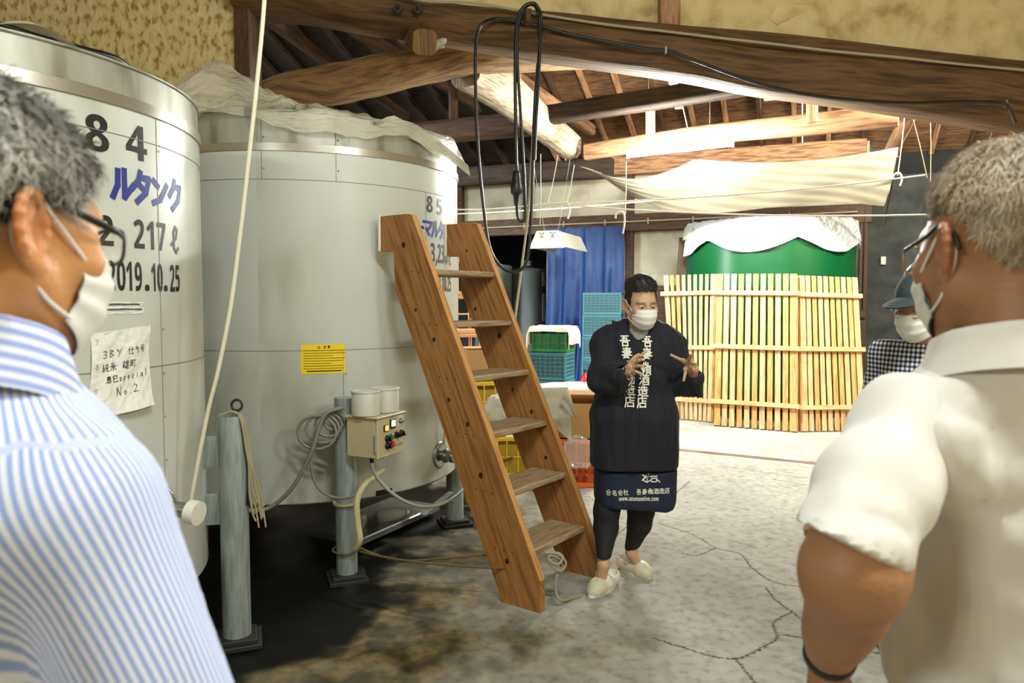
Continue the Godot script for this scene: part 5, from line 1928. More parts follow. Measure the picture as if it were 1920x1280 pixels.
# the man who explains, in the middle
func speaker_person():
	make_head()
	var foot := Vector3(0.587, 0, -3.908)
	var who := thing("person", "man in a long dark navy coat with white characters, explaining with raised hands", "person", foot)
	var tone := Color(0.92, 0.92, 0.92)
	var hx := Transform3D(head_basis(0.20, 0.16, 0.03), Vector3(0.693, 1.527, -3.98))
	var body := Geo.new()
	add_head(body, hx, tone)
	# torso, arms and legs of the body under the clothes
	var f := Field.new(foot + Vector3(-0.26, 0.0, -0.26), foot + Vector3(0.58, 1.56, 0.36), 0.012)
	var neck := Vector3(0.69, 1.381, -4.02)
	var hip := Vector3(0.677, 0.772, -4.05)
	f.cap(neck, neck + Vector3(0, 0.06, 0.0), 0.06, 0.056, 0.02)
	f.cap(neck + Vector3(0, -0.14, -0.02), hip, 0.08, 0.11, 0.05)
	f.cap(Vector3(0.513, 1.328, -4.03), Vector3(0.859, 1.34, -4.03), 0.06, 0.06, 0.05)
	var kl := Vector3(0.516, 0.384, -3.98)
	var al := Vector3(0.486, 0.151, -3.86)
	var kr := Vector3(0.718, 0.369, -4.06)
	var ar := Vector3(0.673, 0.131, -4.1)
	f.cap(hip + Vector3(-0.10, -0.05, 0), kl, 0.085, 0.055, 0.03)
	f.cap(hip + Vector3(0.07, -0.05, 0), kr, 0.085, 0.055, 0.03)
	for q in [[kl, al, Vector3(0.475, 0, -3.879)], [kr, ar, Vector3(0.721, 0, -4.125)]]:
		f.cap(q[0], q[1], 0.042, 0.029, 0.02)
		f.cap(q[1], q[2] + Vector3(0, 0.045, 0), 0.032, 0.028, 0.02)
	var wl := Vector3(0.575, 1.175, -3.8)
	var wr := Vector3(0.969, 1.188, -3.92)
	var el := Vector3(0.47, 1.148, -3.95)
	var er := Vector3(0.964, 1.112, -4)
	f.cap(Vector3(0.502, 1.323, -4.03), el, 0.05, 0.042, 0.02)
	f.cap(el, wl, 0.042, 0.028, 0.02)
	f.cap(Vector3(0.871, 1.328, -4.03), er, 0.05, 0.042, 0.02)
	f.cap(er, wr, 0.042, 0.027, 0.02)
	f.mesh(body, Transform3D(), skin_paint(tone))
	# hands
	var hl := Field.new(Vector3(0.535, 1.052, -3.92), Vector3(0.699, 1.351, -3.62), 0.003)
	hand(hl, wl, [Vector3(0.625, 1.247, -3.745), Vector3(0.619, 1.229, -3.74), Vector3(0.612, 1.207, -3.745), Vector3(0.603, 1.184, -3.755), Vector3(0.597, 1.22, -3.75)],
		[[Vector3(0.625, 1.247, -3.745), Vector3(0.647, 1.273, -3.72), Vector3(0.662, 1.287, -3.715), Vector3(0.678, 1.296, -3.72)], [Vector3(0.619, 1.232, -3.74), Vector3(0.636, 1.251, -3.7), Vector3(0.65, 1.257, -3.69), Vector3(0.658, 1.254, -3.69)], [Vector3(0.612, 1.212, -3.745), Vector3(0.635, 1.224, -3.705), Vector3(0.651, 1.224, -3.69), Vector3(0.661, 1.22, -3.69)], [Vector3(0.603, 1.192, -3.755), Vector3(0.625, 1.194, -3.71), Vector3(0.642, 1.187, -3.7), Vector3(0.654, 1.178, -3.7)], [Vector3(0.592, 1.206, -3.79), Vector3(0.613, 1.236, -3.82), Vector3(0.638, 1.259, -3.84), Vector3(0.662, 1.272, -3.85)]], 0.0088)
	hl.mesh(body, Transform3D(), skin_paint(tone))
	var hr := Field.new(Vector3(0.808, 1.054, -4.02), Vector3(0.961, 1.348, -3.68), 0.003)
	hand(hr, wr, [Vector3(0.887, 1.241, -3.82), Vector3(0.92, 1.253, -3.81), Vector3(0.926, 1.232, -3.8), Vector3(0.922, 1.21, -3.805), Vector3(0.898, 1.197, -3.82)],
		[[Vector3(0.884, 1.241, -3.82), Vector3(0.841, 1.26, -3.79), Vector3(0.814, 1.273, -3.775), Vector3(0.791, 1.279, -3.77)], [Vector3(0.914, 1.248, -3.81), Vector3(0.914, 1.264, -3.775), Vector3(0.912, 1.273, -3.755), Vector3(0.909, 1.28, -3.74)], [Vector3(0.923, 1.232, -3.8), Vector3(0.931, 1.229, -3.765), Vector3(0.934, 1.23, -3.745), Vector3(0.934, 1.227, -3.735)], [Vector3(0.919, 1.21, -3.805), Vector3(0.924, 1.207, -3.77), Vector3(0.925, 1.204, -3.75), Vector3(0.92, 1.198, -3.74)], [Vector3(0.898, 1.197, -3.82), Vector3(0.891, 1.176, -3.79), Vector3(0.883, 1.158, -3.775), Vector3(0.879, 1.142, -3.77)]], 0.0088)
	hr.mesh(body, Transform3D(), skin_paint(tone))
	part("body", body, M.skin, who)
	eyes(hx, who)
	face_mask(hx, who)
	# short black hair, curly on top, shaved at the sides
	hair(hx, who, "short black curly hair, shaved at the sides", 0.034, 0.034, 6500, Color(0.006, 0.006, 0.006), Color(0.05, 0.045, 0.04), func(p: Vector3) -> float:
		var line := 0.062 + (0.020 if p.z < 0.0 else 0.0) - 0.30 * maxf(0.0, -p.z)
		if p.z > 0.02:
			line = 0.080 - 0.20 * maxf(0.0, absf(p.x) - 0.045)
		return (p.y - line) * 1.1 if p.y > line else (0.0028 if p.y > -0.02 - 0.4 * maxf(0.0, -p.z) and p.z < 0.035 - maxf(0.0, 0.02 - p.y) * 0.6 else -0.01), 0.9, 31)
	# T-shirt, coat, apron
	f = Field.new(foot + Vector3(-0.30, 0.72, -0.26), foot + Vector3(0.62, 1.58, 0.42), 0.0105)
	f.cap(neck + Vector3(0, -0.12, -0.015), hip + Vector3(0, 0.2, 0), 0.100, 0.12, 0.05)
	f.cap(Vector3(0.535, 1.329, -4.02), Vector3(0.845, 1.335, -4.02), 0.062, 0.062, 0.05)
	f.cap(neck + Vector3(0, -0.06, 0), neck + Vector3(0, 0.0, 0.01), 0.075, 0.066, 0.03)
	f.cut(neck + Vector3(0, 0.012, 0), Vector3(0, 1, -0.5))
	var g := Geo.new()
	f.mesh(g)
	part("t_shirt", g, M.tee_grey, who, "pale grey T-shirt at the neck")
	var coat := Field.new(foot + Vector3(-0.30, 0.55, -0.30), foot + Vector3(0.66, 1.60, 0.46), 0.009)
	var low := Vector3(0.644, 0.645, -3.86)
	coat.rbox(Vector3(0.67, 1.023, -4.04), Vector3(0.205, 0.22, 0.155), 0.13, 0.04)
	coat.rbox(Vector3(0.673, 0.774, -4.04), Vector3(0.236, 0.27, 0.176), 0.14, 0.06)
	coat.rbox(Vector3(0.681, 1.183, -4.04), Vector3(0.172, 0.12, 0.150), 0.11, 0.06)
	coat.cap(Vector3(0.635, 1.403, -4.04), Vector3(0.497, 1.31, -4.04), 0.056, 0.064, 0.05)
	coat.cap(Vector3(0.549, 1.328, -4.04), Vector3(0.809, 1.328, -4.04), 0.080, 0.080, 0.05)
	coat.ell(Vector3(0.69, 1.259, -4.03), Vector3(0.16, 0.14, 0.142), 0.05)
	coat.cap(Vector3(0.762, 1.403, -4.04), Vector3(0.879, 1.316, -4.04), 0.056, 0.064, 0.05)
	coat.cap(Vector3(0.502, 1.305, -4.03), el + Vector3(0.02, 0.0, 0), 0.070, 0.080, 0.05)
	coat.cap(el + Vector3(0.02, 0, 0), wl + Vector3(-0.012, -0.015, -0.01), 0.082, 0.070, 0.04)
	coat.ell(Vector3(0.512, 1.106, -3.9), Vector3(0.10, 0.05, 0.10), 0.04)
	coat.cap(Vector3(0.865, 1.305, -4.03), er + Vector3(-0.025, 0.01, 0), 0.068, 0.080, 0.05)
	coat.cap(er + Vector3(-0.02, 0.0, 0), wr + Vector3(-0.005, -0.055, -0.05), 0.080, 0.075, 0.04)
	coat.cap(Vector3(0.933, 1.123, -4), Vector3(1.01, 1.046, -3.95), 0.055, 0.026, 0.03)
	# the neckline and the opening down the front
	coat.sub = true
	coat.cap(neck + Vector3(0, 0.03, 0.03), Vector3(0.657, 1.311, -3.84), 0.034, 0.022, 0.008)
	coat.cap(Vector3(0.66, 1.338, -3.86), Vector3(0.661, 0.976, -3.86), 0.022, 0.003, 0.005)
	coat.cap(neck + Vector3(0, 0.12, 0), neck + Vector3(0, 0.0, 0.0), 0.070, 0.056, 0.015)
	# sleeve mouths
	coat.cap(wl + Vector3(0.05, 0.005, 0.04), wl + Vector3(-0.01, -0.01, -0.01), 0.050, 0.042, 0.01)
	coat.cap(wr + Vector3(0.0, 0.02, 0.05), wr + Vector3(0.0, -0.02, -0.05), 0.056, 0.045, 0.012)
	coat.sub = false
	coat.bump(noise(95, 6.0, 3), 0.016, Vector3(1.3, 0.35, 1.3))
	coat.cut(low, Vector3(0.0, -1, 0.0))
	g = Geo.new()
	coat.mesh(g)
	var c := part("happi_coat", g, M.navy, who, "dark navy happi coat with wide sleeves")
	# collar bands down both sides of the opening
	var face_on := func(px: Vector3, off: float) -> Vector3:
		return coat.hit(Vector3(px.x, px.y, -3.50), Vector3(0, 0, -1), 0.55) + Vector3(0, 0, off)
	var edge_l := [Vector3(0.61, 1.43, -3.9), Vector3(0.614, 1.38, -3.85), Vector3(0.628, 1.283, -3.85), Vector3(0.643, 1.172, -3.85), Vector3(0.653, 1.047, -3.85), Vector3(0.662, 0.656, -3.85)]
	var edge_r := [Vector3(0.73, 1.425, -3.9), Vector3(0.705, 1.377, -3.85), Vector3(0.689, 1.283, -3.85), Vector3(0.674, 1.172, -3.85), Vector3(0.664, 1.047, -3.85), Vector3(0.665, 0.656, -3.85)]
	for s: float in [-1.0, 1.0]:
		var e: Array = curve(edge_l if s < 0 else edge_r, 8)
		var rows := []
		for k in e.size():
			var row := PackedVector3Array()
			for j in 7:
				var q: Vector3 = e[k] + Vector3(s * (0.002 + 0.062 * j / 6.0), 0.014 * j / 6.0 if k < 9 else 0.0, 0)
				row.append(face_on.call(q, 0.007 if j > 0 and j < 6 else 0.0))
			rows.append(row)
		g = Geo.new()
		g.grid(rows, false, [], true)
		part("collar_band", g, M.navy, c)
	var spots_r := [Vector2(1220, 641), Vector2(1218, 663), Vector2(1215, 690), Vector2(1212, 713), Vector2(1210, 735), Vector2(1208, 756)]
	var spots_l := [Vector2(1178, 640), Vector2(1180, 662), Vector2(1181, 688), Vector2(1184, 711), Vector2(1185, 733), Vector2(1185, 755)]
	var texts := "吾妻嶺酒造店"
	for col in [spots_r, spots_l]:
		g = Geo.new()
		for k in 6:
			var q: Vector2 = col[k]
			var at := Vector2((q.x - 960) * 3.86 / 1400, 1.55 + (563.0 - q.y) * 3.86 / 1400)
			write_char(g, texts[k], at + Vector2(-0.027, 0.029), Vector2(0.054, 0.058 if k != 2 else 0.066), 0.0068, func(u: float, v: float): return face_on.call(Vector3(u, v, 0), 0.0095), 0.011)
		part("lettering", g, M.print_white, c, "white brush characters down a collar band")
	# the patterned lining at the right cuff, and a small mark below
	g = Geo.new()
	for k in 4:
		var q := Vector2(1165.5 + k * 3.2, 722 + k * 1.0)
		var at := Vector2((q.x - 960) * 3.80 / 1400, 1.55 + (563.0 - q.y) * 3.80 / 1400)
		write_char(g, "ー", at, Vector2(0.004, 0.05), 0.0035, func(u: float, v: float): return face_on.call(Vector3(u, v, 0), 0.003), 0.01)
		write_char(g, "ル", at + Vector2(-0.006, 0.014), Vector2(0.012, 0.045), 0.0022, func(u: float, v: float): return face_on.call(Vector3(u, v, 0), 0.003), 0.01)
	part("cuff_print", g, M.print_grey, c, "pale printed pattern near the cuff")
	f = Field.new(foot + Vector3(-0.30, 0.28, -0.30), foot + Vector3(0.60, 0.80, 0.42), 0.010)
	f.rbox(Vector3(0.677, 0.627, -4.04), Vector3(0.222, 0.27, 0.162), 0.12, 0.02)
	f.bump(noise(96, 4.0, 2), 0.010, Vector3(1.5, 0.3, 1.5))
	f.cut(Vector3(0.653, 0.43, -3.92), Vector3(-0.07, -1, 0.0))
	f.cut(Vector3(0.664, 0.636, -4), Vector3(0, 1, 0))
	g = Geo.new()
	f.mesh(g)
	var ap := part("apron", g, M.navy_apron, who, "navy blue apron with white writing at its foot")
	var apron := f
	var on_apron := func(u: float, v: float) -> Vector3: return apron.hit(Vector3(u, v, -3.55), Vector3(0, 0, -1), 0.5) + Vector3(0, 0, 0.003)
	g = Geo.new()
	var word := "合名会社 吾妻嶺酒造店"
	for k in word.length():
		var qx := 1140.0 + 10.9 * k + (3.0 if k > 4 else 0.0)
		var qy := 930.0 - 5.0 * k / 10.0
		write_char(g, word[k], Vector2((qx - 960) * 3.89 / 1400, 1.55 + (563.0 - qy + 5.5) * 3.89 / 1400), Vector2(0.028, 0.031), 0.0030, on_apron, 0.012)
	part("lettering", g, M.print_white, ap, "line of white characters")
	g = Geo.new()
	print_text(g, "www.azumamine.com", Vector2((1164.0 - 960) * 3.89 / 1400, 1.55 + (563.0 - 945.0) * 3.89 / 1400), 0.022, 0.82, on_apron, true, 0.212)
	part("lettering", g, M.print_white, ap, "white web address")
	g = Geo.new()
	# the brush mark: 'ma' and 'kichi'-like strokes of the emblem
	for st in [[Vector2(1209, 895), Vector2(1217, 899), Vector2(1210, 904), Vector2(1216, 909)], [Vector2(1208, 906), Vector2(1217, 896)], [Vector2(1221, 892), Vector2(1217, 910), Vector2(1224, 905)], [Vector2(1223, 898), Vector2(1238, 897)], [Vector2(1226, 902), Vector2(1237, 901), Vector2(1236, 908), Vector2(1226, 908), Vector2(1226, 902)], [Vector2(1236, 903), Vector2(1243, 909)]]:
		for k in st.size() - 1:
			var a := Vector2((st[k].x - 960) * 3.89 / 1400, 1.55 + (563.0 - st[k].y) * 3.89 / 1400)
			var b := Vector2((st[k + 1].x - 960) * 3.89 / 1400, 1.55 + (563.0 - st[k + 1].y) * 3.89 / 1400)
			var sd := (b - a).orthogonal().normalized() * 0.0028
			g.face(PackedVector3Array([on_apron.call(a.x - sd.x, a.y - sd.y), on_apron.call(a.x + sd.x, a.y + sd.y), on_apron.call(b.x + sd.x, b.y + sd.y), on_apron.call(b.x - sd.x, b.y - sd.y)]), Vector3(0, 0, 1), PackedVector2Array([Vector2.ZERO, Vector2.RIGHT, Vector2.ONE, Vector2.DOWN]))
	part("emblem", g, M.print_white, ap, "white brush emblem")
	# leggings
	f = Field.new(foot + Vector3(-0.26, 0.10, -0.26), foot + Vector3(0.55, 0.85, 0.36), 0.009)
	f.cap(hip + Vector3(-0.10, -0.1, 0), kl + Vector3(0, 0.02, 0), 0.10, 0.070, 0.02)
	f.cap(kl + Vector3(0, 0.02, 0), kl + Vector3(-0.003, -0.07, 0.005), 0.070, 0.066, 0.02)
	f.cap(kl + Vector3(-0.003, -0.07, 0.005), al + Vector3(0, 0.03, 0), 0.066, 0.037, 0.02)
	f.cut(al + Vector3(0, 0.035, 0), Vector3(0, -1, 0))
	g = Geo.new()
	f.mesh(g)
	f = Field.new(foot + Vector3(-0.26, 0.10, -0.36), foot + Vector3(0.55, 0.85, 0.36), 0.009)
	f.cap(hip + Vector3(0.08, -0.1, 0), kr + Vector3(0, 0.02, 0), 0.10, 0.074, 0.02)
	f.cap(kr + Vector3(0, 0.02, 0), kr + Vector3(-0.008, -0.06, 0.0), 0.074, 0.066, 0.02)
	f.cap(kr + Vector3(-0.008, -0.06, 0.0), ar + Vector3(0, 0.03, 0), 0.066, 0.038, 0.02)
	f.cut(ar + Vector3(0, 0.025, 0), Vector3(0.25, -1, 0))
	f.mesh(g)
	part("leggings", g, M.legging, who, "tight black leggings")
	clog(who, Vector3(0.403, 0, -3.781), Vector3(0.576, 0, -4.014), 1.0)
	clog(who, Vector3(0.778, 0, -4.045), Vector3(0.626, 0, -4.242), -1.0)


# a clog from toe to heel on the floor
func clog(who: Node3D, toe: Vector3, heel: Vector3, s: float) -> void:
	var z := (toe - heel).normalized()
	var x := Vector3.UP.cross(z)
	var b := Basis(x, Vector3.UP, z)
	var l := (toe - heel).length()
	var f := Field.new(Vector3(-0.075, -0.01, -0.03), Vector3(0.075, 0.12, l + 0.03), 0.004)
	f.cap(Vector3(0, 0.030, l * 0.70), Vector3(0, 0.022, l * 0.84), 0.047, 0.038, 0.02)
	f.cap(Vector3(0, 0.042, l * 0.45), Vector3(0, 0.031, l * 0.72), 0.047, 0.047, 0.02)
	f.cap(Vector3(0, 0.035, l * 0.16), Vector3(0, 0.036, l * 0.45), 0.044, 0.047, 0.02)
	f.cap(Vector3(0, 0.055, l * 0.16), Vector3(0, 0.040, l * 0.3), 0.038, 0.036, 0.02)
	f.sub = true
	f.cap(Vector3(0, 0.075, l * 0.17), Vector3(0, 0.07, l * 0.40), 0.034, 0.036, 0.008)
	f.cap(Vector3(0, 0.12, l * 0.2), Vector3(0, 0.12, l * 0.42), 0.045, 0.042, 0.01)
	f.sub = false
	f.cut(Vector3(0, 0.002, 0), Vector3.DOWN)
	f.cut(Vector3(0, 0.10, l * 0.3), Vector3(0, 1, 0.0))
	var g := Geo.new()
	f.mesh(g, Transform3D(b, heel), func(p: Vector3, _n: Vector3) -> Color:
		var t := smoothstep(l * 0.60, l * 0.70, p.z + 0.01 * sin(p.x * 60.0)) if s > 0 else smoothstep(l * 0.52, l * 0.75, p.z + s * p.x * 1.2 - 0.02)
		return Color(0.74, 0.70, 0.60).lerp(Color(0.53, 0.50, 0.29), t * 0.7))
	var o := part("clog", g, M.clog, who, "cream clog with a yellowed toe" if s > 0 else "cream clog with a yellow-green patch on its side")
	g = Geo.new()
	g.tube(curve([heel + b * Vector3(-0.050, 0.062, l * 0.42), heel + b * Vector3(-0.043, 0.085, l * 0.46), heel + b * Vector3(0, 0.105, l * 0.50), heel + b * Vector3(0.043, 0.085, l * 0.46), heel + b * Vector3(0.050, 0.062, l * 0.42)], 5), [0.009], 8)
	part("strap", g, M.white_plastic, o)
	g = Geo.new()
	g.box(Vector3(0.03, 0.005, 0.014), Transform3D(b * Basis(Vector3.RIGHT, 0.3), heel + b * Vector3(0, 0.113, l * 0.50)), 0.002)
	part("badge", g, M.iron, o)
	g = Geo.new()
	var rs := []
	for y in [0.0, 0.014]:
		var ring := PackedVector3Array()
		for k in 32:
			var a := TAU * k / 32
			var w := 0.040 + 0.010 * clampf(cos(a) * 0.5 + 0.5, 0, 1)
			ring.append(heel + b * Vector3(sin(a) * w, y, l * 0.5 + cos(a) * (l * 0.5 - 0.004)))
		rs.append(ring)
	g.rings(rs)
	part("sole", g, M.white_plastic, o)


# ------------------------------------------------------------------ the two men in front and the visitors behind

# trousers and shoes for people whose legs stand mostly out of sight
func legs(who: Node3D, hip: Vector3, right: Vector3, m: Material, spread := 0.11, shoe_at := []) -> void:
	var fwd := Vector3.UP.cross(right)
	var f := Field.new(Vector3(hip.x - 0.36, 0.03, hip.z - 0.36), Vector3(hip.x + 0.36, hip.y + 0.12, hip.z + 0.36), 0.016)
	f.cap(hip - right * 0.07, hip + right * 0.07, 0.145, 0.145, 0.04)
	var n := 0
	for s: float in [-1.0, 1.0]:
		var foot := Vector3(hip.x, 0.09, hip.z) + right * spread * s
		if shoe_at.size():
			foot = shoe_at[n] + Vector3(0, 0.09, 0) - fwd * 0.10
		f.cap(hip + right * 0.08 * s, foot, 0.105, 0.062, 0.03)
		n += 1
	f.cut(Vector3(0, 0.07, 0), Vector3.DOWN)
	var g := Geo.new()
	f.mesh(g)
	part("trousers", g, m, who)
	n = 0
	for s: float in [-1.0, 1.0]:
		var toe := Vector3(hip.x, 0, hip.z) + right * spread * s + fwd * 0.17
		if shoe_at.size():
			toe = shoe_at[n]
		f = Field.new(Vector3(toe.x - 0.36, -0.01, toe.z - 0.36), Vector3(toe.x + 0.36, 0.14, toe.z + 0.36), 0.009)
		f.cap(toe + Vector3(0, 0.035, 0) - fwd * 0.05, toe + Vector3(0, 0.04, 0) - fwd * 0.22, 0.045, 0.040, 0.02)
		f.cap(toe + Vector3(0, 0.05, 0) - fwd * 0.20, toe + Vector3(0, 0.085, 0) - fwd * 0.23, 0.042, 0.042, 0.02)
		f.cut(Vector3(0, 0.002, 0), Vector3.DOWN)
		g = Geo.new()
		f.mesh(g)
		part("shoe", g, M.black, who)
		n += 1


# a turned-down collar round a neck: back of the neck at angle 0
func collar(who: Node3D, at: Vector3, right: Vector3, m: Material, r0: float, r1: float, top: float, fall: float, around := 2.35, stripes := 0.0) -> void:
	var fwd := Vector3.UP.cross(right)
	var g := Geo.new()
	var rows := []
	var ts := []
	for i in 9:
		var t := i / 8.0
		var row := PackedVector3Array()
		var tt := PackedVector2Array()
		for j in 49:
			var a := lerpf(-around, around, j / 48.0)
			var k := absf(a) / around
			var way := -fwd * cos(a) + right * sin(a)
			var h0 := top - 0.030 * k * k
			var f := fall * (1.0 + 0.55 * pow(k, 4.0))
			var rad: float
			var y: float
			if t < 0.3:
				rad = lerpf(r0 - 0.006, r0, t / 0.3)
				y = h0 - 0.012 * (1.0 - t / 0.3)
			else:
				var q := (t - 0.3) / 0.7
				rad = lerpf(r0 + 0.002, r1, q)
				y = h0 + 0.003 * (1.0 - q) - f * q
			row.append(at + way * (rad + 0.010 * k * k) + Vector3(0, y, 0))
			tt.append(Vector2(t * stripes, a))
		rows.append(row)
		ts.append(tt)
	g.grid(rows, false, ts)
	part("collar", g, m, who)


func near_people():
	# ---- the man at the left, seen from behind
	var who := thing("person", "grey-haired man in a blue-striped shirt and glasses, nearest at the left", "person", Vector3(-0.53, 0, -0.75))
	var right := Vector3(0.94, 0, 0.342)
	var fwd := Vector3.UP.cross(right)
	var tone := Color(1.05, 0.83, 0.58)
	var hx := Transform3D(head_basis(deg_to_rad(159.0), 0.08), Vector3(-0.500, 1.616, -0.700))
	var body := Geo.new()
	add_head(body, hx, tone)
	var neck := Vector3(-0.515, 1.468, -0.69)
	var sr := Vector3(-0.376, 1.365, -0.652)
	var sl := Vector3(-0.73, 1.365, -0.78)
	var er := Vector3(-0.272, 1.09, -0.632)
	var el := Vector3(-0.79, 1.09, -0.82)
	var f := Field.new(Vector3(-0.95, 0.78, -1.15), Vector3(-0.12, 1.52, -0.42), 0.014)
	f.cap(neck, neck + Vector3(0, 0.05, 0), 0.06, 0.056, 0.02)
	f.cap(Vector3(-0.52, 1.30, -0.74), Vector3(-0.53, 1.0, -0.76), 0.12, 0.12, 0.04)
	for q in [[sr, er, 1.0], [sl, el, -1.0]]:
		f.cap(q[0], q[1], 0.046, 0.040, 0.03)
		f.cap(q[1], q[1] + fwd * 0.16 + Vector3(0, -0.14, 0), 0.040, 0.028, 0.02)
		f.ell(q[1] + fwd * 0.21 + Vector3(0, -0.17, 0), Vector3(0.03, 0.04, 0.03), 0.02)
	f.mesh(body, Transform3D(), skin_paint(tone))
	part("body", body, M.skin, who)
	eyes(hx, who)
	face_mask(hx, who)
	spectacles(hx, who, M.rubber, "black-rimmed glasses", 0.024, 0.018, 0.0019)
	hair(hx, who, "short grey hair, darker at the nape", 0.016, 0.030, 13000, Color(0.05, 0.046, 0.040), Color(0.50, 0.475, 0.43), func(p: Vector3) -> float:
		var line := 0.026
		if p.z > 0.045:
			line = 0.026 + (p.z - 0.045) * 1.1
		elif p.z < -0.030:
			line = 0.026 - (-0.030 - p.z) * 3.0
		line = maxf(line, -0.085)
		return (p.y - line) * 0.7, 0.6, 11)
	f = Field.new(Vector3(-0.98, 0.72, -1.08), Vector3(-0.08, 1.56, -0.40), 0.0105)
	f.cap(Vector3(-0.44, 1.365, -0.68), Vector3(-0.68, 1.365, -0.765), 0.078, 0.078, 0.05)
	f.cap(neck + Vector3(0, -0.02, 0), sr + Vector3(-0.02, 0.0, 0), 0.068, 0.064, 0.05)
	f.cap(neck + Vector3(0, -0.02, 0), sl + Vector3(0.02, 0.005, 0), 0.070, 0.066, 0.06)
	f.rbox(Vector3(-0.560, 1.17, -0.725), Vector3(0.195, 0.27, 0.125), 0.11, 0.06, Basis(right, Vector3.UP, -fwd))
	f.rbox(Vector3(-0.565, 0.92, -0.73), Vector3(0.195, 0.20, 0.135), 0.11, 0.06, Basis(right, Vector3.UP, -fwd))
	f.cap(sr, er + Vector3(0.0, -0.02, 0), 0.066, 0.062, 0.035)
	f.cap(er, er + fwd * 0.13 + Vector3(0, -0.11, 0), 0.062, 0.048, 0.03)
	f.cap(sl, el, 0.066, 0.060, 0.035)
	f.cap(el, el + fwd * 0.13 + Vector3(0, -0.11, 0), 0.060, 0.048, 0.03)
	f.cap(Vector3(-0.17, 0.80, -0.60), Vector3(-0.17, 0.80, -0.60), 0.001, 0.001, 0.001)
	f.sub = true
	# creases: behind the shoulder, at the armpit and over the elbow
	f.cap(Vector3(-0.470, 1.40, -0.59), Vector3(-0.430, 1.17, -0.565), 0.008, 0.010, 0.030)
	f.cap(Vector3(-0.335, 1.453, -0.595), Vector3(-0.298, 1.376, -0.57), 0.010, 0.012, 0.022)
	f.cap(Vector3(-0.298, 1.376, -0.57), Vector3(-0.288, 1.296, -0.565), 0.010, 0.008, 0.022)
	f.cap(Vector3(-0.271, 1.283, -0.56), Vector3(-0.227, 1.298, -0.575), 0.008, 0.009, 0.016)
	f.cap(Vector3(-0.271, 1.26, -0.56), Vector3(-0.23, 1.267, -0.572), 0.007, 0.008, 0.014)
	f.cap(Vector3(-0.39, 1.215, -0.565), Vector3(-0.31, 1.17, -0.57), 0.007, 0.006, 0.016)
	f.sub = false
	f.bump(noise(97, 5.0, 2), 0.010, Vector3(1.2, 0.5, 1.2))
	f.cut(neck + Vector3(0, 0.030, 0), Vector3(0, 1, 0))
	var g := Geo.new()
	f.mesh(g, Transform3D(), null, func(p: Vector3, _n: Vector3) -> Vector2:
		if right.dot(p - sr) > -0.040 + 0.25 * (p.y - 1.36) and p.y < 1.43:
			# round the sleeve, its stripes along the arm
			var q := p - sr - (er - sr) * (p - sr).dot(er - sr) / (er - sr).length_squared()
			return Vector2((atan2(right.dot(q), -fwd.dot(q)) * 0.064 + 0.12 * (p.y - 1.3)) * 33.0, p.y)
		return Vector2((atan2(right.dot(p - neck) + 0.03, 0.06 - fwd.dot(p - neck)) * 0.17 + 0.1 * (p.y - 1.3)) * 33.0, p.y))
	part("shirt", g, M.stripes, who, "blue and white striped shirt")
	collar(who, Vector3(-0.508, 0, -0.69), right, M.stripes, 0.066, 0.094, 1.552, 0.062, 2.2, 2.2)
	legs(who, Vector3(-0.53, 0.86, -0.75), right, M.trousers)
	# ---- the man at the right, seen from behind
	who = thing("person", "man with cropped fair-grey hair in a white short-sleeved shirt, nearest at the right", "person", Vector3(0.63, 0, -0.95))
	right = Vector3(0.985, 0, -0.174)
	fwd = Vector3.UP.cross(right)
	tone = Color(0.62, 0.49, 0.38)
	hx = Transform3D(head_basis(deg_to_rad(186.0), 0.06), Vector3(0.626, 1.614, -0.955))
	body = Geo.new()
	add_head(body, hx, tone)
	neck = Vector3(0.618, 1.455, -0.925)
	sl = Vector3(0.496, 1.385, -0.92)
	sr = Vector3(0.83, 1.385, -0.99)
	el = Vector3(0.376, 1.252, -0.8)
	er = Vector3(0.90, 1.13, -1.0)
	var wl := Vector3(0.409, 1.091, -0.93)
	f = Field.new(Vector3(0.22, 0.85, -1.30), Vector3(1.08, 1.52, -0.66), 0.012)
	f.cap(neck, neck + Vector3(0, 0.05, 0), 0.064, 0.060, 0.02)
	f.cap(Vector3(0.69, 1.30, -0.96), Vector3(0.72, 0.98, -0.98), 0.10, 0.11, 0.04)
	f.cap(sl, el, 0.049, 0.043, 0.03)
	f.cap(el, wl, 0.045, 0.031, 0.06)
	f.cap(Vector3(0.401, 1.187, -0.855), wl.lerp(el, 0.35), 0.040, 0.032, 0.03)
	f.cap(sr, er, 0.048, 0.042, 0.02)
	f.cap(er, Vector3(0.70, 1.16, -1.16), 0.042, 0.030, 0.02)
	f.cap(Vector3(0.70, 1.16, -1.16), Vector3(0.445, 1.208, -1.02), 0.030, 0.024, 0.02)
	f.mesh(body, Transform3D(), skin_paint(tone))
	# the right hand closes on the left arm: two fingertips show in front of it
	var h := Field.new(Vector3(0.32, 1.15, -1.12), Vector3(0.52, 1.36, -0.85), 0.003)
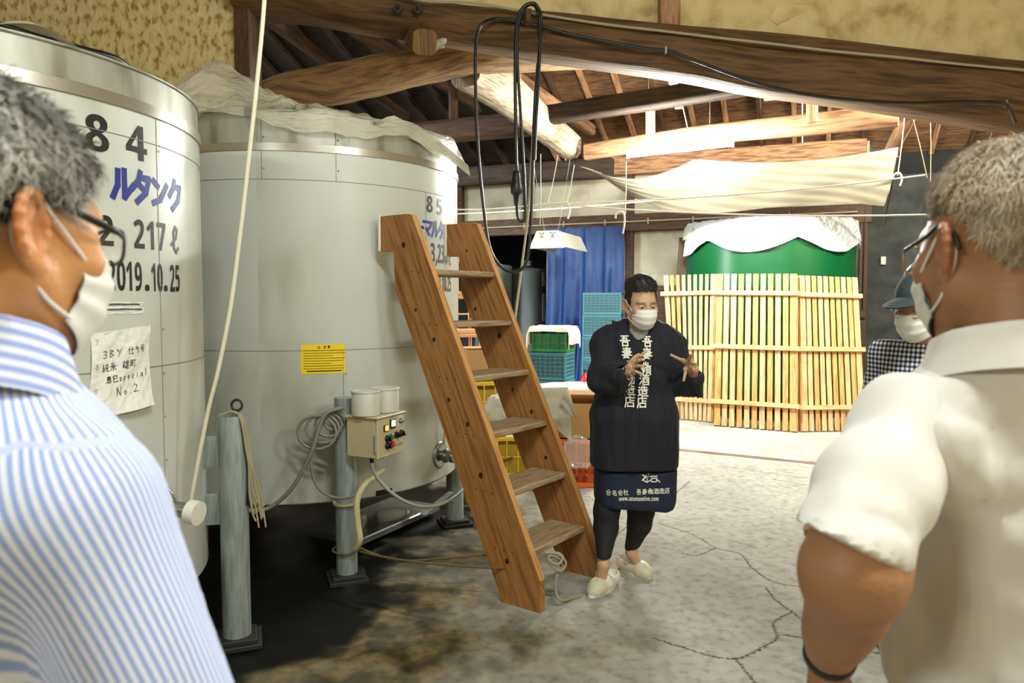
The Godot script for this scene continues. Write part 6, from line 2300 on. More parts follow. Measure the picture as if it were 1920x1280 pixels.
	hand(h, Vector3(0.472, 1.186, -1.03), [Vector3(0.427, 1.229, -0.98), Vector3(0.431, 1.204, -0.98)],
		[[Vector3(0.427, 1.232, -0.98), Vector3(0.397, 1.242, -0.945), Vector3(0.379, 1.255, -0.925), Vector3(0.372, 1.264, -0.915)], [Vector3(0.429, 1.222, -0.98), Vector3(0.402, 1.227, -0.945), Vector3(0.385, 1.235, -0.925), Vector3(0.378, 1.243, -0.915)], [Vector3(0.432, 1.211, -0.98), Vector3(0.407, 1.217, -0.95), Vector3(0.394, 1.224, -0.935), Vector3(0.389, 1.228, -0.93)], [Vector3(0.435, 1.2, -0.98), Vector3(0.415, 1.205, -0.955), Vector3(0.406, 1.21, -0.945), Vector3(0.401, 1.215, -0.94)], [Vector3(0.455, 1.2, -1.01), Vector3(0.453, 1.22, -1.02), Vector3(0.44, 1.241, -1), Vector3(0.428, 1.256, -0.98)]], 0.0088)
	h.mesh(body, Transform3D(), skin_paint(tone))
	# the left hand hangs below the watch
	h = Field.new(Vector3(0.30, 0.92, -1.12), Vector3(0.52, 1.18, -0.82), 0.0035)
	var kn := [Vector3(0.404, 1.007, -0.965), Vector3(0.411, 1.009, -0.95), Vector3(0.421, 1.011, -0.945), Vector3(0.435, 1.011, -0.95)]
	var chains := []
	for k in 4:
		var p: Vector3 = kn[k]
		chains.append([p, p + Vector3(0.0, -0.035, -0.018), p + Vector3(0.002, -0.058, -0.036), p + Vector3(0.004, -0.070, -0.052)])
	chains.append([Vector3(0.432, 1.058, -0.95), Vector3(0.456, 1.026, -0.97), Vector3(0.47, 0.996, -0.99), Vector3(0.474, 0.976, -1)])
	hand(h, wl, kn, chains, 0.009)
	h.mesh(body, Transform3D(), skin_paint(tone))
	part("body", body, M.skin, who)
	eyes(hx, who)
	face_mask(hx, who)
	spectacles(hx, who, M.gold, "gold-rimmed glasses with dark temples", 0.024, 0.020, 0.0014, M.rubber)
	hair(hx, who, "cropped fair-grey hair, thin on the crown", 0.012, 0.018, 15000, Color(0.20, 0.145, 0.085), Color(0.62, 0.53, 0.38), func(p: Vector3) -> float:
		var line := 0.045
		if p.z > 0.050:
			line = 0.062 + (p.z - 0.05) * 0.9
		elif p.z < -0.025:
			line = 0.045 - (-0.025 - p.z) * 1.6
		line = maxf(line, -0.05)
		var bald := 0.018 * exp(-Vector2(p.x, p.z + 0.03).length_squared() / 0.0011) if p.y > 0.09 else 0.0
		return minf((p.y - line) * 0.42, 0.020) - bald, 0.4, 12)
	f = Field.new(Vector3(0.26, 0.70, -1.28), Vector3(1.10, 1.56, -0.62), 0.0105)
	f.cap(sl + Vector3(0.03, -0.012, 0), sr + Vector3(-0.04, -0.01, 0), 0.072, 0.072, 0.05)
	f.cap(neck + Vector3(0, -0.015, 0), sl + Vector3(0.02, 0.004, 0), 0.070, 0.062, 0.06)
	f.cap(neck + Vector3(0, -0.015, 0), sr + Vector3(-0.02, 0.004, 0), 0.070, 0.062, 0.06)
	f.rbox(Vector3(0.706, 1.19, -0.965), Vector3(0.185, 0.24, 0.135), 0.115, 0.06, Basis(right, Vector3.UP, -fwd))
	f.rbox(Vector3(0.742, 0.95, -0.97), Vector3(0.20, 0.22, 0.150), 0.12, 0.06, Basis(right, Vector3.UP, -fwd))
	f.sub = true
	f.cap(Vector3(0.445, 1.245, -0.82), Vector3(0.481, 1.329, -0.8), 0.012, 0.010, 0.02)
	f.cap(Vector3(0.496, 1.381, -0.79), Vector3(0.51, 1.3, -0.79), 0.016, 0.020, 0.03)
	f.cap(Vector3(0.518, 1.267, -0.8), Vector3(0.566, 1.312, -0.78), 0.018, 0.018, 0.03)
	f.cap(Vector3(0.468, 1.184, -0.8), Vector3(0.552, 1.228, -0.78), 0.014, 0.018, 0.03)
	f.sub = false
	f.bump(noise(98, 6.0, 3), 0.022, Vector3(1.0, 0.8, 1.0))
	f.cut(neck + Vector3(0, 0.030, 0), Vector3(0, 1, 0))
	g = Geo.new()
	f.mesh(g)
	# the sleeve, wide at its hem
	f = Field.new(Vector3(0.24, 1.02, -1.12), Vector3(0.62, 1.52, -0.62), 0.0085)
	var cuff := Vector3(0.365, 1.27, -0.8)
	f.cap(sl + Vector3(0.0, 0.0, 0), sl.lerp(cuff, 0.5), 0.064, 0.062, 0.03)
	f.cap(sl.lerp(cuff, 0.5), cuff + (cuff - sl) * 0.3, 0.062, 0.060, 0.03)
	f.cap(sl, sl + Vector3(0.07, -0.03, -0.01), 0.064, 0.075, 0.03)
	f.sub = true
	f.cap(Vector3(0.398, 1.396, -0.78), Vector3(0.475, 1.335, -0.79), 0.003, 0.004, 0.012)
	f.cap(Vector3(0.352, 1.343, -0.76), Vector3(0.419, 1.309, -0.76), 0.006, 0.006, 0.02)
	f.sub = false
	f.bump(noise(99, 7.0, 2), 0.009)
	f.cut(Vector3(0.369, 1.281, -0.8), Vector3(-0.44, -0.88, 0.1))
	f.mesh(g)
	part("shirt", g, M.shirt_white, who, "white short-sleeved shirt")
	collar(who, Vector3(0.618, 0, -0.925), right, M.shirt_white, 0.069, 0.096, 1.532, 0.055, 2.2)
	g = Geo.new()
	var arm := (wl - el).normalized()
	var ax := Basis(arm.cross(Vector3.FORWARD).normalized(), arm, arm.cross(Vector3.FORWARD).normalized().cross(arm))
	g.lathe([Vector2(0.029, -0.009), Vector2(0.033, -0.008), Vector2(0.033, 0.008), Vector2(0.029, 0.009)], wl - arm * 0.012, 28, ax)
	var watch := part("watch_strap", g, M.rubber, who, "dark watch strap with a small gold buckle")
	g = Geo.new()
	g.box(Vector3(0.010, 0.014, 0.006), Transform3D(ax, wl - arm * 0.012 + Vector3(0.004, 0, 0.033)), 0.001)
	part("buckle", g, M.gold, watch)
	legs(who, Vector3(0.735, 0.84, -0.97), right, M.trousers)


func far_people():
	# ---- the visitor in a cap
	var at := Vector3(1.787, 0, -3.106)
	var base := Vector3(1.63, 0, -2.9)
	var who := thing("person", "visitor in a grey cap, glasses and checked shirt, behind the man in white", "person", base)
	var right := Vector3(-0.72, 0, -0.69)     # his right hand points away from the camera and to the left
	right = Vector3(-0.50, 0, -0.87).normalized()
	var fwd := Vector3.UP.cross(right)
	var tone := Color(0.92, 0.80, 0.72)
	var hx := Transform3D(head_basis(deg_to_rad(-56.0), 0.18), Vector3(1.576, 1.524, -2.85))
	var body := Geo.new()
	add_head(body, hx, tone)
	var neck := Vector3(1.643, 1.391, -2.9)
	var f := Field.new(base + Vector3(-0.40, 0.55, -0.45), base + Vector3(0.40, 1.55, 0.40), 0.014)
	f.cap(neck + Vector3(0, -0.02, 0), neck + Vector3(0, 0.06, 0), 0.06, 0.056, 0.02)
	var sh := [neck + right * 0.18 + Vector3(0, -0.07, 0), neck - right * 0.18 + Vector3(0, -0.07, 0)]
	f.cap(neck + Vector3(0, -0.14, 0), neck + Vector3(0, -0.5, 0), 0.075, 0.075, 0.04)
	for k in 2:
		var s := 1.0 if k == 0 else -1.0
		var e: Vector3 = sh[k] + right * 0.05 * s + Vector3(0, -0.28, 0)
		f.cap(sh[k], e, 0.045, 0.040, 0.02)
		f.cap(e, e + fwd * 0.03 + Vector3(0, -0.24, 0), 0.038, 0.027, 0.02)
		f.ell(e + fwd * 0.06 + Vector3(0, -0.30, 0), Vector3(0.025, 0.05, 0.03), 0.02)
	f.mesh(body, Transform3D(), skin_paint(tone))
	part("body", body, M.skin, who)
	eyes(hx, who)
	face_mask(hx, who)
	spectacles(hx, who, M.gold, "thin-rimmed glasses", 0.023, 0.019, 0.0014)
	hair(hx, who, "short dark hair below the cap", 0.010, 0.016, 1500, Color(0.02, 0.02, 0.02), Color(0.12, 0.12, 0.11), func(p: Vector3) -> float:
		return (p.y - 0.03 + maxf(0.0, -p.z - 0.02) * 0.9) * 0.5 if p.z < 0.05 else -0.01, 0.4, 13)
	f = Field.new(Vector3(-0.12, 0.01, -0.15), Vector3(0.12, 0.20, 0.15), 0.005)
	f.ell(Vector3(0, 0.045, -0.010), Vector3(0.089, 0.103, 0.110), 0.01)
	f.cut(Vector3(0, 0.042, 0), Vector3(0, -1, -0.22))
	var g := Geo.new()
	f.mesh(g, hx)
	var cap := part("cap", g, M.cap_grey, who, "grey cap with a long brim")
	g = Geo.new()
	g.sheet(20, 10, func(s: float, t: float) -> Vector3:
		var a := (s - 0.5) * 2.0
		var ang := a * 1.15
		var reach := 0.125 * cos(a * 1.3) * t
		return hx * Vector3(sin(ang) * (0.086 + reach * 0.15), 0.058 - 0.020 * a * a - 0.020 * t * t * (1.0 - a * a), cos(ang) * 0.098 - 0.008 + reach), 0.004)
	part("brim", g, M.cap_grey, cap)
	f = Field.new(base + Vector3(-0.42, 0.72, -0.46), base + Vector3(0.42, 1.50, 0.40), 0.011)
	f.cap(sh[0] + Vector3(0, 0.0, 0), sh[1], 0.068, 0.068, 0.05)
	f.cap(neck + Vector3(0, -0.04, 0), neck + Vector3(0, -0.05, 0) + right * 0.13, 0.068, 0.062, 0.05)
	f.cap(neck + Vector3(0, -0.04, 0), neck + Vector3(0, -0.05, 0) - right * 0.13, 0.068, 0.062, 0.05)
	f.rbox(neck + Vector3(0, -0.32, 0), Vector3(0.18, 0.28, 0.12), 0.10, 0.05, Basis(right, Vector3.UP, -fwd))
	for k in 2:
		var s := 1.0 if k == 0 else -1.0
		f.cap(sh[k], sh[k] + right * 0.05 * s + Vector3(0, -0.24, 0), 0.068, 0.066, 0.03)
	f.bump(noise(101, 5.0, 2), 0.010)
	f.cut(neck + Vector3(0, 0.0, 0), Vector3(0, 1, 0))
	g = Geo.new()
	f.mesh(g, Transform3D(), null, func(p: Vector3, _n: Vector3) -> Vector2: return Vector2(right.dot(p) + 0.4 * fwd.dot(p), p.y))
	part("shirt", g, M.checks, who, "blue and white checked shirt")
	collar(who, neck + Vector3(0, -1.43 + neck.y * 0.0, 0), right, M.checks, 0.064, 0.088, 1.46, 0.05, 2.2)
	legs(who, Vector3(base.x, 0.84, base.z), right, M.trousers, 0.11, [Vector3(base.x + 0.05, 0, base.z - 0.02) + fwd * 0.12 - right * 0.14, Vector3(1.623, 0, -3.203)])
	# ---- one more visitor, almost hidden behind the cap
	base = Vector3(2.10, 0, -3.72)
	who = thing("person", "dark-haired visitor almost hidden behind the grey cap", "person", base)
	right = Vector3(-0.15, 0, -0.99).normalized()
	fwd = Vector3.UP.cross(right)
	hx = Transform3D(head_basis(deg_to_rad(-50.0), 0.08), Vector3(2.017, 1.607, -3.62))
	body = Geo.new()
	add_head(body, hx, tone)
	neck = hx.origin + Vector3(0.0, -0.17, 0)
	f = Field.new(base + Vector3(-0.45, 0.55, -0.45), base + Vector3(0.40, 1.50, 0.40), 0.016)
	f.cap(neck, neck + Vector3(0, 0.06, 0), 0.058, 0.056, 0.02)
	f.cap(neck + Vector3(0, -0.14, 0), neck + Vector3(0, -0.5, 0), 0.075, 0.075, 0.04)
	f.mesh(body, Transform3D(), skin_paint(tone))
	part("body", body, M.skin, who)
	face_mask(hx, who)
	hair(hx, who, "short black hair", 0.020, 0.02, 1500, Color(0.012, 0.011, 0.010), Color(0.05, 0.045, 0.04), func(p: Vector3) -> float:
		return (p.y - (0.065 if p.z > 0.05 else 0.02 + minf(0.0, p.z + 0.02) * 1.2)) * 0.7, 0.4, 14)
	f = Field.new(base + Vector3(-0.45, 0.72, -0.45), base + Vector3(0.42, 1.48, 0.42), 0.014)
	f.cap(neck + right * 0.17 + Vector3(0.07, -0.06, 0), neck - right * 0.17 + Vector3(0.07, -0.06, 0), 0.055, 0.055, 0.05)
	f.rbox(neck + Vector3(0.07, -0.34, 0), Vector3(0.18, 0.28, 0.10), 0.09, 0.05, Basis(right, Vector3.UP, -fwd))
	for s: float in [-1.0, 1.0]:
		f.cap(neck + right * 0.19 * s + Vector3(0.07, -0.07, 0), neck + right * 0.24 * s + Vector3(0.07, -0.50, 0), 0.055, 0.05, 0.03)
	f.cut(neck + Vector3(0, 0.01, 0), Vector3(0, 1, 0))
	g = Geo.new()
	f.mesh(g)
	part("shirt", g, M.dark_shirt, who)
	legs(who, Vector3(base.x, 0.84, base.z), right, M.trousers)


# ------------------------------------------------------------------ the rear room's things

# a plastic crate: posts, rims and rows of bars on each side; at is the middle of its foot
func crate(nm: String, label: String, at: Vector3, turn: float, size: Vector3, m: Material, cols: int, rows: int, grp := "", solid := 0.0) -> Node3D:
	var t := thing(nm, label, "crate", at, grp, turn)
	var b := Basis(Vector3.UP, turn)
	var g := Geo.new()
	var h := size / 2
	var inner := Geo.new()
	var bx := func(c: Vector3, s: Vector3) -> void: g.box(s, Transform3D(b, at + b * c), 0.003)
	for sx in [-1.0, 1.0]:
		for sz in [-1.0, 1.0]:
			bx.call(Vector3(sx * (h.x - 0.012), h.y, sz * (h.z - 0.012)), Vector3(0.024, size.y, 0.024))
	bx.call(Vector3(0, 0.01, 0), Vector3(size.x - 0.02, 0.016, size.z - 0.02))
	for side in 4:
		var along := Vector3.RIGHT if side < 2 else Vector3.BACK
		var out := (Vector3.BACK if side < 2 else Vector3.RIGHT) * (1.0 if side % 2 == 0 else -1.0)
		var w := size.x if side < 2 else size.z
		var d := (h.z if side < 2 else h.x) - 0.009
		var thin := Vector3(0.010, 0.010, 0.010)
		for k in rows + 1:
			var y := 0.02 + (size.y - 0.04) * k / rows
			var s := along.abs() * (w - 0.03) + Vector3.UP * (0.036 if k == 0 or k == rows else 0.011) + out.abs() * 0.014
			bx.call(out * d + Vector3(0, y, 0), s)
		for k in cols - 1:
			var x := -w / 2 + w * (k + 1) / cols
			bx.call(out * (d - 0.001) + along * x + Vector3(0, h.y, 0), along.abs() * 0.011 + Vector3.UP * (size.y - 0.04) + out.abs() * 0.012)
		if solid > 0.0:
			inner.box(along.abs() * (w - 0.03) + Vector3.UP * size.y * solid + out.abs() * 0.005, Transform3D(b, at + b * (out * (d - 0.006) + Vector3(0, size.y * solid / 2, 0))), 0.002)
	part("body", g, m, t)
	if solid > 0.0:
		part("wall", inner, darker(m), t)
	g = Geo.new()
	for s: float in [-1.0, 1.0]:
		bx = func(c: Vector3, q: Vector3) -> void: g.box(q, Transform3D(b, at + b * c), 0.003)
		bx.call(Vector3(0, size.y - 0.012, s * (h.z - 0.006)), Vector3(size.x, 0.022, 0.018))
		bx.call(Vector3(s * (h.x - 0.006), size.y - 0.012, 0), Vector3(0.018, 0.022, size.z))
	part("rim", g, m, t)
	return t


# the same plastic darkened, painting the shade between a crate's ribs
func darker(m: StandardMaterial3D) -> StandardMaterial3D:
	if not deep.has(m):
		var o: StandardMaterial3D = m.duplicate()
		o.albedo_color = m.albedo_color.darkened(0.28)
		deep[m] = o
	return deep[m]


# a slatted wooden panel that leans: corners bottom-left, bottom-right, top-left, top-right
func slat_panel(label: String, bl: Vector3, br: Vector3, tl: Vector3, tr: Vector3, slats: int, bars: Array) -> void:
	var t := thing("slatted_panel", label, "slatted panel", (bl + br) / 2, "")
	var x := (br - bl).normalized()
	var up := ((tl + tr) / 2 - (bl + br) / 2).normalized()
	var z := x.cross(up).normalized()
	if z.z < 0:
		z = -z
	for k in slats:
		var f0 := (k + 0.5) / slats
		var a := bl.lerp(br, f0)
		var b := tl.lerp(tr, f0)
		var pitch := (br - bl).length() / slats
		var y := (b - a).normalized()
		var sx := x - y * x.dot(y)
		var g := Geo.new()
		g.off = Vector2(rng.randf() * 9.0, rng.randf() * 9.0)
		var wide := pitch * (0.70 if k > 0 and k < slats - 1 else 0.88)
		g.box(Vector3((b - a).length(), wide, 0.018), Transform3D(Basis(y, -sx.normalized(), z), (a + b) / 2 + Vector3(0, 0.012, 0)), 0.003)
		part("slat", g, M.pine if rng.randf() < 0.6 else M.pine_b, t)
	for q in bars:
		var a: Vector3 = bl.lerp(tl, q)
		var b: Vector3 = br.lerp(tr, q)
		var ext := (b - a).normalized() * 0.03
		var g := Geo.new()
		g.off = Vector2(rng.randf() * 9.0, rng.randf() * 9.0)
		g.box(Vector3((b - a).length() + 0.06, 0.055, 0.04), Transform3D(Basis((b - a).normalized(), up, z), (a + b) / 2 + z * 0.030), 0.004)
		part("crossbar", g, M.pine, t)
	for s in [0.02, 0.98]:
		var a: Vector3 = bl.lerp(br, s)
		var b: Vector3 = tl.lerp(tr, s)
		var g := Geo.new()
		g.off = Vector2(rng.randf() * 9.0, rng.randf() * 9.0)
		g.box(Vector3((b - a).length(), 0.035, 0.09), Transform3D(Basis((b - a).normalized(), -x, z), (a + b) / 2 - z * 0.055 + Vector3(0, 0.012, 0)), 0.004)
		part("edge_board", g, M.pine, t)


func back_room():
	# the green tank under its silver sheet
	var c := Vector3(3.60, 0, -10.45)
	var r := 1.13
	var t := thing("storage_tank", "dark green tank behind the slatted panels", "tank", c)
	var g := Geo.new()
	g.lathe([Vector2(0.0, 0.16), Vector2(r - 0.03, 0.16), Vector2(r, 0.19), Vector2(r, 2.42), Vector2(r + 0.012, 2.43), Vector2(r + 0.012, 2.46), Vector2(r - 0.02, 2.47), Vector2(r * 0.6, 2.52), Vector2(0.0, 2.55)], c, 96)
	part("shell", g, M.green_tank, t)
	for k in 4:
		g = Geo.new()
		var a := k * TAU / 4 + 0.6
		g.tube([c + Vector3(sin(a) * 0.9, 0.0, cos(a) * 0.9), c + Vector3(sin(a) * 0.9, 0.18, cos(a) * 0.9)], [0.06], 14)
		part("leg", g, M.green_tank, t)
	var f := noise(111, 0.9, 3)
	var sheet_rows := func(hang: Callable, r0: float, lift: float, from: float, to: float, steps: int) -> Geo:
		var q := Geo.new()
		var rows := []
		for i in 22:
			var row := PackedVector3Array()
			for j in steps + 1:
				var ang := lerpf(from, to, float(j) / steps)
				var p: Vector3
				if i < 13:
					var rad := (r + 0.02) * (r0 + (1.0 - r0) * i / 12.0)
					p = c + Vector3(sin(ang) * rad, lift + 0.12 * (1.0 - rad / r) + 0.030 * f.get_noise_2d(sin(ang) * rad * 5.0, cos(ang) * rad * 5.0) + 0.010, cos(ang) * rad)
				else:
					var k := (i - 12) / 9.0
					var rad := r + 0.022 + 0.03 * k + 0.02 * k * sin(ang * 15.0)
					p = c + Vector3(sin(ang) * rad, lift - hang.call(ang) * k, cos(ang) * rad)
				row.append(p)
			rows.append(row)
		q.grid(rows, false)
		return q
	# its lower edge is scalloped: points hang down between the cords
	g = sheet_rows.call(func(ang: float) -> float: return 0.25 + 0.18 * pow(absf(sin((ang + 0.03) * 3.14)), 1.0), 0.0, 2.60, -1.55, 0.98, 90)
	solo("silver_sheet", g, M.silver_cover, "silver plastic sheet with a scalloped edge over the green tank", "plastic cover")
	g = sheet_rows.call(func(ang: float) -> float: return 0.30 + 0.05 * sin(ang * 7.0), 0.55, 2.585, 0.9, 2.2, 40)
	solo("clear_sheet", g, M.film_cover, "clear plastic hanging from the green tank at its right side", "plastic cover")
	g = sheet_rows.call(func(ang: float) -> float: return 0.14 + 0.05 * sin(ang * 7.0), 0.55, 2.585, -2.3, -1.35, 30)
	solo("clear_sheet", g, M.film_cover, "clear plastic hanging from the green tank at its left side", "plastic cover")
	# three slatted panels against the tank
	slat_panel("slatted pine panel at the left, half behind the speaker's arm", Vector3(2.102, 0, -9.675), Vector3(2.54, 0, -9.337), Vector3(2.006, 1.872, -9.85), Vector3(2.665, 1.888, -9.7), 9, [0.14, 0.50, 0.875])
	slat_panel("slatted pine panel in the middle of the three, over the green tank", Vector3(2.496, 0, -9.099), Vector3(3.353, 0, -8.621), Vector3(2.603, 1.879, -9.45), Vector3(3.479, 1.865, -9.05), 11, [0.16, 0.52, 0.875])
	slat_panel("slatted pine panel at the right, nearest the grey wall", Vector3(3.423, 0, -8.656), Vector3(4.211, 0, -8.727), Vector3(3.537, 1.849, -9.15), Vector3(4.307, 1.826, -9.25), 10, [0.15, 0.52, 0.875])
	g = Geo.new()
	g.bar(Vector3(2.225, 0.101, -10.25), Vector3(2.473, 2.457, -10.75), 0.11, 0.03, Vector3.BACK, 0.004)
	solo("plank", g, M.frame_wood, "old brown plank leaning beside the green tank", "plank")
	# the blue tarpaulin
	var tarp := func(s: float, q: float) -> Vector3:
		var a := lerpf(-2.42, -1.08, s)
		var fold := 0.05 * sin(s * 25.0 + q * 1.2) + 0.03 * sin(s * 47.0 + 2.0 + q) + 0.02 * sin(s * 11.0 - q * 3.0)
		var y := lerpf(2.76 + 0.02 * absf(sin(s * 17.0)), 0.10, q)
		return rear(a - 0.12 * q * (1.0 - s) + 0.06 * sin(q * 3.0) * (1.0 - s), y, 0.20 + fold * (0.35 + 0.65 * q))
	g = Geo.new()
	g.sheet(70, 40, tarp, 0.003)
	solo("blue_tarpaulin", g, M.blue_tarp, "blue tarpaulin hung like a curtain in the doorway", "tarpaulin")
	# pale blue crates in front of it
	var turn := -0.25
	var first := crate("plastic_crate", "pale blue crate at the bottom of the stack by the tarpaulin", Vector3(1.386, 0.442, -11.3) * Vector3(1, 0, 1), turn, Vector3(0.58, 0.332, 0.40), M.blue_crate, 9, 7, "pale blue crates by the tarpaulin", 0.96)
	for k in 4:
		var o := first.duplicate()
		o.name = numbered("plastic_crate")
		add_child(o)
		o.position = first.position + Vector3(0.004 * k, 0.335 * (k + 1), 0)
		o.set_meta("label", ["pale blue crate second from the floor by the tarpaulin", "pale blue crate third from the floor by the tarpaulin", "pale blue crate fourth from the floor by the tarpaulin", "pale blue crate topmost of its stack by the tarpaulin"][k])
	# darker crates with a cloth on top
	var sx := Vector3(0.456, 0.706, -8.6) * Vector3(1, 0, 1)
	turn = -0.35
	first = crate("plastic_crate", "teal blue crate at the bottom of the cloth-topped stack", sx, turn, Vector3(0.46, 0.318, 0.40), M.teal, 8, 6, "teal crates under the green crate", 0.96)
	for k in 2:
		var o := first.duplicate()
		o.name = numbered("plastic_crate")
		add_child(o)
		o.position = sx + Vector3(0, 0.321 * (k + 1), 0)
		o.set_meta("label", ["teal blue crate second from the floor in the cloth-topped stack", "teal blue crate just under the green crate"][k])
	crate("plastic_crate", "green crate with a cloth over it, on top of the teal crates", sx + Vector3(0.03, 0.964, 0), turn, Vector3(0.42, 0.285, 0.38), M.green_crate, 4, 3, "", 0.75)
	g = Geo.new()
	var cb := Basis(Vector3.UP, turn)
	g.sheet(26, 20, func(s: float, q: float) -> Vector3:
		var u := (s - 0.5) * 0.86
		var v := (q - 0.5) * 0.62
		var p := Vector3(clampf(u, -0.225, 0.225), 0, clampf(v, -0.205, 0.205))
		var over := maxf(absf(u) - 0.225, 0.0) + maxf(absf(v) - 0.205, 0.0) * 0.55
		return sx + Vector3(0.03, 1.258 + 0.008 * sin(s * 17.0) * sin(q * 13.0), 0) + cb * (p + Vector3(signf(u) * 0.05 * minf(over, 0.1) * 5.0 + 0.012 * sin(q * 19.0) * minf(over * 10.0, 1.0), 0, signf(v) * 0.02 * minf(over * 8.0, 1.0))) + Vector3(0, -over, 0), 0.003)
	var cloth := solo("cloth", g, M.rope_white, "cream cloth with a reddish pattern draped over the green crate", "cloth")
	g = Geo.new()
	for k in 14:
		var p := sx + Vector3(0.03, 1.20 - 0.013 * k, 0) + cb * Vector3(0.262 + 0.006 * (k % 3), 0, 0.10 - 0.02 * (k % 5))
		g.box(Vector3(0.004, 0.012, 0.03), Transform3D(cb * Basis(Vector3.BACK, 0.1), p), 0.001)
	part("pattern", g, M.print_red, cloth)
	# fire extinguisher in the corner behind the speaker
	var e := Vector3(0.952, 0.318, -9.6) * Vector3(1, 0, 1)
	t = thing("fire_extinguisher", "red fire extinguisher on the floor behind the speaker's elbow", "fire extinguisher", e)
	g = Geo.new()
	g.lathe([Vector2(0.0, 0.0), Vector2(0.065, 0.0), Vector2(0.07, 0.02), Vector2(0.07, 0.50), Vector2(0.055, 0.56), Vector2(0.022, 0.59), Vector2(0.022, 0.62), Vector2(0.0, 0.62)], e, 24)
	part("cylinder", g, M.red, t)
	g = Geo.new()
	g.box(Vector3(0.03, 0.03, 0.12), Transform3D(Basis(), e + Vector3(0, 0.64, 0.02)), 0.005)
	g.tube(curve([e + Vector3(0.02, 0.62, 0), e + Vector3(0.09, 0.58, 0), e + Vector3(0.09, 0.35, 0.0), e + Vector3(0.085, 0.15, 0)], 5), [0.012], 8)
	part("hose", g, M.rubber, t)
	# dark tanks in the unlit store
	for k in 2:
		var q: Vector3 = [Vector3(-0.339, 1.966, -13.6), Vector3(0.297, 1.975, -13.9)][k] * Vector3(1, 0, 1)
		var rad: float = [0.34, 0.33][k]
		t = thing("storage_tank", ["dark grey tank in the unlit store, left of two", "dark grey tank in the unlit store, beside the tarpaulin"][k], "tank", q)
		g = Geo.new()
		g.lathe([Vector2(0.0, 0.1), Vector2(rad, 0.1), Vector2(rad, 2.14 - 0.06 * k), Vector2(rad + 0.01, 2.16 - 0.06 * k), Vector2(rad - 0.03, 2.20 - 0.06 * k), Vector2(0.0, 2.24 - 0.06 * k)], q, 48)
		part("shell", g, M.dark_tank, t)
		g = Geo.new()
		g.tube([q + Vector3(0, 2.2, 0), q + Vector3(0, 2.30, 0)], [0.08], 14)
		part("cap", g, M.dark_tank, t)
		g = Geo.new()
		for y in ([1.55, 1.40] if k == 0 else [1.95, 1.55, 1.30]):
			var a := 0.35 if k == 0 else 1.05
			var p := q + Vector3(sin(a) * (rad + 0.004), y, cos(a) * (rad + 0.004))
			g.box(Vector3(0.10, 0.13 if k == 0 else 0.26, 0.004), Transform3D(Basis(Vector3.UP, a), p), 0.001)
		part("label_plate", g, M.black if k == 0 else M.can_white, t)
	for k in 2:
		for a in [0.6, 2.5, 4.4]:
			pass
	# hung white reflector of an unlit lamp
	var m := Vector3(0.487, 2.427, -10.4)
	t = thing("unlit_lamp", "white trough-shaped lamp reflector hanging unlit beside the tarpaulin", "lamp", m)
	var lx := Vector3(0.36, 0, -0.93)
	var sd := Vector3(0.93, 0, 0.36)
	g = Geo.new()
	var prof := [Vector2(-0.26, -0.13), Vector2(-0.15, 0.10), Vector2(0.15, 0.10), Vector2(0.26, -0.13)]
	for k in 3:
		var a: Vector2 = prof[k]
		var b: Vector2 = prof[k + 1]
		var n := Vector3.UP if k == 1 else sd * (-1.0 if k == 0 else 1.0)
		var o := []
		for z in [0.0, 1.2]:
			o.append([m + sd * a.x + Vector3(0, a.y, 0) + lx * z, m + sd * b.x + Vector3(0, b.y, 0) + lx * z])
		g.face(PackedVector3Array([o[0][0], o[0][1], o[1][1], o[1][0]]), n, PackedVector2Array([Vector2.ZERO, Vector2.RIGHT, Vector2.ONE, Vector2.DOWN]))
	g.prism(PackedVector2Array([Vector2(-0.26, -0.13), Vector2(-0.15, 0.10), Vector2(0.15, 0.10), Vector2(0.26, -0.13)]), 0.006, Transform3D(Basis(sd, Vector3.UP, sd.cross(Vector3.UP)), m))
	part("reflector", g, M.cream_paint, t)
	g = Geo.new()
	g.bar(m + sd * -0.26 + Vector3(0, -0.135, 0.01), m + sd * 0.26 + Vector3(0, -0.135, 0.01), 0.03, 0.02)
	part("lip", g, M.white_paint, t)
	g = Geo.new()
	for q in [[-0.075, 0.045], [0.085, 0.05]]:
		for d in [[-0.028, 0.02], [0.028, 0.02], [0.0, 0.0], [-0.012, -0.03], [0.012, -0.03]]:
			var p: Vector3 = m + sd * (q[0] + d[0]) + Vector3(0, q[1] + d[1], 0) - lx * 0.005
			var ring := PackedVector3Array()
			for k in 10:
				var a := TAU * k / 10
				ring.append(p + sd * cos(a) * 0.011 + Vector3.UP * sin(a) * 0.011)
			g.fan(ring, -lx)
	part("vent_hole", g, M.black, t)
	g = Geo.new()
	for s in [-0.1, 0.1]:
		g.tube([m + sd * s + Vector3(0, 0.10, 0) + lx * 0.2, m + sd * s * 3.0 + Vector3(0, 1.25, 0) + lx * 0.2], [0.004], 6)
	g.tube([m + sd * -0.1 + Vector3(0, -0.13, 0) + lx * 0.3, m + sd * -0.1 + Vector3(0, -0.9, 0) + lx * 0.3], [0.003], 6)
	part("cord", g, M.grey_cable, t)
	# conduit with clips along the back rail
	g = Geo.new()
	g.tube([rear(-4.6, 2.84, 0.13), rear(2.4, 2.86, 0.13)], [0.013], 8)
	var cd := solo("conduit", g, M.rope_dirty, "thin pale conduit along the rail of the back wall", "conduit")
	for k in 9:
		g = Geo.new()
		g.box(Vector3(0.02, 0.10, 0.03), Transform3D(rear_basis(), rear(-4.3 + k * 0.72, 2.85, 0.128)), 0.003)
		part("clip", g, M.rope_dirty, cd)
	# the milky plastic sheet slung below the lamp
	var p00 := Vector3(0.854, 3.276, -9.6)
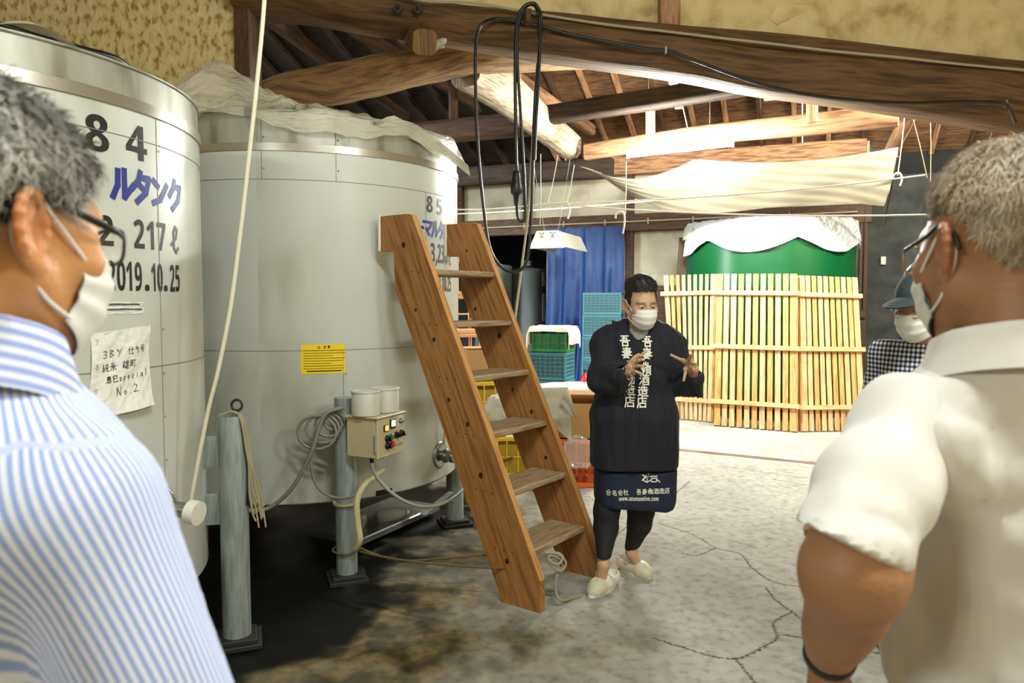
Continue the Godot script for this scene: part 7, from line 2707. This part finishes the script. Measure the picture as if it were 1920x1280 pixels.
	var p10 := Vector3(4.439, 3.312, -8.6)
	var p01 := Vector3(1.189, 3.233, -9.9)
	var p11 := Vector3(4.388, 2.664, -8.8)
	g = Geo.new()
	g.sheet(60, 24, func(s: float, q: float) -> Vector3:
		var a := p00.lerp(p10, s)
		var b := p01.lerp(p11, s)
		# the upper edge is tied up in the middle, the lower edge bellies down
		a.y -= 0.20 * absf(sin(s * PI * (1.0 / 0.39 if s < 0.39 else 1.0))) * (1.0 if s < 0.39 else 0.0) + (0.10 * sin((s - 0.39) / 0.61 * PI) if s >= 0.39 else 0.0)
		b.y -= 0.36 * pow(sin(minf(s * 1.15, 1.0) * PI), 0.8) * (1.0 - s) * 1.6
		var p := a.lerp(b, q)
		p.z += 0.04 * sin(q * PI) + 0.015 * sin(s * 23.0 + q * 5.0) * sin(q * PI) + 0.008 * sin((s - q) * 31.0)
		return p, 0.002)
	solo("plastic_sheet", g, M.sling, "stained milky plastic sheet slung below the lit lamp", "plastic sheet")
	# cords that hold it and dangle at the right
	var cords := [[Vector3(2.66, 3.276, -7.6), Vector3(2.867, 2.931, -8.4), "white cord tied to the beam", M.rope_white]]
	for q in [[Vector3(3.973, 3.424, -7.6), Vector3(3.92, 2.821, -7.6), M.rope_white, "white cord from the lit beam's end to the washing line"], [Vector3(4.095, 3.47, -7.7), Vector3(4.277, 2.816, -7.7), M.rope_brown, "tan cord slanting down at the right of the lit beam"], [Vector3(4.402, 3.481, -7.9), Vector3(4.424, 2.794, -7.9), M.rope_brown, "tan cord hanging straight at the right of the lit beam"],
			[Vector3(0.442, 2.945, -7.2), Vector3(0.347, 2.492, -7.2), M.rope_white, "white cord holding the corner of the washing line"], [Vector3(0.6, 2.855, -7.2), Vector3(0.52, 2.461, -7.2), M.rope_white, "white cord holding a hook, right of the line's corner"], [Vector3(0.305, 3.117, -8), Vector3(0.301, 2.36, -8), M.grey_cable, "thin grey wire hanging left of the line's corner"], [Vector3(1.311, 3.144, -8.6), Vector3(1.305, 2.512, -8.6), M.rope_brown, "pull cord hanging from the lit lamp"]]:
		g = Geo.new()
		g.tube([q[0], (q[0] + q[1]) / 2 + Vector3(0.006, 0, 0), q[1]], [0.0045], 6)
		solo("cord", g, q[2], q[3], "cord")
	# washing lines and plastic hooks
	var k0 := Vector3(0.347, 2.487, -7.2)
	for q in [[k0, Vector3(3.868, 2.725, -7), 0.05, "white washing line rising to the right"], [k0, Vector3(3.839, 2.346, -6.9), 0.05, "white washing line running lower, under the hook"], [Vector3(-0.732, 2.7, -9.4), k0, 0.02, "washing line from the far tank to the corner cord"], [Vector3(-0.717, 2.618, -9.2), Vector3(1.784, 2.765, -9), 0.02, "thin washing line behind the corner cord"]]:
		g = Geo.new()
		g.tube(sagging(q[0], q[1], q[2], 10), [0.0075], 8)
		solo("washing_line", g, M.rope_white, q[3], "rope")
	for q in [[Vector3(1.044, 2.375, -7.15), "white plastic hook on the lower washing line, left", 0.16], [Vector3(0.52, 2.461, -7.2), "white plastic hook near the corner of the washing lines", 0.10], [Vector3(3.642, 2.724, -7.05), "white plastic hook on the upper washing line, right", 0.07]]:
		g = Geo.new()
		var p: Vector3 = q[0]
		var d: float = q[2]
		g.tube(curve([p + Vector3(-0.05, -0.035, 0), p + Vector3(-0.045, 0.0, 0), p + Vector3(-0.015, 0.028, 0), p + Vector3(0.02, 0.022, 0), p + Vector3(0.035, -0.02, 0), p + Vector3(0.035, -d * 0.6, 0), p + Vector3(0.02, -d - 0.02, 0)], 5), [0.009], 8)
		solo("plastic_hook", g, M.white_plastic, q[1], "hook")
	# switch and wire on the post by the grey wall
	var sp := rear(2.78, 2.15, -0.17)
	g = Geo.new()
	g.box(Vector3(0.07, 0.12, 0.05), Transform3D(rear_basis(), sp), 0.006)
	solo("switch_box", g, M.can_white, "small white switch box beside the right post", "switch")
	g = Geo.new()
	g.tube(curve([rear(2.50, 2.95, 0.10), rear(2.50, 2.2, 0.09), rear(2.50, 1.4, 0.09)], 5), [0.009], 6)
	solo("cable", g, M.rubber, "black cable running down the right post", "cable")
	g = Geo.new()
	g.box(Vector3(0.09, 0.12, 0.04), Transform3D(rear_basis(), rear(2.50, 1.35, 0.10)), 0.006)
	solo("socket_box", g, M.frame_wood, "brown socket box low on the right post", "socket")
	# a bright scrap in the dark gable
	g = Geo.new()
	g.box(Vector3(0.10, 0.06, 0.02), Transform3D(Basis(), Vector3(4.49, 3.127, -6.9)), 0.003)
	solo("insulator", g, M.white_plastic, "small white insulator under the lintel above the right man", "insulator")


# ------------------------------------------------------------------ things by the tanks

func carton(label: String, at: Vector3, turn: float, size: Vector3, open := false) -> Node3D:
	var t := thing("cardboard_box", label, "box", at, "", turn)
	var b := Basis(Vector3.UP, turn)
	var g := Geo.new()
	var h := size / 2
	for q in [[Vector3(0, h.y, h.z), Vector3(size.x, size.y, 0.006)], [Vector3(0, h.y, -h.z), Vector3(size.x, size.y, 0.006)], [Vector3(h.x, h.y, 0), Vector3(0.006, size.y, size.z)], [Vector3(-h.x, h.y, 0), Vector3(0.006, size.y, size.z)], [Vector3(0, 0.003, 0), Vector3(size.x, 0.006, size.z)]]:
		g.box(q[1], Transform3D(b, at + b * q[0]), 0.001)
	part("body", g, M.cardboard, t)
	for s: float in [-1.0, 1.0]:
		g = Geo.new()
		var a := 0.5 if open else 0.04
		g.box(Vector3(size.x, 0.005, h.z), Transform3D(b * Basis(Vector3.RIGHT, -a * s), at + b * Vector3(0, size.y + 0.004 + sin(a) * h.z / 2, s * (h.z - cos(a) * h.z / 2))), 0.001)
		part("flap", g, M.cardboard, t)
	return t


# crumpled clear film round a middle point
func bag(nm: String, label: String, at: Vector3, size: Vector3, m: Material, sd: int, rough := 0.25) -> void:
	var f := noise(sd, 1.6, 3)
	var g := Geo.new()
	var rows := []
	for i in 21:
		var row := PackedVector3Array()
		for j in 28:
			var th := PI * (0.02 + 0.96 * i / 20.0)
			var ph := -TAU * j / 28.0
			var w := Vector3(sin(th) * sin(ph), cos(th), sin(th) * cos(ph))
			var k := 1.0 + rough * f.get_noise_3dv(w * 1.5) + rough * 0.4 * f.get_noise_3dv(w * 5.0)
			row.append(at + Vector3(0, size.y / 2, 0) + w * size / 2 * k)
			if row[j].y < at.y:
				row[j].y = at.y
		rows.append(row)
	rows.reverse()
	g.grid(rows, true)
	solo(nm, g, m, label, "plastic bag")


func clutter():
	# the control box on the far tank's leg
	var c0 := Vector3(-0.707, 0.715, -3.86)
	var e1 := Vector3(0.41, 0, -0.912)
	var e2 := Vector3(-0.912, 0, -0.41)
	var t := thing("control_box", "cream control box with lit buttons fixed to the far tank's leg", "control box", c0 + e1 * 0.13 + e2 * 0.1)
	var b := Basis(e1, Vector3.UP, -e2)
	var mid := c0 + e1 * 0.13 + e2 * 0.10 + Vector3(0, 0.105, 0)
	var g := Geo.new()
	g.box(Vector3(0.26, 0.21, 0.185), Transform3D(b, mid + e2 * 0.008), 0.005)
	part("body", g, M.cream_metal, t)
	g = Geo.new()
	g.box(Vector3(0.264, 0.214, 0.014), Transform3D(b, mid - e2 * 0.094), 0.004)
	var door := part("door", g, M.cream_metal, t)
	g = Geo.new()
	g.box(Vector3(0.285, 0.010, 0.215), Transform3D(b, mid + Vector3(0, 0.112, 0)), 0.003)
	part("lid", g, M.cream_metal, t)
	g = Geo.new()
	g.tube([c0 + e2 * 0.012 + Vector3(0, 0.035, 0), c0 + e2 * 0.012 + Vector3(0, 0.125, 0)], [0.011], 12)
	part("hinge", g, M.galv, t)
	var face := func(u: float, v: float, off: float) -> Vector3: return c0 + e1 * u + Vector3(0, v, 0) - e2 * (off - 0.001)
	var fit := func(nm: String, u: float, v: float, w: float, h: float, d: float, m: Material, lab := "") -> void:
		var q := Geo.new()
		q.box(Vector3(w, h, d), Transform3D(b, face.call(u, v, d / 2)), 0.0025)
		part(nm, q, m, door, lab)
	fit.call("bezel", 0.072, 0.155, 0.040, 0.036, 0.010, M.black)
	fit.call("indicator", 0.072, 0.155, 0.030, 0.027, 0.014, M.glow_amber, "lit amber display")
	fit.call("bezel", 0.136, 0.170, 0.050, 0.052, 0.010, M.black)
	fit.call("indicator", 0.136, 0.172, 0.036, 0.034, 0.014, M.glow_white, "lit white display")
	fit.call("plate", 0.212, 0.175, 0.050, 0.058, 0.004, M.can_white)
	fit.call("name_plate", 0.205, 0.045, 0.075, 0.018, 0.002, M.can_white)
	fit.call("tag", 0.136, 0.205, 0.03, 0.008, 0.002, M.can_white)
	fit.call("tag", 0.212, 0.210, 0.03, 0.008, 0.002, M.can_white)
	fit.call("button", 0.118, 0.103, 0.028, 0.028, 0.022, M.green_button, "green push button")
	fit.call("button", 0.122, 0.060, 0.028, 0.030, 0.022, M.red, "red push button")
	for q in [[0.083, 0.097], [0.083, 0.058], [0.172, 0.103], [0.222, 0.105]]:
		g = Geo.new()
		var p: Vector3 = face.call(q[0], q[1], 0.0)
		g.lathe([Vector2(0.0, 0.018), Vector2(0.014, 0.018), Vector2(0.018, 0.012), Vector2(0.019, 0.0)], p, 18, Basis(e1, -e2, Vector3.UP))
		g.box(Vector3(0.008, 0.034, 0.016), Transform3D(b * Basis(Vector3.BACK, 0.6), p - e2 * 0.022), 0.002)
		part("knob", g, M.black, door)
	g = Geo.new()
	g.lathe([Vector2(0.0, 0.020), Vector2(0.010, 0.019), Vector2(0.013, 0.012), Vector2(0.016, 0.0)], face.call(0.212, 0.175, 0.004), 18, Basis(e1, -e2, Vector3.UP))
	part("key_switch", g, M.steel, door)
	# gland and cable below
	for q in [[0.03, 0.02], [0.17, 0.05]]:
		g = Geo.new()
		var p: Vector3 = c0 + e1 * q[0] + e2 * (0.04 + q[1])
		g.tube([p + Vector3(0, 0.005, 0), p + Vector3(0, -0.035, 0)], [0.013, 0.009], 10)
		part("cable_gland", g, M.black, t)
	# two white tins on the lid
	for k in 2:
		var p: Vector3 = [c0 + e1 * 0.045 + e2 * 0.105 + Vector3(0, 0.222, 0), c0 + e1 * 0.20 + e2 * 0.085 + Vector3(0, 0.222, 0)][k]
		var o := thing("paint_tin", ["white tin on the control box, nearer of two", "white tin on the control box, half behind the other tin"][k], "tin", p)
		g = Geo.new()
		g.lathe([Vector2(0.0, 0.001), Vector2(0.074, 0.001), Vector2(0.076, 0.005), Vector2(0.075, 0.13), Vector2(0.0, 0.13)], p, 40)
		part("body", g, M.can_white, o)
		g = Geo.new()
		g.lathe([Vector2(0.0765, 0.122), Vector2(0.079, 0.125), Vector2(0.079, 0.134), Vector2(0.074, 0.136), Vector2(0.072, 0.131), Vector2(0.0, 0.131)], p, 40)
		part("lid", g, M.can_white, o)
	# cables
	var leg := Vector3(-0.919, 0, -4.045)
	g = Geo.new()
	for k in 4:
		var r := 0.050 + 0.014 * k
		var pts := []
		for j in 15:
			var a := TAU * j / 14.0
			pts.append(leg + Vector3(-0.045 - 0.03 * k + r * cos(a) * 1.15, 0.90 - 0.02 * k + r * sin(a), 0.065 + 0.006 * k))
		g.tube(pts, [0.0085], 8)
	solo("cable_coil", g, M.grey_cable, "coil of grey cable hung on the far tank's leg", "cable")
	g = Geo.new()
	g.tube(curve([Vector3(-0.909, 0.977, -3.95), Vector3(-0.989, 0.952, -3.93), Vector3(-1.03, 0.88, -3.93), Vector3(-1.077, 0.738, -3.93), Vector3(-1.179, 0.551, -3.93), Vector3(-1.295, 0.444, -3.93), Vector3(-1.384, 0.43, -3.9), Vector3(-1.497, 0.444, -3.9)], 8), [0.0115], 8)
	solo("cable", g, M.grey_cable, "thick grey cable running left from the coil towards the near tank", "cable")
	g = Geo.new()
	g.tube(curve([Vector3(-1.026, 0.904, -3.96), Vector3(-1.067, 0.834, -3.95), Vector3(-1.084, 0.676, -3.95), Vector3(-1.057, 0.555, -3.95), Vector3(-0.972, 0.491, -3.95), Vector3(-0.867, 0.496, -3.93), Vector3(-0.819, 0.537, -3.93)], 8), [0.0075], 8)
	solo("cable", g, M.grey_cable, "thin grey cable looping down round the leg from the coil", "cable")
	g = Geo.new()
	g.tube(curve([c0 + e1 * 0.03 + e2 * 0.06 + Vector3(0, -0.03, 0), Vector3(-0.719, 0.623, -3.87), Vector3(-0.641, 0.543, -3.85), Vector3(-0.53, 0.478, -3.85), Vector3(-0.424, 0.453, -3.9), Vector3(-0.318, 0.475, -4), Vector3(-0.249, 0.489, -4.3)], 8), [0.0095], 8)
	solo("cable", g, M.grey_cable, "pale cable sagging right from under the control box", "cable")
	g = Geo.new()
	g.tube(curve([Vector3(-0.714, 0.618, -4.05), Vector3(-0.759, 0.588, -3.98), Vector3(-0.809, 0.54, -3.94), Vector3(-0.834, 0.467, -3.92), Vector3(-0.83, 0.352, -3.92), Vector3(-0.82, 0.265, -3.92), Vector3(-0.849, 0.206, -3.95)], 8), [0.017], 12)
	var hose := solo("hose", g, M.hose, "cream hose bending down beside the far tank's leg", "hose")
	g = Geo.new()
	g.tube(curve([leg + Vector3(-0.066, 0.435, 0.0), leg + Vector3(-0.045, 0.435, 0.05), leg + Vector3(0.0, 0.435, 0.066), leg + Vector3(0.05, 0.442, 0.075), leg + Vector3(0.075, 0.445, 0.06)], 4), [0.010], 8)
	part("strap", g, M.hose, hose)
	# eye bolt and string on the near leg
	var l84 := Vector3(-1.248, 0, -3.279)
	var tp := Vector3(l84.x, 1.04, l84.z)
	g = Geo.new()
	var ring := []
	for k in 19:
		var a := TAU * k / 18.0
		ring.append(tp + Vector3(0.02 + 0.024 * sin(a), 0.045 + 0.024 * cos(a), 0.0))
	g.tube(ring, [0.006], 8)
	g.tube([tp + Vector3(0.02, 0.0, 0), tp + Vector3(0.02, 0.024, 0)], [0.008], 8)
	solo("eye_bolt", g, M.iron, "iron eye bolt on top of the near tank's leg", "bolt")
	g = Geo.new()
	for k in 9:
		var s := k / 8.0
		g.tube(curve([tp + Vector3(-0.045 + 0.02 * s, 0.008, 0.03), tp + Vector3(0.02, 0.016 + 0.004 * sin(k), 0.02 + 0.02 * s), tp + Vector3(0.055 + 0.008 * s, -0.02, 0.045 - 0.02 * s), tp + Vector3(0.070 + 0.012 * s, -0.15, 0.035 - 0.02 * s), tp + Vector3(0.078 + 0.016 * s, -0.22, 0.03), tp + Vector3(0.08 + 0.045 * s, -0.36 - 0.05 * sin(k * 2.0), 0.03 - 0.01 * s), tp + Vector3(0.10 + 0.05 * s, -0.44 + 0.06 * sin(k * 3.7), 0.03)], 5), [0.0042], 6)
	solo("string_bundle", g, M.rope_dirty, "bundle of frayed string hanging on the near tank's leg", "string")
	g = Geo.new()
	g.tube(curve([tp + Vector3(0.06, -0.05, 0.02), tp + Vector3(0.075, -0.25, 0.02), tp + Vector3(0.07, -0.40, 0.02)], 5), [0.012, 0.012, 0.010], 8)
	solo("strap", g, M.rubber, "short black strap hanging beside the string on the near leg", "strap")
	# weighing platform under the tank with two clear bottles on it
	var a0 := Vector3(-0.937, 0, -4.478)
	var a1 := Vector3(-0.519, 0, -5.263)
	var ax := (a1 - a0).normalized()
	var az := Vector3(-ax.z, 0, ax.x)
	if az.z > 0:
		az = -az
	t = thing("platform", "low steel platform on the floor under the far tank", "platform", (a0 + a1) / 2 + az * 0.22)
	g = Geo.new()
	g.box(Vector3((a1 - a0).length(), 0.045, 0.44), Transform3D(Basis(ax, Vector3.UP, ax.cross(Vector3.UP)), (a0 + a1) / 2 + az * 0.22 + Vector3(0, 0.060, 0)), 0.006)
	part("top", g, M.steel, t)
	for k in 4:
		g = Geo.new()
		var p := (a0 if k % 2 == 0 else a1) + (ax * 0.06 if k % 2 == 0 else -ax * 0.06) + az * (0.06 if k < 2 else 0.38)
		g.tube([p, p + Vector3(0, 0.04, 0)], [0.025], 12)
		part("foot", g, M.iron, t)
	for k in 2:
		var p := a0.lerp(a1, 0.10 + 0.26 * k) + az * 0.10 + Vector3(0, 0.084, 0)
		var dir := (ax * (1.0 if k == 0 else 0.6) + az * (0.5 if k == 0 else -0.3)).normalized()
		var o := thing("plastic_bottle", ["clear plastic bottle lying on the platform, nearer end", "clear plastic bottle lying on the platform, farther end"][k], "bottle", p)
		g = Geo.new()
		g.lathe([Vector2(0.0, 0.0), Vector2(0.038, 0.0), Vector2(0.042, 0.01), Vector2(0.041, 0.05), Vector2(0.042, 0.12), Vector2(0.036, 0.15), Vector2(0.015, 0.185), Vector2(0.014, 0.20)], p + Vector3(0, 0.043, 0), 24, Basis(dir.cross(Vector3.UP).normalized(), dir, dir.cross(Vector3.UP).normalized().cross(dir)))
		part("body", g, M.clear, o)
		g = Geo.new()
		g.tube([p + Vector3(0, 0.043, 0) + dir * 0.198, p + Vector3(0, 0.043, 0) + dir * 0.216], [0.016], 14)
		part("cap", g, M.white_plastic, o)
	# crates, cartons and bags behind the ladder
	crate("plastic_crate", "orange crate with red print on the floor behind the speaker", Vector3(0.552, -0.061, -6.25) * Vector3(1, 0, 1), -0.12, Vector3(0.36, 0.40, 0.34), M.orange, 4, 2, "", 0.92)
	var oc := Vector3(0.552, -0.061, -6.25) * Vector3(1, 0, 1)
	g = Geo.new()
	var ob := Basis(Vector3.UP, -0.12)
	for k in 2:
		write_char(g, ["米", "店"][k], Vector2(-0.05 + 0.07 * k, 0.10), Vector2(0.05, 0.05), 0.007, func(u: float, v: float) -> Vector3: return oc + ob * Vector3(u + 0.03, v, 0.172), 0.05)
	for k in 5:
		write_char(g, ["合", "名", "会", "社", "酒"][k], Vector2(-0.11 + 0.05 * k, 0.15), Vector2(0.035, 0.03), 0.005, func(u: float, v: float) -> Vector3: return oc + ob * Vector3(u + 0.03, v, 0.172), 0.05)
	var sign := solo("crate_print", g, M.print_red, "red printing on the orange crate's side", "print")
	carton("open cardboard box on top of the orange crate", oc + Vector3(0.035, 0.405, -0.02), -0.15, Vector3(0.32, 0.29, 0.30), true)
	# white roll of sheeting on the boxes behind
	g = Geo.new()
	var w0 := Vector3(0.121, 0.669, -6.75)
	var w1 := Vector3(0.796, 0.703, -6.6)
	var rs := []
	for i in 25:
		var row := PackedVector3Array()
		for j in 28:
			var a := TAU * j / 28.0
			var rr := 0.125 + 0.004 * sin(a * 5.0 + i * 0.4) + 0.003 * sin(i * 0.9)
			row.append(w0.lerp(w1, i / 24.0) + Vector3(0, sin(a) * rr, cos(a) * rr * 1.5))
		rs.append(row)
	g.rings(rs)
	solo("plastic_roll", g, M.white_plastic, "white roll of plastic sheeting lying on the crates", "roll")
	crate("plastic_crate", "orange crate under the white roll of sheeting, behind the ladder", Vector3(0.415, -0.092, -6.75) * Vector3(1, 0, 1), -0.1, Vector3(0.42, 0.40, 0.34), M.orange, 4, 2, "", 0.92)
	carton("cardboard box under the white roll of sheeting", Vector3(0.415, -0.092, -6.75) * Vector3(1, 0, 1) + Vector3(0, 0.405, 0), -0.1, Vector3(0.44, 0.155, 0.32))
	var h0 := Vector3(0.179, 0.815, -6.25)
	var h1 := Vector3(0.46, 0.843, -6.05)
	var h2 := Vector3(0.195, 0.627, -6.15)
	var h3 := Vector3(0.487, 0.405, -5.98)
	g = Geo.new()
	g.sheet(30, 24, func(s: float, q: float) -> Vector3:
		var p := h0.lerp(h1, s).lerp(h2.lerp(h3, s), q)
		return p + Vector3(0.05 * q * (1.0 - q) * sin(s * 3.0), 0.03 * sin(s * 7.0) * q * (1.0 - s), 0.05 * sin(s * 11.0 + q * 4.0) * q + 0.03 * sin(q * 9.0 + s * 3.0)), 0.002)
	g.sheet(14, 14, func(s: float, q: float) -> Vector3:
		var p := h1.lerp(Vector3(0.531, 0.58, -6), q).lerp(Vector3(0.391, 0.695, -6.05), s * (1.0 - 0.5 * q))
		return p + Vector3(0, 0, 0.03 * sin(s * 6.0 + q * 3.0) + 0.02), 0.002)
	solo("plastic_bag", g, M.milky, "crumpled clear plastic bag hanging over the crates right of the ladder", "plastic bag")
	bag("plastic_bag", "thin clear bag on the orange crate's front", Vector3(0.54, 0.183, -5.98), Vector3(0.26, 0.26, 0.05), M.clear, 122, 0.4)
	crate("plastic_crate", "yellow crate on the floor seen between the ladder's treads", Vector3(0.038, -0.079, -6.6) * Vector3(1, 0, 1), 0.1, Vector3(0.40, 0.36, 0.34), M.yellow_crate, 4, 2, "", 0.8)
	bag("plastic_bag", "clear bag of plastic wrapping seen between the ladder's treads", Vector3(-0.047, -0.067, -6.55) * Vector3(1, 0, 1) + Vector3(0, 0.37, 0), Vector3(0.44, 0.36, 0.26), M.milky, 123, 0.4)
	crate("plastic_crate", "ochre crate low on the floor behind the ladder's left rail", Vector3(-0.229, -0.08, -5.75) * Vector3(1, 0, 1), 0.15, Vector3(0.30, 0.22, 0.30), M.yellow_crate, 3, 2, "", 0.6)
	var st := Vector3(-0.283, 0.332, -7.15) * Vector3(1, 0, 1)
	crate("plastic_crate", "yellow crate at the floor under the cardboard box behind the ladder", st, 0.1, Vector3(0.42, 0.39, 0.34), M.yellow_crate, 4, 2, "", 0.8)
	crate("plastic_crate", "yellow crate directly under the cardboard box behind the ladder", st + Vector3(0, 0.395, 0), 0.12, Vector3(0.42, 0.39, 0.34), M.yellow_crate, 4, 2, "", 0.8)
	carton("cardboard box seen between the ladder's upper treads", st + Vector3(0.0, 0.79, 0), 0.25, Vector3(0.36, 0.30, 0.30))
	# tall stack of peach bottle crates behind the tank
	var pc := Vector3(-0.521, 0.775, -7.9) * Vector3(1, 0, 1)
	var first := crate("bottle_crate", "peach bottle crate at the floor, behind the ladder's top", pc, 0.12, Vector3(0.40, 0.40, 0.36), M.peach, 3, 2, "peach bottle crates behind the ladder")
	for k in 4:
		var o := first.duplicate()
		o.name = numbered("bottle_crate")
		add_child(o)
		o.position = pc + Vector3(0.006 * (k % 2), 0.403 * (k + 1), 0)
		o.set_meta("label", ["peach bottle crate second from the floor, behind the ladder's top", "peach bottle crate in the middle of its stack of five", "peach bottle crate fourth from the floor, just below the topmost", "peach bottle crate topmost of the stack behind the ladder"][k])
	# angle iron and pipes low behind the tank's right leg
	g = Geo.new()
	g.bar(Vector3(-0.53, 0.29, -4.3), Vector3(-0.374, 0.373, -4.5), 0.04, 0.012)
	solo("bracket_arm", g, M.galv, "galvanised angle bracket low beside the far tank's right leg", "bracket")
	g = Geo.new()
	g.tube([Vector3(-0.445, 0.168, -5.6), Vector3(0, 0.18, -6.4)], [0.012], 8)
	solo("pipe", g, M.rope_brown, "thin rusty pipe lying behind the ladder's left rail", "pipe")


# ------------------------------------------------------------------ cables and ropes in the air

func hanging():
	# white rope in front of the tanks
	var g := Geo.new()
	g.tube(curve([Vector3(-0.893, 2.704, -2.75), Vector3(-0.912, 2.516, -2.75), Vector3(-0.939, 2.289, -2.75), Vector3(-0.97, 2.081, -2.76), Vector3(-1.011, 1.832, -2.78), Vector3(-1.063, 1.536, -2.8), Vector3(-1.122, 1.294, -2.82), Vector3(-1.174, 1.128, -2.84), Vector3(-1.228, 0.917, -2.86), Vector3(-1.273, 0.733, -2.88)], 8), [0.0078], 10)
	solo("rope", g, M.rope_white, "long white rope hanging in front of the two tanks", "rope")
	# thin wire with clips on the lintel's face
	g = Geo.new()
	var pts := []
	for q in [[640, -2], [720, -6], [800, 10], [893, 14], [1019, 35], [1134, 52], [1240, 64], [1350, 77], [1450, 88], [1560, 101], [1680, 112], [1790, 124], [1900, 134], [1960, 140]]:
		pts.append(on_lintel(q[0], q[1], 0.012))
	g.tube(curve(pts, 5), [0.011], 8)
	solo("conduit", g, M.rope_dirty, "pale wire stapled along the top of the lintel", "conduit")
	# the black cable that runs along the lintel and hangs in two loops
	g = Geo.new()
	pts = [on_lintel(1900, 232, 0.05), on_lintel(1892, 215, 0.05), on_lintel(1880, 198, 0.04)]
	for q in [[1860, 194], [1800, 193], [1700, 195], [1600, 190], [1500, 178], [1420, 160], [1360, 140], [1300, 118], [1250, 101], [1200, 95], [1140, 84], [1060, 68], [1012, 55], [960, 45], [930, 42]]:
		pts.append(on_lintel(q[0], q[1], 0.02))
	for q in [[908, 48], [897, 66], [892, 110], [893, 200], [898, 300], [908, 400], [915, 450], [925, 480], [945, 503], [968, 508], [985, 495], [992, 460], [997, 380], [1000, 280], [1004, 180], [1012, 90], [1014, 40]]:
		var d := 6.06
		pts.append(Vector3((q[0] - 960) / 1400.0 * d, 1.55 + (563.0 - q[1]) / 1400.0 * d, -d))
	for q in [[1008, 22], [1000, 14], [985, 18], [972, 36], [967, 80], [966, 160], [967, 240], [968, 305], [970, 322]]:
		var d := 6.02
		pts.append(Vector3((q[0] - 960) / 1400.0 * d, 1.55 + (563.0 - q[1]) / 1400.0 * d, -d))
	g.tube(curve(pts, 6), [0.0135], 10)
	var cab := solo("power_cable", g, M.rubber, "black power cable along the lintel, hanging in long loops", "cable")
	var plug := Vector3((968.0 - 960) / 1400.0 * 6.02, 1.55 + (563.0 - 350) / 1400.0 * 6.02, -6.02)
	g = Geo.new()
	g.lathe([Vector2(0.014, -0.15), Vector2(0.020, -0.12), Vector2(0.024, -0.07), Vector2(0.046, -0.045), Vector2(0.046, 0.02), Vector2(0.036, 0.03), Vector2(0.036, 0.075), Vector2(0.028, 0.10), Vector2(0.028, 0.125), Vector2(0.012, 0.13)], plug, 20)
	part("plug", g, M.rubber, cab, "black plug and socket joint")
	g = Geo.new()
	var tail := []
	for q in [[969, 385], [970, 400], [973, 411], [979, 414], [985, 405], [984, 360], [981, 300], [975, 200], [970, 120], [971, 60], [980, 28], [994, 16], [1006, 24], [1012, 60], [1010, 140], [1005, 230], [1002, 300]]:
		var d := 6.04
		tail.append(Vector3((q[0] - 960) / 1400.0 * d, 1.55 + (563.0 - q[1]) / 1400.0 * d, -d))
	g.tube(curve(tail, 6), [0.0125], 10)
	part("tail", g, M.rubber, cab)
	g = Geo.new()
	for q in [[1245, 99], [1012, 60], [1880, 196]]:
		g.box(Vector3(0.02, 0.06, 0.03), Transform3D(Basis(), on_lintel(q[0], q[1], 0.02)), 0.003)
	part("staple", g, M.steel, cab)
	g = Geo.new()
	g.box(Vector3(0.05, 0.10, 0.14), Transform3D(Basis(), on_lintel(990, 40, 0.04)), 0.008)
	solo("hook_block", g, M.frame_wood, "wooden peg on the lintel that carries the cable loops", "peg")
	# grey cord hanging further back, through the loops
	g = Geo.new()
	g.tube(curve([Vector3(0.235, 3.768, -6.85), Vector3(0.207, 3.391, -6.85), Vector3(0.156, 2.443, -6.9), Vector3(0.09, 1.863, -7), Vector3(0.01, 1.24, -7)], 6), [0.011], 8)
	solo("rope", g, M.rope_dirty, "pale cord hanging through the cable loops down to the crates", "rope")
	# iron bolts on the lintel
	for q in [[749, 23], [786, 24]]:
		g = Geo.new()
		var p := on_lintel(q[0], q[1], 0.012)
		g.box(Vector3(0.065, 0.065, 0.014), Transform3D(Basis(Vector3.BACK, 0.785), p), 0.003)
		g.lathe([Vector2(0.0, 0.03), Vector2(0.014, 0.028), Vector2(0.016, 0.0)], p, 10, Basis(Vector3.RIGHT, Vector3.BACK, Vector3.UP))
		solo("iron_bolt", g, M.iron, "iron bolt with a square washer on the lintel, %s" % ("left of two" if q[0] < 760 else "right of two"), "bolt")
	# clear scrap of film by the beam end
	g = Geo.new()
	var s0 := Vector3(-0.731, 3.685, -6.15)
	g.sheet(8, 8, func(s: float, q: float) -> Vector3: return s0 + Vector3(s * 0.20 - q * 0.02, -q * 0.11 * (1.0 - absf(s - 0.6)) - 0.01 * s, 0.03 * sin(s * 9.0 + q * 7.0)), 0.001)
	solo("plastic_scrap", g, M.film_cover, "scrap of clear film caught beside the sawn beam end", "plastic scrap")


# a point on the lintel's front face
func on_lintel(px: float, py: float, off: float) -> Vector3:
	var d := 6.145 - off
	return Vector3((px - 960.0) / 1400.0 * d, 1.55 + (563.0 - py) / 1400.0 * d, -d)
